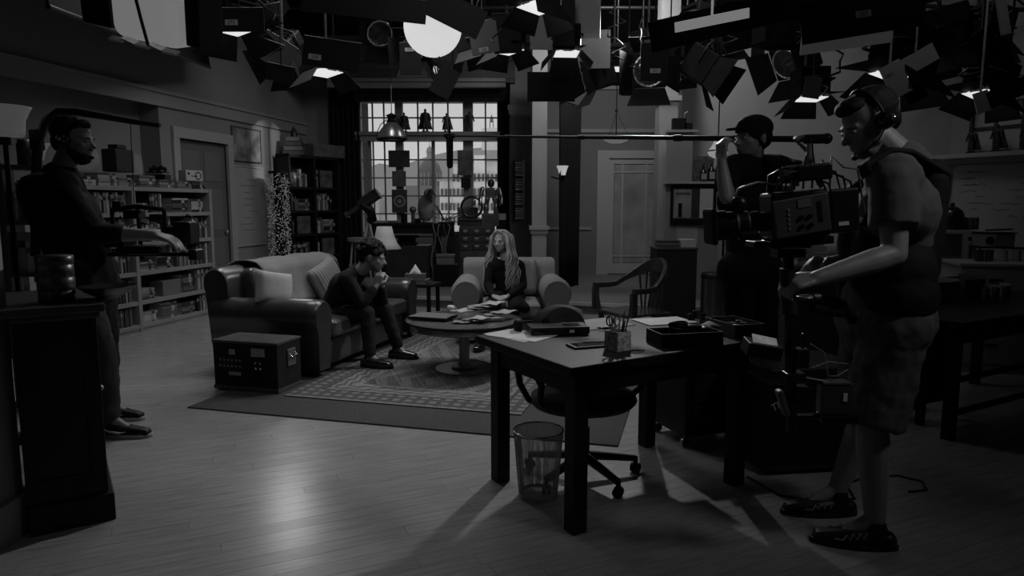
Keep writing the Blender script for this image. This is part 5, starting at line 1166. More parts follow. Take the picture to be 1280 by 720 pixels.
# bowl pendant and milk glass pendant
p = W(770, 178, 9.4); t = thing('bowl_pendant_lamp', 'shallow glowing bowl pendant on a thin rod in front of the hall', 'lamp', p)
MB().lathe([(.0001, -.015), (.08, -.008), (.15, .02), (.195, .06), (.20, .07), (.19, .062), (.0001, .0)], n=32).build('bowl', mat('bowl_glass', .5, .4, emit=.10), t); MB().tube([(0, 0, .0), (0, 0, 4.25-p.z)], .007, 8).build('rod', DKM, t); MB().cyl((0, 0, .40), .02, .03, 12).build('coupling', DKM, t)
for i in range(3): MB().tube([(.18*math.cos(i*2.1), .18*math.sin(i*2.1), .065), (0, 0, .40)], .003, 5).build('stay', DKM, t)
p = W(897, 198, 6.6); t = thing('milk_glass_pendant', 'small glowing milk glass pendant beside the boom operator', 'lamp', p)
MB().lathe([(.0001, -.0), (.04, .004), (.078, .025), (.093, .055), (.09, .072), (.07, .10), (.045, .14), (.035, .19)], n=28).build('globe', mat('milk_glass', .6, .4, emit=.22), t); MB().lathe([(.092, .064), (.097, .07), (.092, .076)], n=28).build('band', BLK, t); MB().tube([(0, 0, .19), (0, 0, 4.25-p.z)], .006, 6).build('cord', BLK, t)
# sconce
p = W(703, 219, 10.1); t = thing('wall_sconce', 'small glowing glass wall sconce on the pale pillar', 'lamp', p)
MB().lathe([(.0001, 0), (.045, 0), (.055, .04), (.07, .09), (.09, .135), (.085, .135), (.06, .08), (.04, .01)], n=8, smooth=False).build('lamp_shade', mat('sconce_glass', .6, .4, emit=.32), t); MB().tube([(0, 0, 0), (0, 0, -.04), (-.06, .05, -.05), (-.15, .14, -.02)], .012, 8).build('bracket', DKM, t)
# figures on the window ledge and on the kitchen ledge (plain caped figurines)
FG = mat('figurine_dark', .03, .5); FG2 = mat('figurine_grey', .08, .5)
def figurine(label, loc, h, rz, m, group, cape=True, seat=False):
    t = thing('figurine', label, 'figurine', loc, rz, group); s = h
    b = MB(); b.cap((-.08*s, 0, .04*s), (-.05*s, 0, .46*s), .05*s, .07*s, 10).cap((.08*s, 0, .04*s), (.05*s, 0, .46*s), .05*s, .07*s, 10).cap((0, 0, .46*s), (0, 0, .74*s), .09*s, .12*s, 12).cap((-.13*s, 0, .77*s), (.13*s, 0, .77*s), .055*s, .055*s, 10).cap((-.16*s, 0, .77*s), (-.24*s, -.02*s, .50*s), .045*s, .035*s, 8).cap((.16*s, 0, .77*s), (.24*s, -.02*s, .50*s), .045*s, .035*s, 8).ball((0, 0, .92*s), (.065*s, .07*s, .08*s), 12).cap((-.07*s, -.0, .035*s), (-.09*s, -.09*s, .03*s), .04*s, .035*s, 8).cap((.07*s, 0, .035*s), (.09*s, -.09*s, .03*s), .04*s, .035*s, 8)
    organic('figure_body', b, m, t, h*.022, 1)
    if cape: MB().grid(13, 7, lambda u, v: ((u-.5)*(.30+.34*(1-v))*s, (.08+.10*(1-v)+.03*math.sin(u*14))*s, (.12+.68*v)*s)).build('cape', m, t, solid=.006)
    MB().cyl((0, 0, -.004), .17*s, .012, 18).build('stand', BLK, t)
    return t
zl = zt+.046
for (px, h, lb, cp, m_) in ((508, .31, 'caped figurine on the window ledge behind the dome lamp', 1, FG), (534, .37, 'tallest caped figurine near the middle of the window ledge', 1, FG), (560, .30, 'caped figurine on the window ledge above the microphone', 1, FG2), (588, .33, 'slim figurine without cape on the ledge at the right mullion', 0, FG)):
    figurine(lb, ((px-640)/FOC*11.48, 11.48, zl), h, R(random.uniform(-15, 15)), m_, 'figurines on the window ledge', cp)
for k_, (px, h, lb) in enumerate(((1212, .23, 'caped figurine at the left end of the kitchen window ledge'), (1243, .25, 'caped figurine in the middle of the kitchen window ledge'), (1279, .24, 'caped figurine cut by the right edge of the picture'))):
    tq = rT(px); pp = RM @ V((tq, .12, 1.876)); figurine(lb, pp, h, RA+R(180)-R(20), FG, 'figurines on the kitchen ledge', 1)
# pictures fixed on the window mullions
def winpic(px0, px1, py0, py1, v, label, ns=6, na=.7):
    x0, x1 = (px0-640)/FOC*11.52, (px1-640)/FOC*11.52; z1, z0 = W(540, py0, 11.52).z, W(540, py1, 11.52).z
    solo('window_picture', MB().bx(0, x1-x0, 0, .02, 0, z1-z0), mat('winpic_%d' % px0, v, .5, ns=ns, na=na), label, 'picture', (x0, 11.515, z0))
winpic(488, 514, 188, 209, .035, 'dark landscape picture fixed on the left window mullion'); winpic(492, 509, 214, 233, .12, 'small grey square picture below the dark one on the left mullion')
winpic(573, 592, 188, 219, .10, 'grey cloudy picture on the right window mullion'); winpic(577, 589, 222, 235, .015, 'small black square picture below the cloudy one')
x0 = (491-640)/FOC*11.5; z1 = W(540, 237, 11.5).z; z0 = W(540, 266, 11.5).z; t = thing('ring_poster', 'dark poster with pale ring propped below the left mullion', 'poster', (x0, 11.5, z0)); w_ = 19/FOC*11.5; h_ = z1-z0
MB().bx(0, w_, 0, .02, 0, h_).build('sheet', shade(.05), t); MB().at((w_/2, -.004, h_/2), 0, R(90)).lathe([(.07, 0), (.085, .004), (.10, 0)], n=28).lathe([(.0001, .003), (.04, 0)], n=20).build('printed_ring', shade(.28), t)
# desk
DY = 10.45; zd = W(505, 279, DY).z
t = thing('window_desk', 'dark wooden desk with instruments in front of the window', 'desk', (-1.64, DY, .145)); hd = zd-.145
MB().bx(-.52, .50, 0, .62, hd-.04, hd).build('desk_top', WOD, t, bevel=.005)
for x in (-.50, .43):
    for y in (.02, .54): MB().bx(x, x+.06, y, y+.06, 0, hd-.04).build('leg', WOD, t)
MB().bx(-.44, .43, .03, .05, hd-.16, hd-.04).build('apron', WOD, t)
zd += .001
def ond(px, dy=.15): return V(((px-640)/FOC*(DY+dy), DY+dy, zd))
k_ = 0
for px, w_, v in ((478, .30, .30), (493, .16, .12)): solo('flat_book', MB().bx(-w_/2, w_/2, -.11, .11, 0, .035), shade(v), ('pale' if v > .2 else 'dark')+' thick book lying on the window desk', 'book', ond(px), .1, bevel=.003)
solo('pen_cup', MB().cyl((0, 0, 0), .05, .15, 20), BLK, 'black cup standing on the window desk', 'cup', ond(506, .08)); solo('bulb_model', MB().ball((0, 0, .20), .055, 14).cyl((0, 0, 0), .03, .15, 12), mat('globe_small', .10, .2), 'small dark globe on a stand on the window desk', 'globe', ond(517)); solo('short_pot', MB().cyl((0, 0, 0), .045, .07, 16), BLK, 'short black pot right of the small globe', 'pot', ond(523, .06))
solo('small_dish', MB().lathe([(.0001, 0), (.07, .0), (.09, .03), (.085, .03), (.0001, .008)], n=22), mat('dish', .45, .3), 'pale dish at the right end of the window desk', 'dish', ond(536, .1))
solo('desk_lamp', MB().tube([(0, 0, 0), (.0, .1, .35), (.16, .0, .52)], .012, 8).lathe([(.09, .40), (.03, .52), (.0001, .53)], (.18, 0, 0), 16).cyl((0, 0, 0), .08, .02, 18), mat('desk_lamp_dark', .08, .3, .5), 'jointed desk lamp standing on the window desk', 'lamp', ond(526, .35))
solo('cloth_bundle', MB().ball((0, 0, .22), (.13, .08, .22), 14).ball((.05, -.02, .44), (.08, .07, .10), 12), mat('bundle', .26, .9, ns=10, na=.3), 'pale draped figure-like bundle on the right of the window desk', 'bundle', ond(533, .45))
sf = thing('wire_sculpture', 'spiky metal stick sculpture standing right of the window desk', 'sculpture', W(556, 283, 10.9)); random.seed(9)
for i in range(14):
    a, e = random.uniform(0, 2*PI), random.uniform(-.2, 1.1); MB().tube([(0, 0, .1), (.30*math.cos(a)*math.cos(e), .2*math.sin(a)*math.cos(e), .1+.34*math.sin(e))], .007, 5).build('rod', GRM, sf)
solo('dark_plinth_box', MB().bx(-.12, .12, -.1, .1, -.22, 0), BLK, 'black box below the spiky sculpture', 'box', W(558, 283, 10.9)+V((0, 0, .075)), bevel=.004)
# typewriter chest and speaker below the desk, cables
solo('low_chest', MB().bx(-.30, .32, -.2, .2, 0, .62), mat('chest_dark', .03, .5, ns=5, na=.3), 'low dark chest beneath the window desk', 'chest', (-1.60, DY+.28, .146), bevel=.006)
solo('typewriter', MB().bx(-.16, .16, -.1, .1, 0, .06).bx(-.14, .14, 0, .1, .06, .11).tube([(-.18, .05, .13), (.18, .05, .13)], .022, 12), BLK, 'black typewriter on the low chest', 'typewriter', (-1.65, DY+.24, .768), bevel=.006)
solo('storage_bin', MB().bx(-.13, .13, -.12, .12, 0, .14).bx(-.14, .14, -.13, .13, .12, .15), shade(.16), 'grey lidded storage box beside the card cabinet', 'box', W(557, 330, 10.5)+V((0, 0, .0)), bevel=.004)
q = W(557, 330, 10.5); solo('black_cube_unit', MB().bx(-.17, .19, -.14, .14, 0, q.z-.148), BLK, 'black cabinet under the grey storage box', 'cabinet', (q.x, q.y, .146), bevel=.006)
cbw = mat('cable_white', .25, .5)
for i in range(5):
    x = -1.20+.055*i; random.seed(i); pts = [(x, DY-.03, hd+.14)]
    for j in range(8): pts.append((x+.04*math.sin(j*1.1+i*2), DY-.05-.02*(j % 2), hd+.10-.12*j))
    solo('hanging_cable', MB().tube(pts, .006, 5), cbw if i % 2 == 0 else shade(.09), ['leftmost', 'second', 'middle', 'fourth', 'rightmost'][i]+' of the cables hanging beside the window desk', 'cable', group='cables hanging beside the window desk')
# card catalogue
YC = 11.0; zc_ = W(590, 283, YC).z; cx0, cx1 = (574-640)/FOC*YC, (618-640)/FOC*YC
t = thing('card_catalogue', 'dark wooden card catalogue with labelled drawers behind the armchair', 'cabinet', (cx0, YC, .146)); wc = cx1-cx0; hc = zc_-.146
MB().bx(0, wc, .012, .42, 0, hc).build('body', WOD2, t, bevel=.004)
rows = [(290, 1), (299.5, 1), (309, 1), (325, 1), (333.5, 1), (342, 1)]
for py, _ in rows:
    zc2 = W(590, py, YC).z-.146
    for i in range(3):
        x = .02+i*(wc-.02)/3; w2_ = (wc-.02)/3-.02
        d_ = MB().bx(x, x+w2_, 0, .02, zc2-.045, zc2+.05).build('drawer', mat('drawer_wood', .045, .4, ns=8, na=.3), t, bevel=.003)
        MB().bx(x+w2_*.3, x+w2_*.7, -.006, 0, zc2+.005, zc2+.035).build('label_holder', mat('brass_label', .35, .4), d_); MB().bx(x+w2_*.42, x+w2_*.58, -.016, 0, zc2-.02, zc2-.008).build('pull', GRM, d_)
zc_ += .001
def onc(px, dy=.18): return V(((px-640)/FOC*(YC+dy), YC+dy, zc_))
solo('turntable', MB().bx(-.17, .17, -.13, .13, 0, .09).bx(-.19, .19, -.15, .15, .09, .12), mat('turntable_dark', .04, .4, ns=10, na=.4), 'dark low apparatus box on the left of the card catalogue', 'box', onc(589), bevel=.005)
solo('wooden_box', MB().bx(-.15, .13, -.12, .12, 0, .19), WOD2, 'dark wooden box carrying the robot on the card catalogue', 'box', onc(614, .16), bevel=.004)
solo('paper_stack', MB().bx(-.06, .06, -.1, .1, 0, .10), PAPER, 'stack of pale papers right of the robot', 'papers', V(((628-640)/FOC*11.3, 11.32, zc_+.10)))
solo('low_bookshelf_block', MB().bx(-.10, .06, -.10, .14, 0, zc_+.10-.147), WOD, 'dark narrow chest right of the card catalogue', 'chest', ((628-640)/FOC*11.3, 11.32, .146))
t = thing('ring_sculpture', 'large upright dark ring on the card catalogue', 'ornament', onc(590, .12)+V((0, 0, .122)))
MB().at((0, 0, .185), 0, R(90), 0).tube([(.165*math.cos(a*PI/16), .165*math.sin(a*PI/16), 0) for a in range(33)], .020, 10).build('ring', mat('ring_metal', .06, .25, .7), t); MB().box((0, 0, .008), (.12, .08, .016)).build('foot', BLK, t); MB().ball((.03, 0, .27), (.04, .03, .06), 12).build('inner_ball', GRM, t)
solo('star_chart', MB().bx(-.17, .17, 0, .015, 0, .30), mat('chart', .12, .5, ns=4, na=.7), 'dark print leaning behind the ring on the catalogue', 'print', onc(585, .36), 0)
rb = thing('toy_robot', 'shiny metal toy robot standing on the wooden box by the window', 'robot toy', onc(614, .15)+V((0, 0, .192)))
RBM = mat('robot_metal', .35, .25, .9)
MB().box((0, 0, .30), (.17, .10, .14)).build('torso', RBM, rb, bevel=.03); MB().ball((0, 0, .43), (.05, .05, .06), 14).build('head', mat('robot_dark', .05, .2, .5), rb)
for s in (-1, 1):
    MB().cap((s*.12, 0, .35), (s*.15, -.02, .24), .035, .028, 10).cap((s*.15, -.02, .24), (s*.15, -.06, .15), .03, .03, 10).build('arm', RBM, rb); MB().cap((s*.05, 0, .22), (s*.07, 0, .12), .04, .03, 10).cap((s*.07, 0, .12), (s*.07, 0, .05), .034, .04, 10).box((s*.07, -.02, .02), (.07, .11, .04)).build('leg', RBM, rb)
rb.scale = (1.15, 1.15, 1.15)
# rack on the pilaster
pr_ = V(((648-640)/FOC*11.08, 11.08, W(648, 275, 11.08).z)); t = thing('slatted_rack', 'tall narrow rack of stacked slats hanging on the wood pilaster', 'rack', pr_)
hh = W(648, 200, 11.08).z-pr_.z
MB().bx(-.09, -.05, -.06, 0, 0, hh).build('side_rail', BLK, t); MB().bx(.07, .10, -.05, 0, 0, hh).build('side_rail', GRM, t)
for i in range(24):
    if i in (5, 11, 17): continue
    MB().bx(-.05, .07, -.05, -.005, .02+i*(hh-.04)/24, .02+i*(hh-.04)/24+.022).build('slat', shade([.6, .35, .5][i % 3]), t)
# telescope
a_, b_ = W(432, 270, 10.2), W(473, 241, 10.2); t = thing('telescope', 'dark telescope on a pale tripod left of the window desk', 'telescope', W(456, 262, 10.2))
o_ = t.location.copy(); A, B = a_-o_, b_-o_; u_ = (B-A)
MB().tube([A+u_*.45, A+u_*.97], .085, 22).tube([A+u_*.97, B], .095, 22).tube([A+u_*.40, A+u_*.45], .06, 18).build('barrel', mat('scope_dark', .03, .3), t); MB().tube([A, A+u_*.42], .035, 14).tube([A, A+u_*.06], .05, 14).build('focus_tube', mat('scope_grey', .08, .3, .4), t)
MB().tube([A+u_*.5+V((0, -.04, 0)), V((.10, -.06, -.02)), V((.11, 0, -.14)), V((.05, 0, -.17))], [.05, .07, .07, .05], 14).build('fork_mount', BLK, t)
gz = -o_.z+.146
for i, (x, y) in enumerate(((-.22, -.14), (.24, -.12), (.03, .3))): MB().tube([(.05, 0, -.15), (.05+x, y, gz)], .018, 8).build('tripod_leg', mat('scope_leg', .45, .4), t)
# stool
p = W(452, 297, 9.72); t = thing('metal_stool', 'tall round stool behind the sofa', 'stool', (p.x, p.y, .146)); hs_ = p.z-.146
MB().cyl((0, 0, hs_-.05), .20, .05, 28).build('seat', mat('stool_seat', .16, .5), t, bevel=.01)
for i in range(4):
    a = R(45+90*i); MB().tube([(.15*math.cos(a), .15*math.sin(a), hs_-.05), (.24*math.cos(a), .24*math.sin(a), 0)], .016, 8).build('leg', mat('stool_leg', .20, .4), t)
MB().tube([(.19*math.cos(a*PI/8), .19*math.sin(a*PI/8), hs_*.5) for a in range(17)], .010, 6).build('foot_ring', GRM, t)
# shaded floor lamp behind the man
p = W(481, 311, 8.75); t = thing('shaded_floor_lamp', 'floor lamp with flared fluted pale shade behind the seated man', 'lamp', (p.x, p.y, 0))
n = 40; pf = [(.205, 0), (.15, .08), (.115, .17), (.09, .285)]
vs = [((r_*(1+.03*math.cos(j*PI)))*math.cos(2*PI*j/n), (r_*(1+.03*math.cos(j*PI)))*math.sin(2*PI*j/n), p.z+z) for r_, z in pf for j in range(n)]
MB().add(vs, [(i*n+j, i*n+(j+1) % n, (i+1)*n+(j+1) % n, (i+1)*n+j) for i in range(3) for j in range(n)], True).build('lamp_shade', mat('fluted_shade', .50, .8, emit=.035), t, solid=.004)
MB().tube([(0, 0, .02), (0, 0, p.z+.22)], .012, 10).build('pole', DKM, t); MB().cyl((0, 0, 0), .14, .02, 28).build('base', DKM, t)
# side table at the far end of the sofa
t = thing('side_table', 'small dark side table at the far end of the sofa', 'table', (-1.03, 7.50, 0), R(-15))
MB().bx(-.20, .20, -.18, .18, .50, .53).build('table_top', WOD, t)
for x in (-.17, .15):
    for y in (-.15, .12): MB().bx(x, x+.035, y, y+.035, 0, .50).build('leg', WOD, t)
t = thing('tissue_box', 'tissue box with a white tissue standing on magazines on the side table', 'tissue box', (-1.06, 7.46, .584)); MB().bx(-.11, .11, -.06, .06, 0, .055).build('carton', shade(.14), t); MB().grid(9, 9, lambda u, v: ((u-.5)*.13, (v-.5)*.10, .052+.11*(1-abs(2*u-1))*(1-abs(2*v-1))**.6+.004*math.sin(9*u))).build('tissue', mat('tissue_white', .65, .9), t, solid=.002)
for i in range(2): solo('magazine', MB().bx(-.13, .13, -.10, .10, 0, .022), shade([.20, .10][i]), ['lower', 'upper'][i]+' of the two magazines under the tissue box', 'magazine', (-1.04, 7.46, .532+.025*i), R(-12+9*i))
# captain's chair
t = thing('wooden_armchair', 'wooden office armchair with bent back rail and spindles facing left', 'chair', (1.10, 6.08, 0), R(-62))
VW = mat('varnished_wood', .055, .25, ns=5, na=.3, stretch=(1, 10, 1), coat=.5)
MB().bx(-.25, .25, -.24, .22, .41, .445).build('seat', VW, t, bevel=.012, seg=3)
for x in (-.22, .22):
    for y in (-.20, .19): MB().tube([(x*1.05, y*1.08, 0), (x, y, .41)], [.020, .026], 8).build('leg', VW, t)
for x in (-.22, .22): MB().tube([(x, -.2, .16), (x, .2, .16)], .013, 8).build('stretcher', VW, t)
rail = []
for i in range(25):
    a = PI*i/24; x = -.29*math.cos(a); y = -.24+.52*math.sin(a)**.8; z = .655+.19*max(0, math.sin(a)-.35)/.65
    rail.append((x, y, z))
b = MB(); vs = []; fs = []
for i, (x, y, z) in enumerate(rail):
    a = PI*i/24; nx, ny = -math.cos(a), math.sin(a); hh_ = .024+.085*max(0, math.sin(a)-.55)
    for dx_, dz_ in ((-.022, -hh_), (.022, -hh_), (.018, hh_), (-.018, hh_)): vs.append((x+nx*dx_, y+ny*dx_, z+dz_))
for i in range(24):
    for j in range(4): fs.append((i*4+j, i*4+(j+1) % 4, i*4+4+(j+1) % 4, i*4+4+j))
b.add(vs, fs).add(vs[:4], [(3, 2, 1, 0)]).add(vs[-4:], [(0, 1, 2, 3)]); b.build('bent_rail', VW, t, bevel=.008, seg=3)
for x in (-.28, .28): MB().tube([(x*.84, -.22, .445), (x, -.23, .64)], .022, 8).bx(x-.02, x+.02, -.255, -.20, .44, .64).build('arm_post', VW, t)
for i in range(7):
    k_ = 7+i*10/6; a = PI*k_/24; x, y = -.29*math.cos(a), -.24+.52*math.sin(a)**.8; MB().tube([(x*.8, .20, .44), (x, y, .79)], .0095, 8).build('spindle', VW, t)
# ================================================================ KITCHEN SIDE
PNL = mat('partition_paint', .27, .7)
YP = 9.0
def pxx(px, Y=YP): return (px-640)/FOC*Y
struct('wall_partition', MB().bx(pxx(830), pxx(898), YP, YP+.12, 0, W(860, 228, YP).z).bx(pxx(832), pxx(862), YP+.0, YP+.12, W(860, 228, YP).z, W(860, 166, YP).z), PNL)
struct('trim_11', MB().bx(pxx(829), pxx(898), YP-.10, YP+.12, W(860, 230, YP).z, W(860, 227, YP).z).bx(pxx(829), pxx(866), YP-.10, YP+.12, W(850, 166, YP).z, W(850, 163, YP).z), TRL)
t = thing('pin_board', 'dark framed notice board with pinned sheets on the partition', 'notice board', (pxx(836), YP-.03, W(860, 281, YP).z)); w_, h_ = pxx(892)-pxx(836), W(860, 232, YP).z-W(860, 281, YP).z
MB().bx(0, w_, 0, .025, 0, h_).build('backing', shade(.03), t)
for q_ in ((0, w_, 0, .07), (0, w_, h_-.02, h_)): MB().bx(q_[0], q_[1], -.015, 0, q_[2], q_[3]).build('frame_bar', BLK, t)
for q_ in ((0, .025), (w_-.025, w_)): MB().bx(q_[0], q_[1], -.015, 0, .07, h_-.02).build('frame_bar', BLK, t)
MB().bx(.04, .27, -.006, -.001, .09, h_-.05).build('print', mat('pinned_print', .30, .6, ns=4, na=.5), t); MB().bx(.38, w_-.04, -.006, -.001, .09, h_-.04).build('sheet', PAPER, t)
MB().bx(.10, .15, -.010, -.006, .10, .28).build('printed_tower', BLK, t); MB().bx(.06, .25, -.0075, -.006, h_-.12, h_-.09).build('printed_heading', shade(.08), t)
for i, (px, w_, h_) in enumerate(((876, .05, .20), (886, .055, .24), (893, .05, .20))):
    q = thing('bottle', ['left squat', 'middle tall', 'right']+[] and ['left squat dark bottle with pale label on the partition ledge', 'middle tall dark bottle on the partition ledge', 'right dark bottle on the partition ledge'][i], 'bottle', (pxx(px, YP-.04), YP-.04, W(860, 227, YP).z+.001), 0, 'bottles on the partition ledge')
    MB().lathe([(.0001, 0), (w_*.9, 0), (w_*.9, h_*.6), (w_*.3, h_*.78), (w_*.28, h_), (.0001, h_)], n=16).build('glass_body', mat('bottle_dark', .012, .1), q); MB().bx(-w_*.7, w_*.7, -w_*.95, -w_*.88, h_*.12, h_*.5).build('label', mat('bottle_label', .34, .7), q)
solo('spotted_canvas', MB().bx(0, .26, 0, .02, 0, .33), mat('spotted', .09, .6, ns=28, na=1.0), 'dark spotted panel leaning behind the bottles', 'panel', (pxx(864, YP+.05), YP+.05, W(860, 227, YP).z+.001)); 
t = thing('radio_set', 'black boxes with small antenna on top of the partition block', 'radio', (pxx(848), YP+.02, W(850, 163, YP).z+.001)); MB().bx(-.12, .05, -.05, .05, 0, .15).build('case', BLK, t); MB().bx(.03, .13, -.05, .05, 0, .09).build('box', BLK, t); MB().tube([(.03, 0, .15), (.04, 0, .22), (.08, 0, .24)], .006, 6).build('antenna', GRM, t)
# dark cabinet with papers
t = thing('dark_storage_cabinet', 'plain dark upright cabinet below the notice board', 'cabinet', (pxx(822, 7.7), 7.7, 0)); wq = pxx(872, 7.7)-pxx(822, 7.7); hq = W(846, 312, 7.7).z
MB().bx(0, wq, 0, .4, 0, hq).build('body', mat('storage_dark', .018, .6, ns=30, na=.3), t, bevel=.004); MB().bx(-.01, wq+.01, -.01, .41, hq, hq+.02).build('cabinet_top', mat('storage_top', .06, .5), t, bevel=.003)
for i in range(3): solo('binder', MB().bx(0, .24, 0, .2, 0, .025), shade([.05, .12, .03][i]), ['lowest', 'middle', 'topmost'][i]+' binder of the pile on the dark cabinet', 'binder', (pxx(822, 7.7)+.02, 7.74, hq+.021+.027*i), 0, 'binders on the dark cabinet', bevel=.003)
solo('pale_carton', MB().bx(0, .17, 0, .15, 0, .09), shade(.42), 'pale printed carton right of the binders on the dark cabinet', 'carton', (pxx(822, 7.7)+.28, 7.74, hq+.021), .05, bevel=.003)
solo('wall_notice', MB().bx(0, .28, 0, .004, 0, .20), shade(.40), 'white notice hanging on the partition above the cartons', 'notice', (pxx(845), YP-.006, W(860, 302, YP).z))
t = thing('pedal_bin', 'tall shiny metal waste bin with dark lid behind the table', 'bin', (2.27, 7.55, 0)); MB().cyl((0, 0, .02), .16, .57, 30).build('body', mat('brushed_steel', .16, .3, .9, ns=3, na=.5, stretch=(6, 6, .1)), t); MB().lathe([(.165, .58), (.165, .62), (.15, .64), (.0001, .65)], n=30).cyl((0, 0, 0), .165, .03, 30).build('lid', BLK, t)
t = thing('door_strip_lamp', 'thin dark stand between the notice board and the boom operator', 'stand', (pxx(904, 8.4), 8.4, 0)); MB().tube([(0, 0, 0), (0, 0, 1.6)], .016, 8).build('pole', BLK, t); MB().cyl((0, 0, 0), .12, .02, 20).build('base', BLK, t)
# kitchen counters along the right wall (local x away from camera, y into the room)
def kloc(px, off, z): q = RM @ V((rT(px), off, z)); return q
CTW = mat('counter_white', .34, .5, ns=6, na=.1)
t = thing('kitchen_counter', 'long dark kitchen counter along the right wall under the microwave', 'counter'); t.matrix_world = RM
k0, k1 = rT(1205), rT(1120)
MB().bx(k0, k1+1.2, .01, .60, 0, .86).build('body', mat('counter_body', .05, .6), t); MB().bx(k0, k1+1.2, .01, .62, .865, .90).build('worktop', mat('worktop', .16, .4), t, bevel=.004)
for i in range(5): d_ = MB().bx(k0+.02+i*.45, k0+.44+i*.45, .60, .615, .64, .84).build('drawer', mat('counter_drawer', .07, .5), t); MB().bx(k0+.18+i*.45, k0+.28+i*.45, .615, .63, .73, .745).build('handle', GRM, d_)
t = thing('white_drawer_unit', 'white drawer unit with dark handle at the right edge of the kitchen', 'cabinet', W(1242, 352, 5.55)*1.0); t.location.z = 0; t.rotation_euler.z = R(-14)
MB().bx(-.24, .40, 0, .5, 0, .885).build('body', CTW, t, bevel=.004); MB().bx(-.26, .42, -.02, .5, .885, .91).build('worktop', mat('worktop_pale', .4, .4), t, bevel=.003)
for z0, z1 in ((.68, .86), (.40, .66), (.08, .38)): d_ = MB().bx(-.22, .38, -.015, 0, z0, z1).build('drawer', CTW, t, bevel=.003); MB().bx(-.04, .06, -.03, -.015, (z0+z1)/2, (z0+z1)/2+.014).build('handle', BLK, d_)
du = t.location.copy()
t = thing('microwave_oven', 'white microwave oven behind the foreground camera operator', 'microwave', (*W(1190, 313, 6.1).xy, .902), R(-12))
MB().bx(-.26, .19, 0, .34, 0, .26).build('case', mat('microwave_white', .38, .4), t, bevel=.006); MB().bx(-.22, .07, -.012, 0, .03, .23).build('door', mat('microwave_door', .07, .2), t, bevel=.003)
MB().bx(.12, .15, -.006, 0, .17, .20).build('display', BLK, t)
b = MB()
for i in range(5): b.bx(.125, .155, -.004, 0, .04+.022*i, .052+.022*i)
b.build('buttons', shade(.20), t)
t = thing('knobbly_jar', 'dark cookie jar like a crouching helmet on top of the microwave', 'jar', (*W(1189, 281, 6.22).xy, 1.163))
MB().lathe([(.0001, 0), (.08, 0), (.10, .05), (.105, .11), (.085, .17), (.04, .205), (.0001, .21)], n=24).build('body', mat('jar_gloss', .015, .15, ns=16, na=.9, bump=.4), t); MB().ball((0, 0, .225), .02, 10).build('knob', DKM, t); MB().tube([(-.10, 0, .10), (-.135, 0, .08)], .02, 8).build('spout', DKM, t)
for i in range(3): solo('spice_tin', MB().cyl((0, 0, 0), .022, .10, 14).cyl((0, 0, .10), .018, .012, 14), shade([.05, .10, .07][i]), ['leftmost', 'middle', 'rightmost'][i]+' of the small tins on the microwave right of the jar', 'tin', (*W(1206+7*i, 281, 6.2).xy, 1.163), 0, 'tins on the microwave')
t = thing('toaster_oven', 'pale radio-like toaster on a dark rack at the right edge', 'toaster', (*W(1246, 318, 5.85).xy, 1.03), R(-12))
MB().bx(-.12, .13, 0, .2, 0, .11).build('case', mat('toaster_grey', .22, .4), t, bevel=.005); MB().bx(-.12, -.02, -.006, 0, .0, .11).build('face', mat('toaster_face', .45, .4), t); MB().at((-.065, -.006, .055), 0, R(90)).cyl((0, 0, 0), .032, .01, 18).build('dial', BLK, t); MB().bx(-.13, .14, -.01, .2, .112, .122).tube([(-.1, 0, .14), (.1, 0, .15)], .008, 6).build('grill_tray', BLK, t)
t = thing('wire_dish_rack', 'dark rack carrying the toaster on the white drawer unit', 'rack', (*W(1246, 318, 5.85).xy, .912), R(-12))
for x in (-.13, .13):
    for y in (.01, .19): MB().tube([(x, y, 0), (x, y, .115)], .008, 6).build('leg', BLK, t)
MB().bx(-.14, .14, 0, .2, .105, .116).build('shelf', BLK, t)
for i, (px, v) in enumerate(((1226, .03), (1238, .05), (1256, .35), (1273, .30))): 
    q = W(px, 324, 5.75); solo('kitchen_jar', MB().cyl((0, 0, 0), .032, .085, 16).cyl((0, 0, .085), .034, .012, 16), shade(v), ['dark jar under the left end of the rack', 'dark jar under the middle of the rack', 'pale jar right of the rack', 'white lidded jar at the picture edge'][i], 'jar', (q.x, q.y+.02, .912), 0)
# whiteboard on the kitchen wall
t = thing('large_whiteboard', 'large pale whiteboard with faint formulas on the kitchen wall', 'whiteboard'); t.matrix_world = RM
x1_ = rT(1187); MB().bx(a0, x1_, .003, .02, 1.0, 1.775).build('board', mat('board_grey_white', .33, .45, ns=2, na=.10), t)
b = MB(); random.seed(8)
for i in range(60):
    x = random.uniform(a0, x1_-.15); z = 1.70-.06*random.randrange(9); L_ = random.uniform(.03, .16)
    b.tube([(x+L_*j/5, .022, z+random.uniform(-.01, .01)) for j in range(6)], .0022, 4)
tag(b.build('marker_writing', shade(.10), t), kind='stuff')
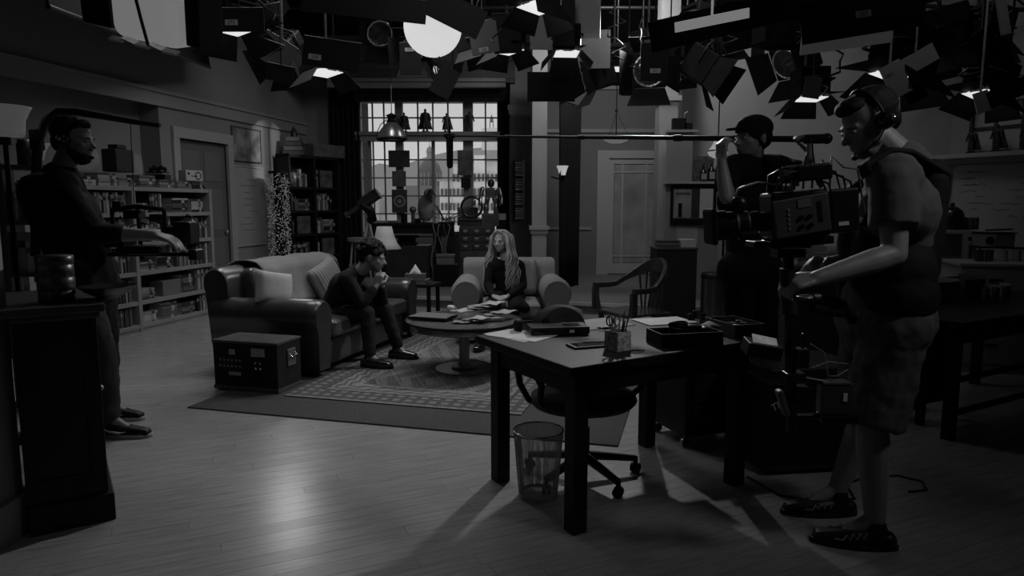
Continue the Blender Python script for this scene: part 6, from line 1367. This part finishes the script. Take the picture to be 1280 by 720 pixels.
# right hand table
t = thing('long_work_table', 'long black work table with stretchers at the right edge of the picture', 'table', (3.10, 4.56, 0), R(29))
LX2, LY2 = .78, .34
BT2 = mat('table_black', .010, .35)
MB().bx(-LX2-.05, LX2+.3, -LY2-.05, LY2+.05, .685, .72).build('table_top', BT2, t, bevel=.005)
MB().bx(-LX2, LX2+.2, -LY2, -LY2+.02, .58, .685).build('apron', BT2, t)
for x in (-LX2, LX2-.06):
    for y in (-LY2, LY2-.06): MB().bx(x, x+.06, y, y+.06, 0, .685).build('leg', BT2, t, bevel=.003)
for z in (.14, .34): MB().bx(-LX2, LX2, -LY2+.015, -LY2+.04, z, z+.03).build('stretcher', BT2, t)
def ontb(px, py): return G(px, py, .721)
for i, (px, py, w_, d_, h_, v, lb) in enumerate(((1178, 376, .22, .20, .13, .28, 'pale open carton at the left end of the black table'), (1212, 374, .20, .20, .14, .10, 'mid grey carton in the middle of the black table'), (1262, 372, .10, .08, .08, .35, 'small white carton at the picture edge on the black table'))):
    b = MB().bx(-w_/2, w_/2, -d_/2, d_/2, 0, .004).bx(-w_/2, w_/2, -d_/2, -d_/2+.004, 0, h_).bx(-w_/2, w_/2, d_/2-.004, d_/2, 0, h_).bx(-w_/2, -w_/2+.004, -d_/2, d_/2, 0, h_).bx(w_/2-.004, w_/2, -d_/2, d_/2, 0, h_*1.15)
    solo('open_carton', b, shade(v), lb, 'carton', ontb(px, py)+V((0, .10, 0)), R(20))
for i in range(6): solo('glass_jar', MB().cyl((0, 0, 0), .022, .075, 14).cyl((0, 0, .075), .023, .012, 14), mat('jar_mix%d' % (i % 2), .12+.12*(i % 2), .2), ORD[i]+' from the left of the small jars on the black table', 'jar', ontb(1232+6*i, 376-i*.5)+V((0, .06*(i % 2), 0)), 0, 'small jars on the black table')
# covered stool
t = thing('draped_stool', 'black stool with a black bag hung over it behind the bare legs', 'stool', (2.66, 4.36, 0), R(25))
for x in (-.16, .14):
    for y in (-.14, .12): MB().bx(x, x+.04, y, y+.04, 0, .62).build('leg', BT2, t)
MB().bx(-.19, .21, -.17, .19, .62, .65).build('seat', BT2, t); MB().bx(-.16, .18, -.14, -.12, .14, .17).build('stretcher', BT2, t)
solo('hanging_bag', MB().prismy([(-.12, .18), (.17, .18), (.10, .68), (.0, .70), (-.04, .66)], -.06, .06), BLKM, 'black cloth bag draped down the front of the stool', 'bag', (2.55, 4.10, .0), R(25), bevel=.03, seg=3)
# stack of white paper behind the camera operator
t = thing('kitchen_island', 'dark island cabinet behind the big camera', 'cabinet', (2.80, 5.62, 0), R(4)); MB().bx(-.5, .5, 0, .6, 0, .86).build('body', mat('island_dark', .03, .6), t, bevel=.004); MB().bx(-.52, .52, -.02, .62, .86, .89).build('worktop', mat('island_top', .10, .4), t)
q = W(1013, 335, 5.75)
for i in range(4): solo('paper_ream', MB().bx(-.14, .14, -.1, .1, 0, .05), shade([.40, .36, .44, .38][i]), ['lowest', 'second', 'third', 'topmost'][i]+' ream of white paper on the dark island', 'paper ream', (2.52-.02*i, 5.78, .891+.052*i), R(8*i), 'paper reams on the island', bevel=.003)
solo('round_basket', MB().lathe([(.0001, 0), (.10, 0), (.12, .06), (.11, .13), (.10, .13), (.10, .02)], n=24), shade(.14), 'round grey basket right of the paper reams', 'basket', (2.80, 5.98, .891))
# ================================================================ STUDIO LIGHTS AND GRID OVERHEAD
LB = mat('lamp_black', .006, .6); FLG = mat('flag_grey', .014, .7); BRT = mat('gel_glow', .8, .5, emit=.75); FOILM = mat('crinkled_foil', .7, .22, .9, ns=30, na=.3, bump=.8); DIFF = mat('diffusion_sheet', .5, .8)
PIPE = mat('pipe_steel', .06, .4, .6)
TAPEM = mat('number_tape', .34, .7)
# pipe grid
n_ = 0
PZ = 3.95
for i, y in enumerate((3.2, 4.6, 6.0, 7.4, 8.8, 10.2)):
    solo('lighting_pipe', MB().tube([(-5.5, y, PZ+.25), (6.5, y, PZ+.25)], .025, 10), PIPE, ORD[i]+' cross pipe of the lighting grid counted from the camera', 'pipe', group='pipes of the lighting grid')
for i, x in enumerate((-3.6, -2.0, -.4, 1.2, 2.8, 4.4)):
    solo('lighting_pipe', MB().tube([(x, 1.5, PZ+.31), (x, 12.5, PZ+.31)], .025, 10), PIPE, ORD[i]+' lengthwise pipe of the lighting grid counted from the left', 'pipe', group='pipes of the lighting grid')
# upper truss behind
def truss(label, p, q, h=.28):
    p, q = V(p), V(q); t = thing('roof_truss', label, 'truss', p); d = q-p; n = int(d.length/.45)
    up = V((0, 0, h))
    for o_ in (V(), up): MB().tube([o_, d+o_], .02, 8).build('chord', PIPE, t)
    for i in range(n): MB().tube([d*(i/n)+(up if i % 2 else V()), d*((i+1)/n)+(V() if i % 2 else up)], .01, 6).build('brace', PIPE, t)
truss('roof truss crossing above the window wall', (-4.5, 9.6, 4.35), (4.5, 9.2, 4.35)); truss('roof truss at the upper right above the kitchen', (2.2, 7.2, 3.62), (6.2, 5.0, 3.62)); truss('roof truss running back above the middle', (.9, 5.0, 4.5), (1.6, 10.5, 4.4)); truss('lower truss behind the right hand lamps', (1.6, 6.6, 3.3), (4.6, 6.3, 3.1), .35)
def fresnel(loc, to, s=1.0, label='', glow=True, doors=(1, 1, 1, 1), ang=(40, 40, 30, 30), tape=None, roll=0, wire=True, energy=0, size=.34, open_=1.0):
    t = thing('studio_lamp', label, 'studio lamp', loc)
    dd = V(to)-V(loc)
    if glow: dd = V((dd.x*.45, -.06, -1)); ang = (84, 35, 40, 40)
    t.rotation_euler = dd.to_track_quat('-Y', 'Z').to_euler()
    if roll: t.rotation_euler.rotate_axis('Y', R(roll))
    w = size/2*s
    MB().bx(-w, w, 0, w*1.9, -w, w).build('housing', LB, t, bevel=.02*s)
    hb_ = MB()
    for i in range(5): hb_.bx(-w*.8, w*.8, w*(.3+.3*i), w*(.4+.3*i), w, w*1.15)
    hb_.build('vents', LB, t)
    if glow:
        MB().box((0, -.012, 0), (w*1.75, .004, w*1.7), 0, 0, R(3)).build('gel_sheet', BRT, t)
    else: MB().at((0, -.004, 0), 0, R(90)).lathe([(.0001, .02), (w*.45, .014), (w*.82, 0)], n=24).build('lens', mat('dark_lens', .05, .08), t)
    MB().at((0, -.002, 0), 0, R(90)).lathe([(w*.82, 0), (w*.9, .012), (w*.98, 0)], n=24).build('lens_ring', FOILM, t)
    MB().tube([(-w*1.1, w, 0), (-w*1.1, w, w*1.2), (0, w, w*1.7), (w*1.1, w, w*1.2), (w*1.1, w, 0)], .012*s, 8).build('yoke', DKM, t)
    L_ = size*s*.68
    for k, (on, a) in enumerate(zip(doors, ang)):
        if not on: continue
        a = R(a); b = MB(); T = size*s*(1.0 if k < 2 else 1.0)
        pts = [(-w*.9, 0, 0), (w*.9, 0, 0), (w*1.25, -L_, 0), (-w*1.25, -L_, 0)]
        b.add(pts+[(x, y, .004) for x, y, z in pts], [(0, 1, 2, 3), (7, 6, 5, 4), (0, 4, 5, 1), (1, 5, 6, 2), (2, 6, 7, 3), (3, 7, 4, 0)])
        o = b.build('barn_door', FLG if k % 2 else LB, t)
        base = [Euler((-a, 0, 0)).to_matrix().to_4x4(), Matrix.Rotation(PI, 4, 'Y') @ Euler((-a, 0, 0)).to_matrix().to_4x4(), Matrix.Rotation(PI/2, 4, 'Y') @ Euler((-a, 0, 0)).to_matrix().to_4x4(), Matrix.Rotation(-PI/2, 4, 'Y') @ Euler((-a, 0, 0)).to_matrix().to_4x4()][k]
        off = [(0, 0, w), (0, 0, -w), (w, 0, 0), (-w, 0, 0)][k]
        o.matrix_local = Matrix.Translation(off) @ base
        if tape and k == tape[1]:
            pl = MB().bx(-.06*s, .06*s, -L_*.80, -L_*.80+.05*s, .004, .006).build('number_label', TAPEM, o)
            pl2 = MB().bx(-.06*s, .06*s, -L_*.80, -L_*.80+.05*s, -.002, 0).build('number_label', TAPEM, o)
    return t
def hang(loc, z=None): 
    pass
def drop(px, py, Y): return W(px, py, Y)
def cord(p, label): solo('hanger_rod', MB().tube([p, (p.x, p.y, PZ+.25)], .014, 8).bx(p.x-.03, p.x+.03, p.y-.03, p.y+.03, PZ+.20, PZ+.29), PIPE, label, 'hanger')
def numplate(parent, txt, loc, rot, s=.1):
    q = MB().box((0, 0, 0), (s, .002, s*.42)).build('number_label', TAPEM, parent); q.location = loc; q.rotation_euler = rot
    text(txt, s*.36, BLK, q, (0, -.0015, 0), (R(90), 0, 0)); return q
# glowing lantern
p = W(541, 34, 6.0); t = thing('paper_lantern', 'large glowing round lantern hanging at the top centre', 'lantern', p)
MB().ball((0, 0, 0), .245, 40).build('globe', mat('lantern_glow', .7, .6, emit=.62), t)
MB().tube([(.05, 0, -.24), (.055, 0, -.27)], .008, 6).build('pin', DKM, t); MB().tube([(0, 0, .24), (0, 0, 4.25-p.z)], .012, 6).build('cord', BLK, t)
# black flags / skirts
def flag(label, c, w, h, Y, rz=0, rx=0, m=None, roll=0, th=.012, name='black_flag'):
    p = W(c[0], c[1], Y); e = Euler((R(rx), R(roll), R(rz)))
    b = MB().box((0, 0, 0), (w, th, h)).tube([(-w/2, 0, h/2), (w/2, 0, h/2)], .008, 6)
    b.M = e.to_matrix().to_4x4().inverted(); t_ = e.to_matrix() @ V((0, 0, h/2-.01)); b.tube([tuple(t_), (t_.x, t_.y, max(4.22-p.z, t_.z+.1))], .007, 6)
    o = solo(name, b, m or LB, label, 'flag', p); o.rotation_euler = e; return o
def PX(n, Y): return n*Y/FOC
f_ = flag('black skirt panel left of the glowing lantern at the very top', (455, 8), PX(150, 5.2), PX(26, 5.2), 5.2, roll=6)
flag('slanting black cover over the right top of the lantern', (560, 12), PX(90, 5.6), PX(34, 5.6), 5.6, roll=26)
flag('hanging black flag left of the pale folded reflector', (575, 100), PX(24, 8), PX(42, 8), 8, roll=24)
f_ = flag('tilted black rectangle hanging above the window at the right', (557, 100), PX(26, 8.2), PX(40, 8.2), 8.2, roll=28)
COL.objects.unlink(bpy.data.objects[[o.name for o in COL.objects if o.get('label') == 'hanging black flag left of the pale folded reflector'][0]])
def lflag(label, c, w, h, Y, txt, off, ls=.1, **k):
    o = flag(label, c, PX(w, Y), PX(h, Y), Y, **k); numplate(o, txt, (PX(off[0], Y), -.009, -PX(off[1], Y)), (0, 0, 0), ls); return o
GFL = mat('flag_mid_grey', .09, .7)
lflag('grey square flag with number label beside the lantern', (605, 47), 34, 38, 6.2, '246', (-2, 14), .085, rz=-10, roll=-8, m=GFL)
lflag('black flag with number label right of the softbox', (299, 25), 60, 27, 5.3, '273', (-9, 3), .095)
lflag('black flag with number label over the bright lamp left of the lantern', (415, 68), 70, 34, 6.1, '268', (-20, 6), .11, roll=8)
lflag('black flag with number label below left of the lantern', (513, 74), 26, 38, 7.4, '275', (-1, -11), .09)
lflag('black flag with number label above the glazed door', (818, 78), 34, 44, 6.1, '254', (1, 10), .09)
flag('grey slanting card hanging over the left wall', (345, 65), PX(44, 6.4), PX(34, 6.4), 6.4, roll=32, m=GFL, name='bounce_card')
flag('black crooked flag low over the left wall', (350, 92), PX(34, 6.3), PX(20, 6.3), 6.3, roll=12)
lflag('pale open door panel with number label above the foreground operator', (1120, 100), 26, 40, 4.6, '261', (-6, -9), .055, roll=-28, m=mat('door_panel_pale', .55, .7), name='bounce_card')
flag('pale folded panel beside the labelled one', (1148, 76), PX(46, 4.7), PX(20, 4.7), 4.7, roll=-30, m=mat('door_panel_pale', .55, .7), name='bounce_card')
flag('dark panel hanging under the pale folded one', (1142, 112), PX(26, 4.75), PX(30, 4.75), 4.75, roll=-28)
flag('grey box side above the bright lamp left of the operator', (1015, 110), PX(20, 4.9), PX(24, 4.9), 4.9, roll=8, m=GFL, name='lamp_side_panel')
flag('pale triangular panel near the right edge', (1228, 128), PX(18, 4.6), PX(24, 4.6), 4.6, roll=-18, m=mat('door_panel_pale', .55, .7), name='bounce_card')
flag('dark square flag right of the labelled one', (634, 42), PX(34, 6.3), PX(46, 6.3), 6.3, rz=10, roll=-4)
flag('long dark flag low in front of the pale column', (689, 109), PX(58, 6.5), PX(34, 6.5), 6.5)
flag('tall black flag hanging at the top centre right', (705, 28), PX(26, 6.0), PX(62, 6.0), 6.0)
PALE = mat('bounce_card', .30, .8)
flag('pale bounce card lit from below left of the tall black flag', (678, 30), PX(30, 6.4), PX(60, 6.4), 6.4, rz=8, m=PALE, name='bounce_card')
flag('pale bounce card right of the tall black flag', (734, 22), PX(32, 6.1), PX(48, 6.1), 6.1, rz=-12, m=PALE, name='bounce_card')
flag('lower pale bounce card behind the tall black flag', (742, 62), PX(40, 6.8), PX(44, 6.8), 6.8, rz=-5, m=PALE, name='bounce_card')
flag('dark wide flag above the kitchen doorway', (838, 52), PX(40, 6.4), PX(34, 6.4), 6.4, rz=20, m=FLG)
flag('tall thin black flag near the right middle top', (948, 50), PX(16, 6.4), PX(44, 6.4), 6.4)
flag('black hanging flag above the door pendant', (785, 108), PX(17, 7), PX(22, 7), 7)
flag('grey tilted card at the very top right of centre', (945, 12), PX(48, 5), PX(30, 5), 5, roll=-18, m=PALE, name='bounce_card')
flag('dark flag near the top above the boom operator', (980, 38), PX(30, 4.8), PX(46, 4.8), 4.8, m=FLG)
flag('large wide black drape at the top right', (955, 14), PX(280, 4.2), PX(34, 4.2), 4.2, roll=-13, rx=12)
f_ = flag('black top right panel with number label', (1078, 18), PX(150, 3.9), PX(48, 3.9), 3.9, roll=-9); numplate(f_, '237', (-.0, -.012, 0), (0, 0, 0), .085)
flag('grey diffusion frame under the black panel at top right', (1058, 47), PX(110, 4.0), PX(26, 4.0), 4.0, roll=-8, rx=25, m=mat('diffusion_grey_glow', .45, .8, emit=.02), name='diffusion_frame')  # weak emission stands in for lamp light coming through the sheet
flag('pale long strip card at the top right corner', (1254, 20), PX(12, 4.5), PX(44, 4.5), 4.5, roll=-14, m=mat('pale_card', .42, .8), name='bounce_card')
flag('black angled flag near the right edge', (1262, 115), PX(56, 4.6), PX(20, 4.6), 4.6, roll=-24)
flag('black square flag at the right top', (1240, 62), PX(44, 4.7), PX(54, 4.7), 4.7, roll=-30, rz=10)
flag('long black flag over the head of the foreground operator', (1150, 60), PX(84, 4.9), PX(20, 4.9), 4.9, roll=-28)
flag('long bright diffusion strip at the top right of centre', (890, 26), PX(90, 4.0), PX(10, 4.0), 4.0, roll=-11, rx=25, m=mat('glowing_diffusion', .6, .8, emit=.16), name='diffusion_frame')  # the strip's emission replaces light from a lamp behind it
# soft box upper left
p = W(200, 20, 4.6); t = thing('softbox', 'large pale softbox with black skirt at the upper left', 'softbox', p); t.rotation_euler = (R(18), R(14), R(-12))
MB().box((0, 0, 0), (.50, .34, .32)).build('diffusion_cover', mat('softbox_cloth', .6, .8, emit=.14), t, bevel=.08, seg=4); MB().box((-.34, -.02, .06), (.22, .30, .34)).build('side_skirt', LB, t, bevel=.01); MB().box((.33, .0, .10), (.10, .24, .44)).build('skirt_panel', LB, t, bevel=.01)
MB().tube([(-.02, -.19, .18), (.02, -.19, 0), (.05, -.18, -.16)], .010, 8).build('frame_rib', BLK, t)
for i in range(5): MB().box((-.20+.10*i, -.16, -.17+.012*(i % 2)), (.10, .05, .014), 0, .3, .2*(i % 2)).build('cloth_tape', FOILM if i % 2 else DIFF, t)
t = thing('masking_cloth', 'black masking cloth hung along the top of the left wall', 'cloth'); m = MB(); a_, b_ = W(60, 8, 5.0), W(262, 84, 8.6); m.add([tuple(a_), tuple(b_), (b_.x-.1, b_.y, b_.z+.9), (a_.x-.1, a_.y, a_.z+.9)], [(0, 1, 2, 3)]); m.build('cloth_sheet', BLKM, t, solid=.02); MB().tube([a_, b_], .02, 8).build('hem_pipe', PIPE, t)
# lamps: (px, py, Y, aim px py Y, scale, label, options)
L = [
 ((292, 34), 5.7, (.2, -1.0, -.55), 1.1, 'black studio lamp with number label at upper left beside the softbox', dict(tape=(1, 0))),
 ((350, 72), 7.0, (-.3, -.8, -.7), 1.0, 'black studio lamp hanging low over the left wall', dict(glow=False)),
 ((405, 90), 6.7, (.15, -1, -.25), 1.0, 'bright faced studio lamp left of the lantern', dict(ang=(30, 60, 25, 25))),
 ((475, 42), 9.9, (.3, -.8, -.5), 1.3, 'dark studio lamp far back above the soffit', dict(glow=False)),
 ((515, 62), 8.2, (.0, -1, -.5), 1.0, 'dark studio lamp below the lantern left side', dict(glow=False)),
 ((590, 66), 7.4, (.5, -.5, -.6), .8, 'small studio lamp hanging beside the tilted rectangle', dict()),
 ((634, 62), 6.6, (.1, -1, -.25), .9, 'bright studio lamp above the pale column', dict(ang=(20, 40, 25, 25))),
 ((708, 66), 6.2, (.0, -1, -.35), .8, 'bright studio lamp below the tall black flag', dict(ang=(25, 50, 30, 30))),
 ((769, 85), 7.2, (.0, -1, -.35), .8, 'bright studio lamp above the bowl pendant', dict()),
 ((735, 98), 7.0, (-.9, -.3, -.3), .9, 'black studio lamp behind the long dark flag', dict(glow=False)),
 ((812, 88), 6.6, (-.2, -1, -.25), 1.1, 'large black studio lamp with label above the door', dict(tape=(1, 0), glow=False)),
 ((805, 70), 7.6, (.2, -1, -.3), .9, 'crinkled foil wrapped studio lamp above the door', dict()),
 ((872, 40), 7.0, (-.3, -1, -.2), .9, 'bright studio lamp high above the kitchen partition', dict()),
 ((893, 92), 6.4, (.8, -.4, -.6), 1.0, 'studio lamp with long barn doors above the milk glass pendant', dict(glow=False)),
 ((860, 85), 7.3, (-.6, -.6, -.3), .7, 'round black studio lamp beside the long barn doors', dict(glow=False)),
 ((1012, 122), 5.2, (.0, -1, -.6), .75, 'bright studio lamp left of the foreground operator head', dict()),
 ((982, 80), 5.6, (-.8, -.4, -.5), .9, 'dark studio lamp above the boom operator', dict(glow=False)),
 ((1125, 92), 4.9, (-.4, -.8, -.5), 1.1, 'studio lamp with pale open barn doors above the foreground operator', dict()),
 ((1180, 66), 5.2, (.5, -.8, -.2), 1.1, 'large black studio lamp right of the pale barn doors', dict()),
 ((1230, 50), 5.6, (-.5, -.8, -.4), .9, 'studio lamp with foil near the right top corner', dict()),
 ((1232, 118), 4.9, (-.6, -.7, -.5), .8, 'studio lamp with pale door above the kitchen window', dict()),
 ((330, 12), 8.0, (-.2, -.7, -.7), 1.0, 'studio lamp at the top between softbox and lantern', dict(glow=False)),
 ((672, 8), 5.4, (-.2, -.9, -.4), .9, 'round studio lamp at the very top centre', dict()),
]
for i, ((px, py), Y, d, s, lb, op) in enumerate(L):
    p = W(px, py, Y); t = fresnel(p, p+V(d), s*.86, lb, **op)
    solo('hanger_rod', MB().tube([p+V((0, .1, .18*s)), (p.x, p.y+.1, max(PZ+.25, p.z+.3))], .013, 8), PIPE, 'hanger rod of the '+' '.join(lb.replace('studio ', '').split()[:12]), 'hanger', group=None)
# coiled wires and safety chains
random.seed(14)
for i, (px, py, Y) in enumerate(((340, 30, 5.6), (610, 20, 6.0), (770, 45, 6.5), (800, 60, 6.4), (905, 60, 6.3), (970, 12, 4.6), (1035, 80, 5.0), (1180, 40, 5.0), (1262, 60, 4.6))):
    p = W(px, py, Y); pts = [p+V((random.uniform(-.12, .12), random.uniform(-.1, .1), .25-.06*j)) for j in range(9)]
    b = MB(); b.tube(pts, .008, 6); solo('loose_power_cable', b, RUB if i % 2 else PIPE, ORD[i]+' from the left of the loose cables looped among the lamps', 'cable', group='loose cables among the lamps')

# added light cutter whose slots throw the window-shaped patch on the left wall
g0 = V((-.6, 8.3, 3.1)); gd = (V(W0)-g0).normalized(); t = thing('light_cutter', 'small black slotted cutter in the light beam above the window', 'flag', g0+gd*.40)
t.rotation_euler = gd.to_track_quat('Y', 'Z').to_euler()
w, h, T = .036, .048, .12
for q_ in ((-T, -w, -T, T), (w, T, -T, T), (-w, w, h, T), (-w, w, -T, -h), (-.006, .006, -h, h)): MB().bx(q_[0], q_[1], -.003, .003, q_[2], q_[3]).build('blade', LB, t)
m = MB(); m.M = t.rotation_euler.to_matrix().to_4x4().inverted(); m.tube([(0, 0, .1), (0, 0, 4.2-t.location.z)], .007, 6); m.build('rod', PIPE, t)
